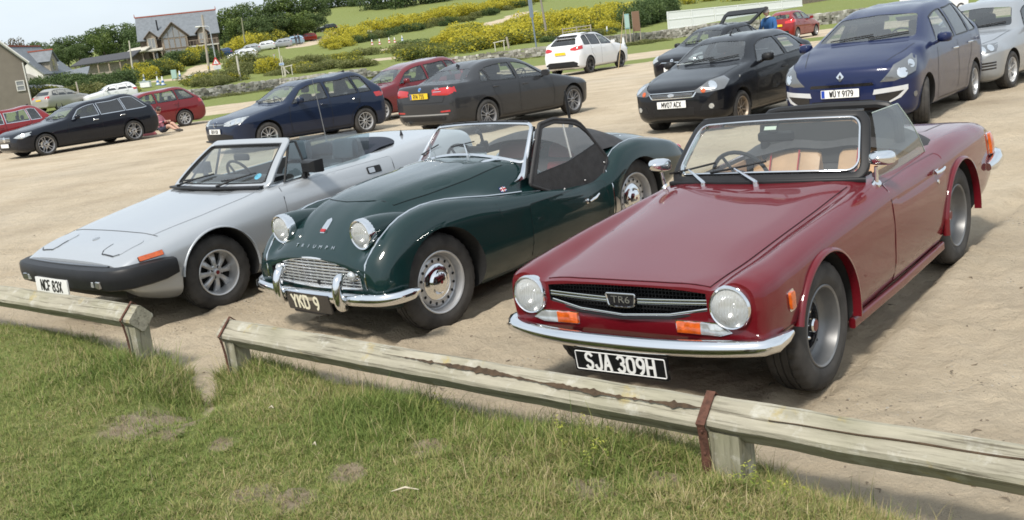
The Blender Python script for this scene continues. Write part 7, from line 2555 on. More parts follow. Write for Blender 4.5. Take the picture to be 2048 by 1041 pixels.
	for sg in (1,-1):
		l = MB(); l.box((.885,sg * .53,.425),(.03,.17,.055),rz=sg * -.18,bev=.006); o = l.build('front_lamp',STEEL,car)
		l = MB(); l.box((.900,sg * .49,.425),(.012,.075,.043),rz=sg * -.18,bev=.003); l.build('clear_lens',LENSW,o)
		l = MB(); l.box((.888,sg * .567,.425),(.012,.065,.043),rz=sg * -.18,bev=.003); l.build('amber_lens',LENSA,o)
	plate(car,.936,-.09,.385,.52,.118,'NCF 83X','+x',WHITEP,INK,R(3),None,sx=.86,th=.079)
	# ---- windscreen and its silver frame
	S = Screen((-.655,-.555,.690,.862,.868),(-1.035,-.985,.535,1.172,1.182),.014)
	S.frame(car,'windscreen_frame',S.loop(1.0,-.01,1.0,.05,.08),rodr(.065,.030,3),P_SIL)
	S.frame(car,'screen_seal',S.loop(.945,.03,.905,.05,.08),rodr(.014,.034,2),BLACK)
	S.pane(car,'windscreen',.95,.02,.91,GLASS)
	tr = MB(); tr.sweep([S.p(u,1.0) + Vector((-.03,0,.008)) for u in [-.95 + 1.9 * i / 16 for i in range(17)]],rodr(.06,.03),up=(0,0,1)); tr.build('header_rail',P_SIL,car)
	dk = MB(); dk.sweep([S.p(u,0) + Vector((.035,0,-.006)) for u in [-.97 + 1.94 * i / 16 for i in range(17)]],rodr(.10,.02),up=(0,0,1)); dk.build('scuttle_panel',BLACK,car)
	for py,tip in ((-.50,-.10),(.18,.47)):
		u0 = py / .69
		w = MB()
		p0 = S.p(u0,-.02) + Vector((.05,0,.01)); p1 = S.p((py + tip) / 2 / .69,.13) + Vector((.03,0,.012)); p2 = S.p(tip / .69,.20) + Vector((.02,0,.012))
		w.tube([p0 + Vector((0,0,-.02)),p0 + Vector((0,0,.02))],.016,8); w.tube([p0 + Vector((0,0,.01)),p1,p2],[.010,.008,.005],6)
		o = w.build('wiper_arm',BLACK,car)
		w = MB(); w.tube([S.p((py - .03) / .69,.09) + Vector((.02,0,.01)),p1,S.p((tip + .05) / .69,.24) + Vector((.014,0,.01))],.008,6); w.build('wiper_blade',BLACK,o)
	q = S.p(.78,.19); st = MB(); st.lathe([(.034,0),(.034,.002),(.0005,.002)],20,Matrix.Translation(q + Vector((-.004,0,-.002))) @ S.n0(.78).to_track_quat('Y','Z').to_matrix().to_4x4()); st.build('screen_sticker',mat('blue_sticker',(.10,.42,.60),.5),car)
	mi = MB(); mi.box((-.92,0,1.06),(.03,.22,.06),bev=.012); mi.build('rear_view_mirror',BLACK,car)
	# ---- quarter light, side glass, wind deflector
	for sg in (1,-1):
		fm = MB()
		fm.tube([(-.80,sg * .715,.858),(-1.03,sg * .555,1.16),(-1.10,sg * .560,1.155),(-1.075,sg * .700,.868)],.012,6,closed=True)
		o = fm.build('quarter_light',BLACK,car)
		gq = MB(); gq.add([(-.80,sg * .715,.858),(-1.03,sg * .555,1.16),(-1.10,sg * .560,1.155),(-1.075,sg * .700,.868)],[(0,1,2,3)]); gq.build('quarter_pane',GLASS,o,0,False)
		G_ = [[(lambda t,v: (-1.085 - .88 * t - .10 * v * (1 - t) - .15 * v * t + .12 * v * t,sg * (.700 - .135 * v + .01 * math.sin(PI * v)),.870 + .035 * t + v * (.275 - .05 * t * t)))(i / 8,j / 5) for j in range(6)] for i in range(7)]
		gw = MB().grid(G_); gw.build('side_window',glass('side_glass',(.70,.77,.78),.04,1.2),car,60)
		mm = MB()
		pf = [(.07,.05,.035),(.04,.085,.05),(-.03,.10,.055),(-.05,.095,.05)]
		vs,fs = [],[]
		for dx,hw,hh in pf:
			for c_,s_ in ((-1,-1),(1,-1),(1,1),(-1,1)):
				vs.append((-1.02 + dx,sg * .83 + c_ * hw,.955 + s_ * hh))
		for i in range(3):
			for k in range(4):
				fs.append((i * 4 + k,i * 4 + (k + 1) % 4,i * 4 + 4 + (k + 1) % 4,i * 4 + 4 + k))
		fs += [(0,1,2,3),(15,14,13,12)]
		mm.add(vs,fs); mm.tube([(-1.0,sg * .735,.865),(-1.01,sg * .76,.93)],[.03,.02],8)
		mm.build('door_mirror',BLACK,car,30)
	wd = MB(); wd.grid([[(-1.93 - .06 * v,-.52 + 1.04 * i / 8,.86 + .23 * v) for v in (0,.25,.5,.75,1)] for i in range(9)]); wd.build('wind_deflector',glass('deflector_glass',(.42,.52,.55),.03),car,60)
	# ---- folded hood well, seats, wheel, aerial, boot
	tn = MB()
	rows = []
	for x,zc,w_ in ((-1.96,.915,.56),(-2.02,.965,.60),(-2.15,1.00,.615),(-2.32,1.01,.60),(-2.44,.995,.52),(-2.48,.978,.45)):
		rows.append([(x + .14 * abs(t) ** 3,t * w_,zc - .05 * abs(t) ** 3) for t in [-1 + i / 10 for i in range(21)]])
	tn.grid(rows); tn.build('folded_hood',mat('navy_hood_cloth',(.012,.016,.028),.75,bump=.2,bscale=80),car,60)
	BLU = mat('blue_grey_cloth',(.035,.055,.07),.85,noise=.2)
	for y in (.34,-.34):
		seat(car,-1.18,y,.42,BLU,.50,.43,True,.20,hw=.28)
	da = MB(); da.sweep([(-.90,y,.83) for y in (-.58,-.3,0,.3,.58)],rodr(.22,.14,3,.05),up=(0,0,1)); da.build('dashboard',BLACK,car)
	steering_wheel(car,-1.12,-.34,.84,.18,R(24))
	rs = MB(); rs.box((-1.98,0,.78),(.04,1.12,.22),bev=.01); rs.build('rear_bulkhead',BLU,car)
	ae = MB(); ae.tube([(-2.42,-.64,.95),(-2.42,-.64,.985)],[.02,.012],10); ae.tube([(-2.42,-.64,.98),(-2.40,-.655,1.40),(-2.385,-.665,1.62)],[.005,.0035,.0022],6); ae.build('aerial',mat('dull_aerial',(.22,.22,.22),.4,.6),car)
	pin = MB(); pin.tube([(-2.60,.30,.97),(-2.60,.30,1.03)],[.02,.004],8); pin.build('boot_pin',BLACK,car)
	for x in (0,-2.159):
		for sg in (1,-1):
			wheel(car,x,sg * .675,.300,.190,.178,'minilite',siped=True,spin=.2 - x)
	un = MB(); un.box((-1.2,0,.19),(2.7,1.0,.05)); un.build('chassis',VOID,car)
	return car
build_silver()
# ------------------------------------------------------------------ parked modern cars
def smooth_x(xs,ys,x):
	return float(np.interp(-x,[-a for a in xs],ys))
def modern(name,X,Y,yaw,k,label,col,group='cars parked on the sand',z=0.0,cat='car',flake=.15,lod=2,roll=0.0,pitch=0.0):
	"""one parked car from its key side-view points (metres from the front axle, x forward)"""
	car = car_root(name,X,Y,yaw,z,roll,pitch,label,cat,group)
	PA = paint('paint_' + label.replace(' ','_')[:40],col,flake if max(col) > .1 else flake * .2,.36,.015,1.0 if max(col) > .1 else .65)
	W2,H,fo,wb = k['W'] / 2,k['H'],k['fo'],k['wb']
	cx,cz = k['cowl']; rfx,rfz = k['rf']; rrx,rrz = k['rr']; gx,gz = k['gb']; tx,tz = k['tail']
	hz = k['hz']; b0,b1 = k['belt']; yro = k.get('yr',.64) * W2; gc = k.get('gc',.20)
	hatch = k.get('hatch',True)
	rnd = k.get('round',.16)
	def belt(x): return b0 + (b1 - b0) * min(1,max(0,(cx - x) / (cx - gx)))
	rows = []   # x, ztop, yr, zr, yb, zb, width share, bottom
	rows.append((fo,hz - .13,.40,hz - .14,.60,hz - .17,.72,.40))
	rows.append((fo - .035,hz - .03,.52,hz - .045,.74,hz - .085,.84,.29))
	rows.append((fo - .16,hz + .035,.62,hz + .02,.86,hz - .025,.94,.22))
	x3 = min(.22,fo - .45)
	t3 = (fo - .16 - x3) / (fo - .16 - cx)
	z3 = hz + .035 + (cz - hz - .035) * (t3 ** .85)
	rows.append((x3,z3,.72,z3 - .025,.92,z3 - .075,1.0,gc))
	xm = (x3 + cx) / 2
	tm = (fo - .16 - xm) / (fo - .16 - cx)
	zm_ = hz + .035 + (cz - hz - .035) * (tm ** .85)
	rows.append((xm,zm_,.74,zm_ - .02,.95,zm_ - .08,1.0,gc))
	rows.append((cx,cz,.78,cz - .012,.955,min(cz - .05,belt(cx)),1.0,gc))
	ci = len(rows) - 1
	rows.append((rfx,rfz,yro / W2,rfz - .045,.955,belt(rfx),1.0,gc))
	xm = rfx * .55 + rrx * .45
	rows.append((xm,H,yro / W2 * 1.01,H - .055,.96,belt(xm),1.0,gc))
	rows.append((rrx,rrz,yro / W2 * .97,rrz - .05,.945,belt(rrx),1.0,gc))
	rows.append((gx,gz,.76 if not hatch else .74,gz - .02,.90,min(gz - .03,b1),.98,gc + .02))
	gi = len(rows) - 1
	if not hatch:
		rows.append(((gx + tx) / 2,(gz + tz) / 2 + .015,.76,(gz + tz) / 2 - .01,.885,(gz + tz) / 2 - .06,.97,gc + .06))
		rows.append((tx + .06,tz,.72,tz - .02,.84,tz - .07,.93,.30))
		rows.append((tx,tz - .14,.62,tz - .15,.74,tz - .19,.84,.42))
	else:
		rows.append((tx + .03,max(gz - .22,.70),.66,max(gz - .24,.68),.82,max(gz - .28,.64),.92,.34))
		rows.append((tx,.62,.56,.61,.72,.58,.82,.44))
	P = []
	mg = k.get('side',.62)
	for i,(x,zt,yr,zr,yb,zb,ws,bo) in enumerate(rows):
		zm = min(zb - .06,mg) if zb - .06 > bo + .1 else (zb + bo) / 2 + .03
		pts = [(0,zt),(yr * .55 * W2,zt - .006),(yr * W2,zr),(yb * W2,zb),(ws * W2 * .995,zm + (zb - zm) * .45),(ws * W2,zm),(ws * W2 * .985,(zm + bo) / 2),(ws * W2 * .945,bo + .05),(ws * W2 * .86,bo),(ws * W2 * .4,bo - .015),(0,bo - .015)]
		q = []
		for y,zz in pts:
			w = {0: 1.0,1: .9,2: .6,3: .2}.get(i,0)
			dx = -rnd * w * (y / W2) ** 2.2
			j = len(rows) - 1 - i
			w = {0: 1.0,1: .8,2: .5}.get(j,0)
			dx += rnd * .6 * w * (y / W2) ** 2.2
			if i == ci: dx -= .10 * (y / W2) ** 2      # bowed screen base
			if i == ci + 1: dx -= .06 * (y / W2) ** 2
			q.append((x + dx,y,zz))
		P.append(q)
	nu,nv = (6,4) if lod == 2 else ((5,4) if lod == 1 else (3,3))
	G,iu,jv = net(P,nu,nv,cu=(ci,) if hatch else (ci,gi),cv=(3,) if k.get('shoulder') else ())
	hull = hull_mesh('body',G,[PA,VOID,CABIN,BLACK],46)
	sk = Skin(hull)
	e2x,e2z = G[:,jv[2],0],G[:,jv[2],2]
	e3x,e3z = G[:,jv[3],0],G[:,jv[3],2]
	T = lambda x: float(np.interp(-x,-e2x,e2z)) - k.get('rail',.055)
	B = lambda x: float(np.interp(-x,-e3x,e3z)) + .022
	tyr = k['r']
	# ---- window outlines
	panes = []
	for xb0,xt0,xb1,xt1 in k['panes']:
		top = [(xt0 + (xt1 - xt0) * i / 7,T(xt0 + (xt1 - xt0) * i / 7)) for i in range(8)]
		bot = [(xb1 + (xb0 - xb1) * i / 5,B(xb1 + (xb0 - xb1) * i / 5)) for i in range(6)]
		pl = [bot[-1]] + top + bot[:-1]
		out = []
		for p in pl:
			if not out or (Vector(p) - Vector(out[-1])).length > .02: out.append(p)
		panes.append(out)
	def wy(z,f,z0,y0,z1,y1): return y0 + (y1 - y0) * (z - z0) / (z1 - z0)
	ws = rpoly([(-.745 * W2,cz + .045),(0,cz + .030),(.745 * W2,cz + .045),(yro * .90,rfz - .075),(0,rfz - .045),(-yro * .90,rfz - .075)],.05,3)
	rz0 = k.get('rgz',gz + .03); rz1 = rrz - .085
	rw = rpoly([(-.70 * W2,rz0),(.70 * W2,rz0),(yro * .86,rz1),(-yro * .86,rz1)],.06,3)
	gl,gr_ = k.get('glass',GLASST),k.get('rglass',None)
	if lod == 2:
		cutters = []
		for x in (0,-wb):
			for sg in (1,-1):
				cutters.append(arch_cutter(x,tyr + .045,sg * (W2 - .36),sg * (W2 + .2),tyr,28))
		ins = []
		for i,(x,zt,yr,zr,yb,zb,wsh,bo) in enumerate(rows):
			if i < ci or x < tx + .12: continue
			xx = x - (.10 if i == ci else (.0 if i < gi else -.06))
			ytop = yr * W2 - .05
			ins.append([(xx,0,zt - .045),(xx,ytop * .55,zt - .05),(xx,ytop,zr - .05),(xx,yb * W2 - .055,zb - .01),(xx,W2 - .085,.62),(xx,W2 - .10,.36),(xx,.3,.34),(xx,0,.34)])
		Gi,_,_ = net(ins,3,2)
		cutters.append(hull_mesh('c',Gi,CABIN))
		def prism_cut(poly,ax):
			mb = MB(); n = len(poly)
			if ax == 'y': A,Bq = [(p[0],-1.4,p[1]) for p in poly],[(p[0],1.4,p[1]) for p in poly]
			elif ax == 'f': A,Bq = [(rfx - .15,p[0],p[1]) for p in poly],[(fo + .5,p[0],p[1]) for p in poly]
			else: A,Bq = [(rrx + .25,p[0],p[1]) for p in poly],[(tx - .5,p[0],p[1]) for p in poly]
			mb.add(A + Bq,[list(range(n)),list(range(2 * n - 1,n - 1,-1))] + [(i,n + i,n + (i + 1) % n,(i + 1) % n) for i in range(n)])
			return mb.mesh('c',BLACK,0,True)
		for pl in panes: cutters.append(prism_cut(pl,'y'))
		cutters.append(prism_cut(ws,'f'))
		if not k.get('open_tail'): cutters.append(prism_cut(rw,'r'))
		me = cut(hull,cutters)
		if len(me.polygons) < 500:
			print('CUT FAILED',label); me = hull
		me.shade_smooth(); me.set_sharp_from_angle(angle=R(40))
	else:
		me = hull
	link('body',me,car)
	# ---- glass
	go = -.004 if lod == 2 else .004
	st = .12 if lod == 2 else .25
	sk.patch('windscreen',ws,'+x',gl if lod == 2 else GLASSP,car,go,0,st)
	if k.get('open_tail') is None:
		sk.patch('rear_window',rw,'-x',k.get('rglass',gl) if lod == 2 else GLASSP,car,go,0,st)
	for i,pl in enumerate(panes):
		gm = k.get('pglass',{}).get(i,gl) if lod == 2 else GLASSP
		for ax in ('+y','-y'):
			sk.patch('side_window',pl,ax,gm,car,go,0,st)
	if lod >= 1:
		for pl in panes:
			for ax in ('+y','-y'):
				sk.ribbon('window_trim',pl,ax,.022,k.get('trim',BLACK),car,.004,.1,True)
		for xs,z1 in k.get('doors',()):       # door shut lines
			for ax in ('+y','-y'):
				sk.ribbon('panel_gap',[(x,zz) for x,zz in xs],ax,.012,BLACK,car,.002,.06)
		if k.get('hoodline',True):
			sk.ribbon('panel_gap',[(fo - .20,-.60 * W2),(x3,-.74 * W2),(cx + .10,-.80 * W2)],'+z',.010,BLACK,car,.002,.08)
			sk.ribbon('panel_gap',[(fo - .20,.60 * W2),(x3,.74 * W2),(cx + .10,.80 * W2)],'+z',.010,BLACK,car,.002,.08)
		for hx,hz_ in k.get('handles',()):
			for sg,ax in ((1,'+y'),(-1,'-y')):
				h = sk.hit(hx,hz_,ax)
				b = MB(); b.tube([h[0] + Vector((.09,0,0)),h[0] + h[1] * .028 + Vector((.06,0,0)),h[0] + h[1] * .030 + Vector((-.06,0,0)),h[0] + Vector((-.09,0,0))],[.010,.014,.014,.010],6)
				b.build('door_handle',k.get('hmat',PA),car)
	# ---- lamps: outlines near the surface, thrown on to the skin along a level direction
	def lamp(nm,pts,ang,m,both=True,off=.004,dome=.010,inner=None):
		for sg in ((1,-1) if both else (1,)):
			q = [(p[0],sg * p[1],p[2]) for p in pts]
			o = sk.patch(nm,sk.flat(q,sg * ang),sg * ang,m,car,off,.008,.07,dome=dome)
			if inner and o:
				for (c,rr,mm) in inner:
					n_,e1,e2 = sk.axes(sg * ang)
					cc = Vector((c[0],sg * c[1],c[2]))
					fl = [(cc.dot(e1) + rr * math.cos(t),cc.dot(e2) + rr * math.sin(t)) for t in [2 * PI * i / 14 for i in range(14)]]
					sk.patch('lamp_bowl',fl,sg * ang,mm,o,off + .011,.003,.05,dome=.008)
	for L in k.get('lamps',()): lamp(*L)
	# dark lower band at sills, bumpers
	for nm,poly,ax,m,off in k.get('plates',()):
		sk.patch(nm,poly,ax,m,car,off,.006,.08)
	# ---- mirrors, wipers, aerial
	if lod >= 1:
		for sg in (1,-1):
			mx = k.get('mirror',(cx - .42,belt(cx - .4) + .06))
			h = sk.hit(mx[0],mx[1] - .06,'+y' if sg > 0 else '-y')[0]
			mb = MB(); pf = [(.075,.04,.04),(.05,.085,.06),(-.02,.105,.07),(-.04,.10,.066)]
			vs,fs = [],[]
			for dx,hw,hh in pf:
				for t in range(10):
					a = 2 * PI * t / 10; c_,s_ = math.cos(a),math.sin(a); e = .6
					vs.append((mx[0] + dx,h.y + sg * .12 + hw * abs(c_) ** e * (1 if c_ > 0 else -1),mx[1] + .02 + hh * abs(s_) ** e * (1 if s_ > 0 else -1)))
			for i in range(3):
				for t in range(10): fs.append((i * 10 + t,i * 10 + (t + 1) % 10,i * 10 + 10 + (t + 1) % 10,i * 10 + 10 + t))
			fs += [list(range(10)),list(range(39,29,-1))]
			mb.add(vs,fs); mb.tube([(mx[0],h.y,mx[1] - .05),(mx[0],h.y + sg * .06,mx[1] - .02)],.025,6)
			mb.build('door_mirror',k.get('mmat',PA),car,50)
		for y0,y1 in ((-.55 * W2,.10 * W2),(.05 * W2,.62 * W2)):
			pts = [sk.hit(y0 + (y1 - y0) * t,cz + .05 + .05 * t,'+x') for t in (0,.33,.66,1)]
			wp = MB(); wp.tube([p[0] + p[1] * .012 for p in pts],.009,5); wp.build('wiper',BLACK,car)
		if k.get('aerial'):
			ax_,fin = k['aerial']
			h = sk.hit(ax_,0,'+z')[0]
			b = MB()
			if fin: b.add([(ax_ + .07,0,h.z - .005),(ax_ - .07,.03,h.z - .005),(ax_ - .07,-.03,h.z - .005),(ax_ - .06,0,h.z + .065)],[(0,1,3),(0,3,2),(1,2,3)])
			else: b.tube([(ax_,0,h.z),(ax_ - .06,0,h.z + .06),(ax_ - .11,0,h.z + .10)],[.018,.008,.005],6)
			b.build('roof_aerial',BLACK,car)
	# ---- cabin
	if lod == 2:
		sm = k.get('seat',SEATD)
		for y in (W2 * .42,-W2 * .42):
			seat(car,cx - .72,y,.60 + (H - 1.45) * .4,sm,.50,.50,True,.22,hw=.26)
		bx = min(cx - 1.60,-1.95)
		b = MB(); b.box((bx,0,.62),(.50,W2 * 1.5,.16),bev=.04); b.box((bx - .28,0,.82),(.14,W2 * 1.5,.46),bev=.05,M=Matrix.Rotation(-.25,4,'Y')); o = b.build('rear_bench',sm,car)
		for y in (W2 * .4,-W2 * .4):
			b = MB(); b.box((bx - .36,y,1.12 + (H - 1.45) * .4),(.08,.24,.15),bev=.03); b.build('headrest',sm,o)
		b = MB(); b.sweep([(cx - .34,y,cz - .06) for y in (-W2 * .82,0,W2 * .82)],rodr(.46,.14,3,.05),up=(0,0,1)); b.build('dashboard',BLACK,car)
		sy = k.get('wheel_y',-.42) * W2
		steering_wheel(car,cx - .62,sy,cz + .0,.18,R(30))
		b = MB(); b.box((rfx + .12,0,rfz - .11),(.04,.22,.07),bev=.015); b.build('rear_view_mirror',BLACK,car)
	# ---- wheels
	for x in (0,-wb):
		for sg in (1,-1):
			wk = k.get('wheel',('spoke',10,ALLOY))
			wheel(car,x,sg * (W2 - .115 - (0 if lod else .02)),tyr,.21,k.get('rim',tyr - .11),wk[0],wk[1],wk[2],spin=k.get('spin',.3) + x,steer=(k.get('steer',0) if x == 0 else 0))
	b = MB(); b.box((-wb / 2,0,gc + .0),(wb + .9,W2 * 1.2,.06)); b.build('chassis',VOID,car)
	return car,sk
def oval(cy,cz,ry,rz,n=16): return circ(cy,cz,ry,n,rz)
def badge_disc(car,sk,y,z,r,ring=True,axis='+x',m=CHROME,name='badge'):
	b = sk.patch(name,circ(y,z,r,20),axis,m,car,.006,.006,.05,dome=.003)
	return b
# ---- blue hatchback (front three-quarter, behind the silver convertible)
DARKB = (0.010,0.018,0.042)
def golf_spec(W=1.79):
	W2 = W / 2
	return dict(W=W,H=1.455,fo=.86,wb=2.637,r=.316,rim=.205,cowl=(-.44,.985),rf=(-1.22,1.395),rr=(-2.98,1.39),gb=(-3.29,1.05),tail=(-3.395,.9),hz=.735,belt=(.925,1.00),yr=.645,gc=.20,
		panes=[(-.70,-1.06,-1.66,-1.66),(-1.74,-1.74,-2.52,-2.46),(-2.57,-2.51,-2.93,-2.80)],
		doors=[([(-.62,.90),(-.58,.60),(-.62,.28)],0),([(-1.70,.95),(-1.72,.50),(-1.70,.26)],0),([(-2.58,.98),(-2.50,.72),(-2.28,.55),(-2.22,.30)],0),([(-.62,.27),(-2.2,.28)],0)],
		handles=[(-1.52,.845),(-2.42,.87)],aerial=(-2.7,True))
def build_blue_hatch():
	k = golf_spec(); W2 = k['W'] / 2
	k.update(wheel=('trim',10,ALLOY),glass=GLASST,lamps=[
		('headlamp',[(.80,.36,.70),(.64,.66,.78),(.40,.80,.80),(.52,.76,.675),(.74,.52,.63),(.82,.38,.64)],R(38),LENSW,True,.004,.012,[((.66,.60,.70),.055,REFL),((.56,.70,.725),.045,REFL)]),
		('tail_lamp',[(-3.22,.80,.98),(-2.98,.86,.97),(-3.00,.87,.86),(-3.30,.74,.86)],R(150),LENSR,True)],
		plates=[('grille',[(-.42,.645),(.42,.645),(.44,.685),(.36,.700),(-.36,.700),(-.44,.685)],'+x',GLOSSB,.004),
				('air_intake',rpoly([(-.62,.31),(.62,.31),(.66,.42),(.40,.46),(-.40,.46),(-.66,.42)],.03,2),'+x',BLACK,.004)])
	car,sk = modern('hatchback',-5.695,23.497,R(-49.2),k,'dark blue five-door hatchback facing left, parked behind the silver convertible',DARKB,pitch=R(.6),z=.0)
	sk.patch('grille_bar',[(-.43,.668),(.43,.668),(.43,.676),(-.43,.676)],'+x',CHROME,car,.012,.004,.1)
	b = badge_disc(car,sk,0,.672,.062)
	sk.patch('badge_face',circ(0,.672,.050,18),'+x',mat('badge_blue_black',(.01,.015,.04),.3),b,.014,.003,.05)
	M = face_M(.885,0,.672)
	for tx_,up in (('V',.021),('W',-.024)):
		lm,_ = strokes(tx_,.040,CHROME,.2,1.0); lm.transform(face_M(.8815,0,.672 + up)); link('badge_letter',lm,b)
	plate(car,.885,0,.525,.52,.111,'GK14 VJN','+x',WHITEP,INK,sx=.76,th=.075)
	b = MB(); b.sweep([(.855 - .12 * (y / .8) ** 2,y,.285) for y in [-.75 + 1.5 * i / 10 for i in range(11)]],rodr(.05,.04),up=(0,0,1)); b.build('front_splitter',BLACK,car)
build_blue_hatch()
# ---- grey hatchback at the right-hand edge
def build_grey_hatch():
	k = golf_spec()
	k.update(wheel=('spoke',7,ALLOY),lamps=[
		('headlamp',[(.80,.36,.70),(.64,.66,.78),(.40,.80,.80),(.52,.76,.675),(.74,.52,.63),(.82,.38,.64)],R(38),LENSD,True,.004,.012,[((.66,.60,.70),.06,REFL),((.56,.70,.725),.05,REFL)]),
		('tail_lamp',[(-3.22,.80,.98),(-2.98,.86,.97),(-3.00,.87,.86),(-3.30,.74,.86)],R(150),LENSR,True)],
		plates=[('grille',[(-.42,.645),(.42,.645),(.44,.685),(.36,.700),(-.36,.700),(-.44,.685)],'+x',GLOSSB,.004),
				('air_intake',rpoly([(-.50,.31),(.50,.31),(.52,.42),(-.52,.42)],.03,2),'+x',BLACK,.004)])
	car,sk = modern('hatchback',8.206,17.622,R(-46.2),k,'silver grey hatchback at the right edge, half hidden by the blue people carrier',(.30,.315,.33),flake=.4)
	for sg in (1,-1):
		for z in (.37,.42,.465):
			sk.patch('fog_grille',sk.flat([(.72,sg * .50,z),(.52,sg * .76,z + .02),(.52,sg * .76,z + .045),(.72,sg * .50,z + .03)],sg * R(38)),sg * R(38),GLOSSB,car,.005,.004,.08)
	badge_disc(car,sk,0,.672,.060)
	plate(car,.885,0,.525,.52,.111,'','+x',WHITEP,INK,sx=.76,th=.075)
build_grey_hatch()
# ---- dark grey saloon seen from behind
def build_saloon():
	W2 = .905
	k = dict(W=1.81,H=1.43,fo=.78,wb=2.81,r=.325,rim=.225,cowl=(-.58,.985),rf=(-1.36,1.375),rr=(-2.55,1.365),gb=(-3.18,1.07),tail=(-3.84,1.03),hatch=False,hz=.74,belt=(.915,.99),yr=.62,gc=.19,shoulder=False,
		panes=[(-.86,-1.20,-1.74,-1.72),(-1.82,-1.80,-2.60,-2.56),(-2.64,-2.60,-2.90,-2.70)],rgz=1.09,
		doors=[([(-.72,.90),(-.66,.60),(-.70,.26)],0),([(-1.78,.94),(-1.80,.50),(-1.78,.25)],0),([(-2.62,.97),(-2.56,.74),(-2.42,.58),(-2.36,.30)],0),([(-.70,.26),(-2.36,.27)],0)],
		handles=[(-1.60,.84),(-2.50,.87)],aerial=(-2.62,True),wheel=('double',5,mat('grey_alloy',(.34,.34,.35),.35,.6)),glass=GLASST,trim=mat('satin_black',(.02,.02,.02),.35),
		lamps=[('tail_lamp',[(-3.86,.38,.955),(-3.80,.62,.985),(-3.62,.80,.985),(-3.58,.82,.88),(-3.74,.72,.83),(-3.84,.50,.84),(-3.87,.38,.85)],R(148),LENSR,True,.004,.012),
			   ('headlamp',[(.70,.42,.66),(.55,.68,.72),(.36,.80,.73),(.44,.78,.64),(.62,.60,.60)],R(36),LENSW,True),
			   ('reflector',[(-3.84,.55,.50),(-3.72,.74,.51),(-3.72,.74,.54),(-3.84,.55,.53)],R(150),LENSR,True)],
		plates=[('bumper_trim',rpoly([(-.62,.34),(.62,.34),(.66,.42),(-.66,.42)],.02,2),'-x',BLACK,.004)])
	car,sk = modern('saloon',1.17,23.237,R(136.6),k,'dark grey four-door saloon with yellow rear number plate, pointing away right',(.030,.031,.034),pitch=R(-.6),flake=.35)
	sk.patch('light_band',[(-.60,.905),(-.40,.905),(-.40,.915),(-.60,.915)],'-x',CHROME,car,.02,.003,.05)
	b = badge_disc(car,sk,0,.975,.040,axis='-x')
	sk.patch('badge_face',circ(0,.975,.028,16),'-x',mat('badge_blue',(.05,.18,.45),.3),b,.014,.003,.05)
	lm,_ = strokes('320D',.035,CHROME,.2,1.1); lm.transform(face_M(-3.845,-.52,.975,'-x')); link('boot_lettering',lm,car)
	plate(car,-3.868,0,.845,.52,.111,'R14 TSS','-x',YELLOWP,INK,sx=.84,th=.077,band=True)
	sk.ribbon('boot_gap',[(-.70,1.0),(-.66,.80),(-.60,.70),(.60,.70),(.66,.80),(.70,1.0)],'-x',.012,BLACK,car,.002,.06)
	for y in (.50,.42):
		b = MB(); b.lathe([(.030,0),(.034,.06),(.028,.06),(.024,.0)],14,Matrix.Translation((-3.80,y,.30)) @ Matrix.Rotation(PI / 2,4,'Z')); b.build('exhaust_pipe',CHROME,car)
	sk.patch('bumper_strip',[(-.72,.45),(.72,.45),(.72,.475),(-.72,.475)],'-x',STEEL,car,.005,.003,.1)
build_saloon()
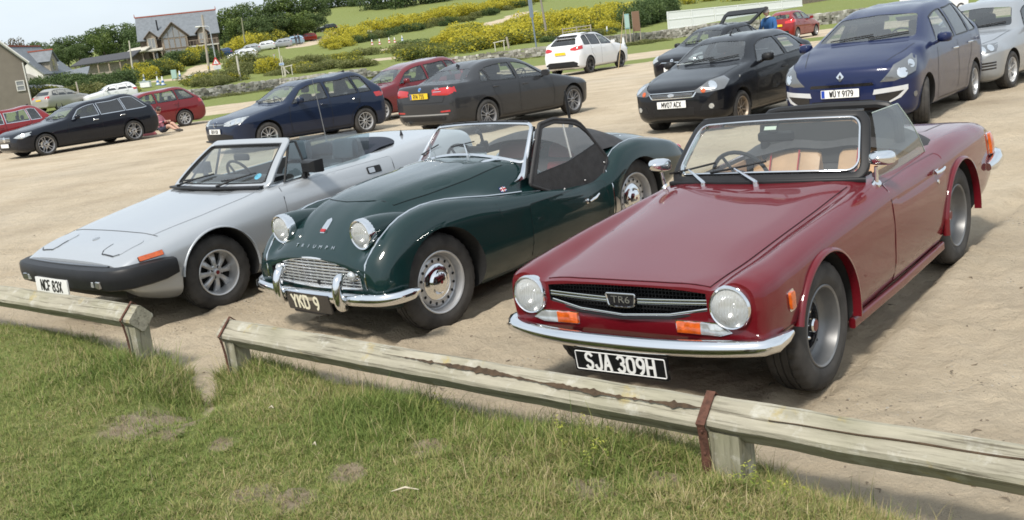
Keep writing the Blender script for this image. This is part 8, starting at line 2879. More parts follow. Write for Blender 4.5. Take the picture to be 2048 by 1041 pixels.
# ---- black three-door hatchback
def build_black_hatch():
	W2 = .842
	k = dict(W=1.685,H=1.43,fo=.80,wb=2.486,r=.292,rim=.19,cowl=(-.38,1.00),rf=(-1.14,1.385),rr=(-2.55,1.365),gb=(-3.00,1.05),tail=(-3.10,.9),hz=.755,belt=(.93,1.03),yr=.635,gc=.19,
		panes=[(-.66,-.98,-1.74,-1.70),(-1.83,-1.79,-2.64,-2.44)],
		doors=[([(-.58,.90),(-.55,.60),(-.58,.26)],0),([(-1.78,.97),(-1.80,.55),(-1.72,.28)],0),([(-.58,.26),(-1.72,.27)],0)],
		handles=[(-1.62,.80)],aerial=(-1.35,False),wheel=('spoke',8,mat('bronzed_alloy',(.36,.30,.24),.4,.5)),hmat=BLACK,mmat=BLACK,glass=glass('fiesta_glass',(.80,.85,.84),.02,1.5),spin=.1,
		lamps=[('headlamp',[(.74,.34,.66),(.56,.58,.80),(.34,.74,.84),(.30,.78,.78),(.48,.74,.66),(.70,.48,.625)],R(42),mat('headlamp_glass_clear',(.17,.175,.18),.15,.4,coat=.6),True,.004,.014,[((.56,.60,.725),.062,REFL),((.66,.48,.665),.035,LENSA)]),
			   ('tail_lamp',[(-2.86,.76,1.02),(-2.62,.81,1.10),(-2.60,.82,.86),(-2.90,.74,.80)],R(150),LENSR,True)],
		plates=[('air_intake',rpoly([(-.36,.30),(.36,.30),(.38,.43),(-.38,.43)],.02,2),'+x',BLACK,.004)])
	car,sk = modern('hatchback',3.353,16.596,R(-40.8),k,'black three-door hatchback with bronze wheels, parked facing left in front of the open-booted car',(.006,.007,.010),pitch=R(0.0),roll=R(.6),flake=.2)
	gp = rpoly([(-.36,.590),(.36,.590),(.42,.665),(-.42,.665)],.02,2)
	sk.patch('grille_surround',rpoly([(-.38,.575),(.38,.575),(.445,.675),(-.445,.675)],.02,2),'+x',CHROME,car,.006,.006,.06)
	g = sk.patch('grille',gp,'+x',BLACK,car,.010,.006,.06)
	for z in (.605,.622,.640):
		sk.patch('grille_slat',[(-.37,z),(.37,z),(.37,z + .005),(-.37,z + .005)],'+x',STEEL,g,.014,.003,.08)
	b = sk.patch('badge',circ(0,.628,.058,20,.026),'+x',CHROME,car,.016,.006,.05,dome=.004)
	sk.patch('badge_face',circ(0,.628,.050,20,.019),'+x',mat('oval_badge_grey',(.45,.47,.50),.3,.5),b,.021,.003,.05)
	plate(car,.822,0,.485,.52,.111,'MV07 ACX','+x',WHITEP,INK,sx=.76,th=.077)
	for sg in (1,-1):
		f = sk.patch('fog_recess',sk.flat([(.70,sg * .42,.36),(.50,sg * .72,.36),(.50,sg * .74,.50),(.70,sg * .48,.46)],sg * R(40)),sg * R(40),BLACK,car,.004,.004,.05)
		sk.patch('fog_lamp',[(p[0] + sk.flat([(.62,sg * .58,.42)],sg * R(40))[0][0],p[1] + .42) for p in circ(0,0,.04,14)],sg * R(40),LENSW,car,.010,.006,.04,dome=.008)
	r = MB(); h = sk.hit(.02,.80,'+y'); r.lathe([(.022,0),(.018,.006),(.0005,.008)],12,Matrix.Translation(h[0])); r.build('side_repeater',LENSW,car)
	p = MB(); p.box((-.62,-.52,1.045),(.20,.24,.006),rz=.3); p.build('dash_paper',mat('white_paper',(.7,.7,.68),.7),car)
build_black_hatch()
# ---- dark blue people carrier
def build_carrier():
	W2 = .922
	k = dict(W=1.845,H=1.64,fo=.87,wb=2.702,r=.325,rim=.205,cowl=(-.12,1.15),rf=(-1.14,1.565),rr=(-2.85,1.56),gb=(-3.25,1.16),tail=(-3.43,.95),hz=.885,belt=(1.04,1.12),yr=.665,gc=.20,
		panes=[(-.62,-.98,-1.60,-1.60),(-1.70,-1.70,-2.42,-2.40),(-2.50,-2.48,-2.95,-2.78)],
		doors=[([(-.56,1.0),(-.50,.65),(-.56,.28)],0),([(-1.65,1.04),(-1.67,.6),(-1.65,.27)],0),([(-2.48,1.07),(-2.42,.8),(-2.22,.60),(-2.18,.30)],0),([(-.56,.28),(-2.18,.28)],0)],
		handles=[(-1.46,.93),(-2.34,.96)],hmat=CHROME,wheel=('spoke',5,ALLOY),glass=glass('carrier_glass',(.80,.85,.84),.02,1.5),pglass={1: GLASSP,2: GLASSP},steer=R(16),wheel_y=.42,
		lamps=[('headlamp',[(.76,.46,.66),(.62,.58,.86),(.30,.76,.985),(.26,.80,.95),(.46,.82,.76),(.70,.62,.66)],R(40),mat('carrier_headlamp',(.18,.19,.20),.15,.5,coat=.6),True,.004,.016,[((.58,.66,.76),.07,REFL),((.44,.74,.86),.05,REFL)]),
			   ('tail_lamp',[(-3.3,.72,1.06),(-3.14,.84,1.08),(-3.12,.85,.92),(-3.32,.72,.90)],R(160),LENSR,True)],
		plates=[('grille',rpoly([(-.44,.625),(.44,.625),(.42,.665),(-.42,.665)],.01,2),'+x',GLOSSB,.004),
				('air_intake',rpoly([(-.46,.32),(.46,.32),(.42,.44),(-.42,.44)],.02,2),'+x',BLACK,.004)])
	car,sk = modern('people_carrier',5.268,14.36,R(-38.3),k,'dark blue people carrier with German number plate and white bumper trims, behind the red roadster',(.009,.016,.060),pitch=R(.6),flake=.2)
	WH = mat('white_bumper_trim',(.62,.63,.64),.3,.3)
	for sg in (1,-1):
		sk.patch('bumper_trim',sk.flat([(.84,sg * .42,.50),(.60,sg * .78,.54),(.60,sg * .78,.60),(.84,sg * .44,.565)],sg * R(35)),sg * R(35),WH,car,.008,.006,.06)
		sk.patch('bumper_trim',sk.flat([(.60,sg * .78,.54),(.66,sg * .70,.44),(.74,sg * .58,.38),(.76,sg * .55,.38),(.70,sg * .68,.46),(.64,sg * .75,.54)],sg * R(35)),sg * R(35),WH,car,.009,.006,.05)
		sk.patch('vent_grille',sk.flat([(.83,sg * .45,.40),(.70,sg * .64,.40),(.62,sg * .74,.535),(.83,sg * .45,.495)],sg * R(35)),sg * R(35),GLOSSB,car,.004,.004,.06)
		sk.patch('fog_lamp',[(p[0] + sk.flat([(.50,sg * .82,.46)],sg * R(55))[0][0],p[1] + .46) for p in circ(0,0,.038,14)],sg * R(55),LENSD,car,.006,.006,.04,dome=.006)
	d = sk.patch('badge',[(0,.700),(.052,.765),(0,.830),(-.052,.765)],'+x',CHROME,car,.012,.008,.04)
	sk.patch('badge_hollow',[(0,.738),(.020,.765),(0,.792),(-.020,.765)],'+x',mat('badge_shadow',(.03,.03,.04),.4),d,.019,.003,.04)
	plate(car,.915,-.0,.545,.52,.111,'Wu Y 9179'.replace('Wu','Wu'),'+x',WHITEP,INK,sx=.70,th=.075,band=True,tx=.02)
	sv = MB(); sv.box((-1.17,-.40,1.43),(.12,.46,.012),M=Matrix.Rotation(-.45,4,'Y')); sv.build('sun_visor',mat('visor_beige',(.5,.52,.5),.7),car)
	sv = MB(); sv.box((-1.17,.40,1.43),(.12,.46,.012),M=Matrix.Rotation(-.45,4,'Y')); sv.build('sun_visor',mat('visor_beige',(.5,.52,.5),.7),car)
build_carrier()
# ---- black estate, its chrome-lined windows facing us
def build_estate():
	W2 = .926
	k = dict(W=1.852,H=1.475,fo=.84,wb=2.939,r=.335,rim=.245,cowl=(-.66,1.00),rf=(-1.42,1.385),rr=(-3.45,1.40),gb=(-3.78,1.06),tail=(-3.98,.95),hz=.765,belt=(.94,1.02),yr=.63,gc=.19,
		panes=[(-.96,-1.28,-1.86,-1.86),(-1.93,-1.93,-2.75,-2.72),(-2.80,-2.77,-3.54,-3.24)],trim=CHROME,pglass={1: GLASSP,2: GLASSP},rglass=GLASSP,
		doors=[([(-.82,.92),(-.76,.60),(-.80,.27)],0),([(-1.89,.97),(-1.91,.5),(-1.89,.26)],0),([(-2.78,.99),(-2.72,.76),(-2.58,.60),(-2.52,.30)],0),([(-.80,.27),(-2.52,.27)],0)],
		handles=[(-1.72,.86),(-2.64,.89)],hmat=CHROME,wheel=('double',5,mat('polished_alloy',(.42,.42,.43),.3,.7)),
		lamps=[('headlamp',[(.74,.50,.64),(.60,.66,.72),(.30,.82,.77),(.34,.84,.68),(.58,.74,.60)],R(42),LENSW,True,.004,.012,[((.52,.74,.69),.045,REFL)]),
			   ('tail_lamp',[(-4.0,.62,.99),(-3.80,.84,1.0),(-3.78,.85,.88),(-4.04,.60,.86)],R(150),LENSR,True)],
		plates=[('grille',rpoly([(-.34,.50),(.34,.50),(.42,.60),(.36,.695),(-.36,.695),(-.42,.60)],.03,2),'+x',GLOSSB,.004),
				('air_intake',rpoly([(-.60,.29),(.60,.29),(.62,.38),(-.62,.38)],.02,2),'+x',BLACK,.004)])
	car,sk = modern('estate_car',-14.374,31.492,R(-41.5),k,'black estate car with chrome window line, facing left behind the silver convertible',(.006,.008,.014),flake=.2)
	for z in (.555,.60,.645):
		sk.patch('grille_bar',[(-.36,z),(.36,z),(.36,z + .016),(-.36,z + .016)],'+x',CHROME,car,.010,.004,.1)
	badge_disc(car,sk,0,.605,.085)
	plate(car,.862,0,.425,.52,.111,'','+x',WHITEP,INK,sx=.76,th=.075)
build_estate()
# ---- the other estates and hatchbacks
def estate_generic(W,H,wb,fo,tailx,hz=.76):
	return dict(W=W,H=H,fo=fo,wb=wb,r=.318,rim=.215,cowl=(-.52,1.00),rf=(-1.30,1.40),rr=(tailx + .62,H - .06),gb=(tailx + .22,1.05),tail=(tailx,.95),hz=hz,belt=(.95,1.03),yr=.635,gc=.2,
		panes=[(-.84,-1.18,-1.72,-1.72),(-1.79,-1.79,-2.56,-2.54),(-2.62,-2.60,tailx + .46,tailx + .74)],
		doors=[([(-1.75,.97),(-1.77,.5),(-1.75,.26)],0),([(-2.60,.99),(-2.54,.76),(-2.40,.60),(-2.34,.30)],0),([(-.7,.27),(-2.34,.27)],0)],handles=[(-1.58,.86),(-2.46,.89)],
		lamps=[('headlamp',[(fo - .12,.50,.66),(fo - .26,.66,.74),(fo - .55,.80,.78),(fo - .5,.82,.68),(fo - .28,.74,.62)],R(42),LENSW,True),
			   ('tail_lamp',[(tailx + .10,.70,1.0),(tailx + .36,.84,1.0),(tailx + .38,.85,.86),(tailx + .06,.68,.84)],R(150),LENSR,True)])
k = estate_generic(1.804,1.475,2.73,.86,-3.72); k.update(wheel=('spoke',9,ALLOY))
modern('estate_car',-14.47,37.83,R(-50.2),k,'red estate car showing its rear wheel, parked beyond the black estate',(.16,.010,.014),flake=.2)
k = golf_spec(1.80); k.update(H=1.50,r=.31,lamps=[('tail_lamp',[(-3.22,.80,1.0),(-2.98,.86,1.05),(-3.00,.87,.90),(-3.30,.74,.86)],R(150),LENSR,True)])
c_,s_ = modern('hatchback',-3.6,28.4,R(-50),k,'dark red hatchback with a roof spoiler, behind the dark blue hatchback',(.14,.012,.018),flake=.2)
b = MB(); b.box((-2.97,0,1.40),(.16,1.05,.03),bev=.01); b.build('roof_spoiler',MATS[[n for n in MATS if n.startswith('paint_dark_red_hatch')][0]],c_)
k = golf_spec(1.80); k.update(wheel=('spoke',9,ALLOY),trim=CHROME)
modern('hatchback',-18.9,35.2,R(-52),k,'red car cut off by the left edge, behind the black estate',(.20,.010,.012),flake=.2)
# ---- white sport utility car, seen from behind
k = dict(W=1.838,H=1.70,fo=.94,wb=2.69,r=.355,rim=.245,cowl=(-.36,1.16),rf=(-1.16,1.60),rr=(-2.95,1.60),gb=(-3.40,1.22),tail=(-3.59,1.0),hz=.93,belt=(1.09,1.20),yr=.64,gc=.26,side=.70,
	panes=[(-.70,-1.02,-1.64,-1.64),(-1.72,-1.72,-2.50,-2.46),(-2.56,-2.52,-3.02,-2.86)],pglass={1: GLASSP,2: GLASSP},rglass=GLASSP,
	doors=[([(-1.68,1.12),(-1.70,.6),(-1.68,.36)],0),([(-2.54,1.16),(-2.48,.84),(-2.30,.66),(-2.26,.40)],0)],handles=[(-1.5,1.0),(-2.38,1.03)],wheel=('double',5,ALLOYD),
	lamps=[('tail_lamp',[(-3.58,.50,1.10),(-3.50,.70,1.16),(-3.20,.88,1.20),(-3.20,.89,1.06),(-3.52,.70,1.0),(-3.60,.52,1.03)],R(145),LENSR,True,.006),
		   ('headlamp',[(.80,.50,.82),(.60,.70,.92),(.36,.82,.96),(.44,.82,.86),(.66,.66,.80)],R(40),LENSD,True)],
	plates=[('bumper_trim',rpoly([(-.80,.33),(.80,.33),(.78,.50),(.60,.58),(-.60,.58),(-.78,.50)],.03,2),'-x',BLACK,.006)])
c_,s_ = modern('sport_utility_car',5.168,45.629,R(143.8),k,'white sport utility car parked on the grass strip, rear towards us',(.68,.69,.70),flake=.0)
plate(c_,-3.625,0,.93,.52,.111,'','-x',YELLOWP,INK,sx=.76,th=.077)
b = MB(); b.box((-3.02,0,1.625),(.22,1.05,.03),bev=.01); b.build('roof_spoiler',BLACK,c_)
for sg in (1,-1):
	b = MB(); b.tube([(-1.25,sg * .60,1.655),(-2.0,sg * .61,1.70),(-2.8,sg * .60,1.655)],.016,6); b.build('roof_rail',BLACK,c_)
# ---- small red hatchback with lit-looking tail band, by the white boarding
k = golf_spec(1.70); k.update(H=1.51,fo=.82,wb=2.51,r=.30,rim=.19,cowl=(-.36,1.02),rf=(-1.12,1.44),rr=(-2.55,1.42),gb=(-2.98,1.10),tail=(-3.12,.95),belt=(.95,1.06),panes=[(-.62,-.98,-1.58,-1.58),(-1.66,-1.66,-2.36,-2.32),(-2.42,-2.38,-2.62,-2.48)],
	doors=[([(-1.62,.97),(-1.64,.5),(-1.62,.26)],0)],handles=[(-1.45,.86),(-2.25,.89)],
	lamps=[('tail_lamp',[(-3.08,.40,.98),(-2.95,.66,1.04),(-2.68,.81,1.06),(-2.66,.82,.92),(-2.98,.66,.88),(-3.10,.40,.88)],R(150),mat('bright_red_lens',(.62,.02,.02),.15,coat=1.0),True,.006)],
	plates=[('bumper_trim',rpoly([(-.60,.36),(.60,.36),(.56,.50),(-.56,.50)],.03,2),'-x',BLACK,.005)])
c_,s_ = modern('hatchback',17.593,56.685,R(139.9),k,'small bright red hatchback with yellow rear plate near the white boarding',(.22,.012,.012),flake=.1)
plate(c_,-3.16,0,.80,.52,.111,'','-x',YELLOWP,INK,sx=.76,th=.077)
# ---- dark estate with its tailgate up
k = estate_generic(1.72,1.48,2.45,.80,-3.06,.78); k.update(hz=.79,cowl=(-.44,1.04),rf=(-1.18,1.42),yr=.65,r=.30,rim=.19,open_tail=True,mmat=BLACK,panes=[(-.76,-1.06,-1.56,-1.56),(-1.63,-1.63,-2.25,-2.22),(-2.30,-2.27,-2.58,-2.42)],
	lamps=[('headlamp',[(.70,.46,.72),(.58,.62,.82),(.40,.76,.86),(.42,.78,.68),(.62,.66,.64)],R(42),LENSW,True,.004,.016)],
	plates=[('grille',rpoly([(-.34,.60),(.34,.60),(.38,.72),(-.38,.72)],.02,2),'+x',BLACK,.004),('grille_chrome',[(-.36,.655),(.36,.655),(.36,.672),(-.36,.672)],'+x',CHROME,.012)])
c_,s_ = modern('estate_car',5.55,28.2,R(-46),k,'black car with its tailgate raised beside the man in a blue jumper',(.008,.009,.012),flake=.2,z=.0)
badge_disc(c_,s_,0,.70,.05)
plate(c_,.83,0,.48,.52,.111,'','+x',WHITEP,INK,sx=.76,th=.077)
# raised tailgate: frame, glass
hx,hz_ = -2.42,1.44
Mt = Matrix.Translation((hx,0,hz_)) @ Matrix.Rotation(R(30),4,'Y')
tg = MB()
ol = rpoly([(0,-.56),(0,.56),(-.60,.66),(-.84,.64),(-.84,-.64),(-.60,-.66)],.05,3); il = rpoly([(-.10,-.46),(-.10,.46),(-.56,.55),(-.56,-.55)],.05,3)
vo,eo,fo_,*_ = delaunay_2d_cdt([Vector(p) for p in ol + il],[(i,(i + 1) % len(ol)) for i in range(len(ol))] + [(len(ol) + i,len(ol) + (i + 1) % len(il)) for i in range(len(il))],[],0,1e-5)
def _in(x,y,pl):
	c = False; j = len(pl) - 1
	for i in range(len(pl)):
		if (pl[i][1] > y) != (pl[j][1] > y) and x < (pl[j][0] - pl[i][0]) * (y - pl[i][1]) / (pl[j][1] - pl[i][1] + 1e-12) + pl[i][0]: c = not c
		j = i
	return c
kp = [f for f in fo_ if _in(sum(vo[i].x for i in f) / 3,sum(vo[i].y for i in f) / 3,ol) and not _in(sum(vo[i].x for i in f) / 3,sum(vo[i].y for i in f) / 3,il)]
for dz,fl in ((.0,0),(-.05,1)):
	tg.add([Mt @ Vector((v.x,v.y,dz - .12 * max(0,-v.x - .62))) for v in vo],[f[::-1] if fl else f for f in kp])
tgo = tg.build('tailgate',BLACK,c_,0,False)
b = MB(); b.add([Mt @ Vector((p[0],p[1],-.02)) for p in il],[list(range(len(il)))]); b.build('tailgate_window',GLASST,tgo,0,False)
for sg in (1,-1):
	b = MB(); b.tube([Mt @ Vector((-.45,sg * .62,-.03)),(-2.80,sg * .66,1.0)],.012,6); b.build('gas_strut',BLACK,tgo)
# ------------------------------------------------------------------ cars beyond the wall
def far_car(u,v,yaw,col,label,spec=None,sc=1.0,d0=100,name='parked_car',H=None):
	p = px_t(u,v,d0)
	k = dict(spec or golf_spec(1.78))
	if H: k['H'] = H
	k['lamps'] = [('tail_lamp',[(-3.22,.80,.98),(-2.98,.86,.97),(-3.00,.87,.86),(-3.30,.74,.86)],R(150),LENSR,True),('headlamp',[(.80,.36,.70),(.60,.66,.78),(.45,.80,.78),(.60,.72,.66),(.80,.42,.64)],R(38),LENSW,True)]
	a = yaw
	f = Vector((math.sin(a),-math.cos(a),0))
	c = p + f * 1.3
	n0 = hz_at(p.x,p.y)
	z1 = hz_at(c.x,c.y)
	z2 = hz_at(c.x - f.x * 2.6,c.y - f.y * 2.6)
	l_ = Vector((math.cos(a),math.sin(a),0))
	zl = hz_at(p.x + l_.x * .8,p.y + l_.y * .8); zr = hz_at(p.x - l_.x * .8,p.y - l_.y * .8)
	return modern(name,c.x,c.y,a,k,label,col,'cars parked on the hill',z1,lod=0,pitch=math.atan2(z1 - z2,2.6),roll=math.atan2(zl - zr,1.6))
WHT,SIL,DRK,BLU_ = (.66,.67,.68),(.34,.36,.38),(.012,.014,.016),(.02,.05,.12)
for u,v,yw,col,lab in [
	(442,118,-75,BLU_,'mid blue hatchback below the timber house, leftmost of the hill cars'),
	(486,120,-70,WHT,'white car half hidden by gorse, second of the hill cars'),
	(497,109,-70,SIL,'silver car with roof box just above the half-hidden white car'),
	(527,102,-68,WHT,'low white car in the middle of the hill row'),
	(549,86,-75,SIL,'silver car standing above the hill row, beside large gorse'),
	(561,97,-66,SIL,'silver grey car right of the low white car on the hill'),
	(585,90,-64,(.30,.42,.52),'pale blue car near the end of the hill row'),
	(598,80,-64,DRK,'black car at the upper end of the hill row'),
	(612,84,-60,(.28,.03,.02),'red car at the right end of the hill row'),
	(655,63,-70,(.012,.018,.014),'dark car alone beside the track on the hill'),
	(758,59,-72,SIL,'silver car highest on the hill, half behind gorse'),
	(724,78,-70,(.60,.58,.50),'cream car roof showing over gorse below the hill track')]:
	far_car(u,v,R(yw),col,lab)
# silver sport utility car and white hatchback by the left hedge
k = dict(W=1.845,H=1.68,fo=.92,wb=2.715,r=.36,rim=.23,cowl=(-.36,1.16),rf=(-1.16,1.58),rr=(-2.95,1.58),gb=(-3.46,1.20),tail=(-3.80,1.0),hz=.93,belt=(1.09,1.18),yr=.64,gc=.26,side=.70,
	panes=[(-.70,-1.02,-1.64,-1.64),(-1.72,-1.72,-2.50,-2.46),(-2.56,-2.52,-3.14,-2.90)],wheel=('spoke',8,ALLOY),
	lamps=[('tail_lamp',[(-3.74,.58,1.10),(-3.50,.84,1.16),(-3.48,.86,.98),(-3.76,.58,.98)],R(150),LENSR,True,.006)])
p = px_t(118,222,45)
c_,s_ = modern('sport_utility_car',p.x + 1.0,p.y + 1.2,R(158),k,'silver gold sport utility car by the left hedge, rear towards us',(.36,.345,.31),'cars parked by the left hedge',hz_at(p.x,p.y),lod=1,flake=.4)
plate(c_,-3.83,0,.90,.52,.111,'','-x',YELLOWP,INK,sx=.76,th=.077)
k = golf_spec(1.75); k.update(lamps=[('tail_lamp',[(-3.28,.60,1.02),(-2.98,.86,1.02),(-3.00,.87,.86),(-3.34,.60,.86)],R(150),LENSR,True,.006)])
p = px_t(222,208,45)
modern('hatchback',p.x - .9,p.y - .9,R(-58),k,'white hatchback behind the black estate roof',(.68,.69,.70),'cars parked by the left hedge',hz_at(p.x,p.y),lod=1,flake=0)
# long grey cover by the hedge
p = px_t(72,196,60)
e = empty('covered_boat',(p.x,p.y,p.z),(0,0,.15),'long grey rounded cover standing before the left hedge','boat')
mb = MB(); mb.grid([[(x,w_ * math.cos(t),.30 + hh * max(0,math.sin(t))) for t in [PI * i / 10 for i in range(11)]] for x,w_,hh in ((-2.6,.2,.2),(-2.4,.7,.55),(-1.4,.95,.8),(0,1.0,.85),(1.4,.85,.72),(2.4,.45,.5),(2.7,.1,.3))]); mb.build('cover',mat('grey_tarpaulin',(.30,.30,.29),.7,noise=.1),e,60)
mb = MB().box((0,0,.15),(4.4,1.3,.3),bev=.05); mb.build('trailer',BLACK,e)
# white van, its foot just in the picture at the top right
p = px_d(1868,14,62)
e = empty('van',(p.x,p.y,p.z - .55),(0,0,.25),'white van with a red stripe, cut by the top of the picture','van')
mb = MB().box((0,0,1.4),(3.6,1.9,2.2),bev=.12); mb.build('body',M_WBOARD,e)
mb = MB().box((-1.3,-.952,.60),(.10,.01,.5)); mb.build('stripe',LENSR,e)
mb = MB().box((0,0,.42),(3.5,1.8,.16)); mb.build('chassis',BLACK,e)
for x in (-1.15,1.15):
	w = link('tyre',tyre_mesh(.33,.2,.2),e); w.location = (x,-.86,.30); w.rotation_euler = (0,0,PI); link('rim',rim_mesh('trim',.2,.2,10,ALLOY),w)
mb = MB().box((1.80,0,.9),(.03,1.5,.9)); mb.build('rear_door',GLOSSB,e)
# ------------------------------------------------------------------ people
def figure(name,label,joints,edges,mats,pick,M,sub=2):
	"""one continuous skinned body from joints {name: (co, radius)}"""
	ks = list(joints)
	me = bpy.data.meshes.new('body')
	me.from_pydata([joints[k][0] for k in ks],[(ks.index(a),ks.index(b)) for a,b in edges],[])
	o = bpy.data.objects.new('tmp',me)
	COL.objects.link(o)
	md = o.modifiers.new('s','SKIN')
	md.use_smooth_shade = True
	sv = me.skin_vertices[0].data if me.skin_vertices else None
	if sv is None:
		bpy.context.view_layer.objects.active = o
	for i,k in enumerate(ks):
		r = joints[k][1]
		me.skin_vertices[0].data[i].radius = (r,r) if not hasattr(r,'__len__') else r
	me.skin_vertices[0].data[0].use_root = True
	o.modifiers.new('ss','SUBSURF').levels = sub
	dg = bpy.context.evaluated_depsgraph_get()
	out = bpy.data.meshes.new_from_object(o.evaluated_get(dg))
	bpy.data.objects.remove(o)
	out.materials.clear()
	for m in mats: out.materials.append(m)
	for p in out.polygons:
		p.material_index = pick(p.center)
		p.use_smooth = True
	e = empty('person',M.to_translation(),M.to_euler(),label,'person')
	link('body',out,e)
	return e
SKIN = mat('skin',(.50,.30,.22),.6)
def head(e,c,r,hair,cap=None,face=(0,-1,0)):
	f = Vector(face).normalized()
	M = Matrix.Translation(c) @ f.to_track_quat('-Y','Z').to_matrix().to_4x4()
	mb = MB()
	rows = []
	for i in range(9):
		t = PI * i / 8
		z = math.cos(t) * r * 1.22
		k = math.sin(t) ** .85
		row = []
		for j in range(17):
			a = 2 * PI * j / 16
			x,y = math.cos(a) * r * .86 * k,math.sin(a) * r * k
			if y < 0 and z < -.3 * r: x *= .82
			if abs(math.cos(a)) < .2 and math.sin(a) < 0 and -.45 * r < z < .15 * r: y -= .14 * r
			row.append(M @ Vector((x,y,z)))
		rows.append(row)
	mb.grid([[tuple(p) for p in r_] for r_ in rows])
	hd = mb.build('head',SKIN,e,60)
	for s in (-1,1):
		b = MB().box(M @ Vector((s * r * .34,-r * .86,r * .08)),(r * .2,r * .12,r * .1),bev=r * .03); b.build('eye',INK,hd)
		b = MB().box(M @ Vector((s * r * .88,r * .05,0)),(r * .12,r * .35,r * .5),bev=r * .05); b.build('ear',SKIN,hd)
	b = MB().box(M @ Vector((0,-r * .84,-r * .55)),(r * .5,r * .1,r * .1),bev=r * .03); b.build('mouth',mat('lips',(.35,.12,.10),.6),hd)
	b = MB()
	rows = []
	for i in range(6):
		t = PI * .56 * i / 5
		rows.append([tuple(M @ Vector((math.cos(a) * r * .93 * math.sin(t),math.sin(a) * r * 1.06 * math.sin(t) + r * .06,math.cos(t) * r * 1.30 + (.35 * r * max(0,-math.sin(a)) if i > 3 else 0)))) for a in [2 * PI * j / 16 for j in range(17)]])
	b.grid(rows); b.build('hair',hair,hd,60)
	if cap:
		b = MB()
		rows = []
		for i in range(5):
			t = PI * .46 * i / 4
			rows.append([tuple(M @ Vector((math.cos(a) * r * 1.02 * math.sin(t),math.sin(a) * r * 1.14 * math.sin(t),math.cos(t) * r * .70 + r * .72))) for a in [2 * PI * j / 16 for j in range(17)]])
		b.grid(rows); b.box(M @ Vector((0,-r * 1.25,r * .78)),(r * 1.2,r * .8,r * .12),bev=r * .05,M=f.to_track_quat('-Y','Z').to_matrix().to_4x4()); b.build('cap',cap,hd,60)
def hand(e,c,d,curl,s=1.0,side=1):
	"""palm, four unequal bent fingers and a thumb"""
	d = Vector(d).normalized()
	q = d.to_track_quat('X','Z').to_matrix().to_4x4()
	M = Matrix.Translation(c) @ q
	mb = MB().box(M @ Vector((.045 * s,0,0)),(.09 * s,.078 * s,.026 * s),bev=.010 * s,M=q)
	for i,l in enumerate((.070,.080,.075,.058)):
		y = (-.029 + .0195 * i) * s
		p0 = Vector((.085 * s,y,0)); p1 = p0 + Vector((l * .5 * s * math.cos(curl),0,-l * .5 * s * math.sin(curl))); p2 = p1 + Vector((l * .5 * s * math.cos(curl * 2.2),0,-l * .5 * s * math.sin(curl * 2.2)))
		mb.tube([M @ p0,M @ p1,M @ p2],[.0095 * s,.009 * s,.007 * s],6)
	mb.tube([M @ Vector((.02 * s,side * .036 * s,0)),M @ Vector((.055 * s,side * .062 * s,-.01 * s)),M @ Vector((.085 * s,side * .060 * s,-.025 * s))],[.012 * s,.011 * s,.008 * s],6)
	return mb.build('hand',SKIN,e,50)
# seated person in pink leaning by the red estate, phone in hand, knees up, facing right
g0 = px_z(331,267,0)
J = {'pelvis': ((0,0,.13),.135),'waist': ((-.06,0,.30),.115),'chest': ((-.09,0,.50),.135),'neckb': ((-.05,0,.64),.062),'neck': ((-.02,0,.70),.05),
	 'lsh': ((-.08,.16,.60),.058),'lel': ((.04,.22,.38),.045),'lwr': ((.24,.12,.42),.032),'rsh': ((-.08,-.16,.60),.058),'rel': ((.05,-.23,.38),.045),'rwr': ((.25,-.08,.42),.032),
	 'lhip': ((.06,.09,.12),.10),'lkn': ((.40,.12,.34),.066),'lan': ((.66,.12,.07),.042),'lto': ((.80,.13,.045),.036),'rhip': ((.06,-.09,.12),.10),'rkn': ((.43,-.11,.27),.066),'ran': ((.74,-.10,.065),.042),'rto': ((.88,-.11,.045),.036)}
E_ = [('pelvis','waist'),('waist','chest'),('chest','neckb'),('neckb','neck'),('chest','lsh'),('lsh','lel'),('lel','lwr'),('chest','rsh'),('rsh','rel'),('rel','rwr'),('pelvis','lhip'),('lhip','lkn'),('lkn','lan'),('lan','lto'),('pelvis','rhip'),('rhip','rkn'),('rkn','ran'),('ran','rto')]
PINK = mat('pink_top',(.52,.20,.24),.8,noise=.1); SHORT = mat('dark_shorts',(.03,.035,.06),.8); SHOE = mat('dark_shoes',(.04,.035,.03),.7)
def pick1(c):
	if c.z > .655: return 3
	if c.x > .58 and c.z < .12: return 2
	if c.z > .24 and c.x < .20 + (.0 if abs(c.y) < .1 else .0): return 0
	if c.x < .34: return 1
	return 3
sp = figure('person','person in a pink top and dark shorts sitting on the grass, looking at a phone',J,E_,[PINK,SHORT,SHOE,SKIN],pick1,Matrix.Translation((g0.x - .1,g0.y,hz_at(g0.x,g0.y))) @ Matrix.Rotation(R(-22),4,'Z'))
head(sp,(.01,0,.83),.098,mat('dark_hair',(.025,.018,.013),.6),None,(1,-.1,-.55))
hand(sp,(.24,.12,.42),(.9,-.35,.15),.7,1,-1); hand(sp,(.25,-.08,.42),(.9,.25,.15),.7,1,1)
ph = empty('phone',sp.matrix_world @ Vector((.345,.03,.455)),(0,-.5,R(-22)),'dark phone held by the seated person','phone')
mb = MB().box((0,0,0),(.010,.072,.145),bev=.003); mb.build('case',GLOSSB,ph)
mb = MB().box((-.006,0,0),(.002,.064,.132)); mb.build('screen',mat('phone_screen',(.05,.06,.08),.1),ph)
bg = empty('bag',(g0.x - .55,g0.y - .1,hz_at(g0.x - .55,g0.y)),label='pinkish red bag lying beside the seated person',cat='bag')
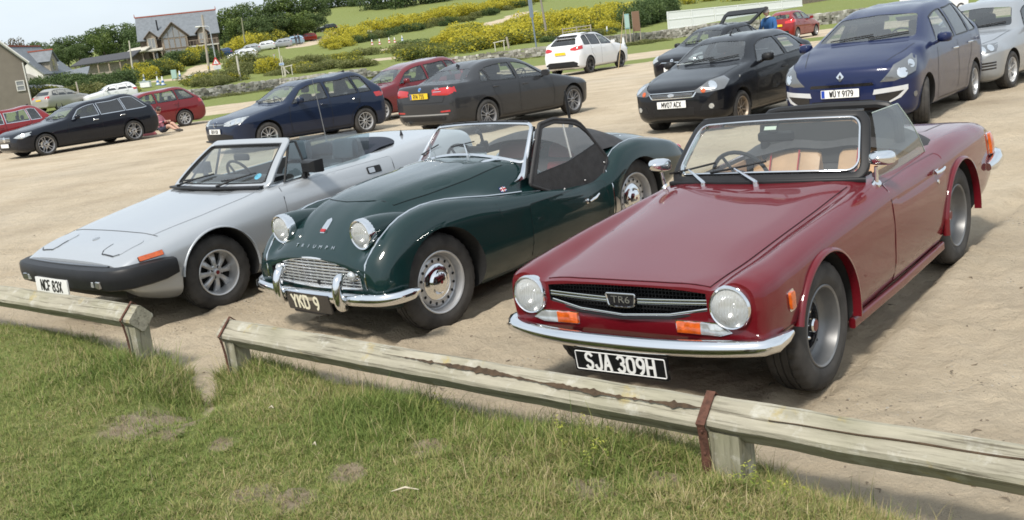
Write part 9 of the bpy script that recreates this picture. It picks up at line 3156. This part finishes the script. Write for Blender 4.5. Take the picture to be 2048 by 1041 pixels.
mb = MB(); mb.grid([[(x,w_ * math.cos(t),.01 + hh * max(0,math.sin(t))) for t in [PI * i / 8 for i in range(9)]] for x,w_,hh in ((-.30,.02,.02),(-.25,.15,.10),(0,.20,.16),(.2,.17,.13),(.28,.03,.03))]); mb.build('sack',mat('red_bag',(.42,.12,.13),.8),bg,60)
mb = MB().tube([(-.1,0,.15),(0,.03,.25),(.12,0,.15)],.012,5); mb.build('strap',mat('red_bag',(.42,.12,.13),.8),bg)
# man in a blue jumper and cap, head bent, at the raised tailgate
J = {'pelvis': ((0,0,.95),.155),'waist': ((0,-.02,1.10),.145),'chest': ((.0,-.07,1.34),.165),'neckb': ((0,-.11,1.52),.075),'neck': ((0,-.14,1.58),.058),
	 'lsh': ((.19,-.07,1.45),.075),'lel': ((.27,-.14,1.20),.058),'lwr': ((.20,-.36,1.10),.040),'rsh': ((-.19,-.07,1.45),.075),'rel': ((-.27,-.14,1.20),.058),'rwr': ((-.20,-.36,1.10),.040),
	 'lhip': ((.10,0,.90),.12),'lkn': ((.12,-.02,.50),.075),'lan': ((.12,.03,.09),.048),'lto': ((.13,-.13,.05),.04),'rhip': ((-.10,0,.90),.12),'rkn': ((-.12,-.02,.50),.075),'ran': ((-.12,.03,.09),.048),'rto': ((-.13,-.13,.05),.04)}
JUMP = mat('blue_jumper',(.025,.10,.26),.85,noise=.1); TROU = mat('grey_trousers',(.10,.10,.11),.85)
def pick2(c):
	if c.z > 1.545: return 3
	if c.z > .93 and not (c.y < -.33): return 0
	if c.z > .12: return 1 if c.y > -.25 else 3
	return 2
p = px_z(1512,118,0); p = Vector((8.52,30.45,0))
mn = figure('person','man in a blue jumper, pale collar and dark cap bending over the open boot',J,E_,[JUMP,TROU,SHOE,SKIN],pick2,Matrix.Translation((p.x,p.y,hz_at(p.x,p.y))) @ Matrix.Rotation(R(-50),4,'Z'))
head(mn,(0,-.20,1.70),.105,mat('grey_hair',(.30,.29,.28),.7),mat('dark_cap',(.025,.022,.022),.8),(0,-1,-.55))
hand(mn,(.20,-.37,1.10),(0,-1,-.3),.5,1,1); hand(mn,(-.20,-.37,1.10),(0,-1,-.3),.5,1,-1)
co = MB().tube([(.075 * math.cos(t),-.125 + .07 * math.sin(t),1.545 + .012 * math.cos(2 * t)) for t in [2 * PI * i / 14 for i in range(14)]],.018,6,closed=True); co.build('collar',M_WBOARD,mn)
# two people by the hill cars
for u,v,c1,lab in ((594,93,(.02,.022,.03),'dark-clothed person standing behind the pale blue hill car'),(600,90,(.03,.025,.03),'second dark-clothed person by the hill cars, right of the first')):
	p = px_t(u,v,120)
	e = figure('person',lab,J,E_,[mat('dark_coat',(.025,.027,.035),.85),TROU,SHOE,SKIN],pick2,Matrix.Translation(p) @ Matrix.Rotation(R(-30),4,'Z'),1)
	head(e,(0,-.14,1.70),.105,mat('dark_hair',(.025,.018,.013),.6),None,(0,-1,0))
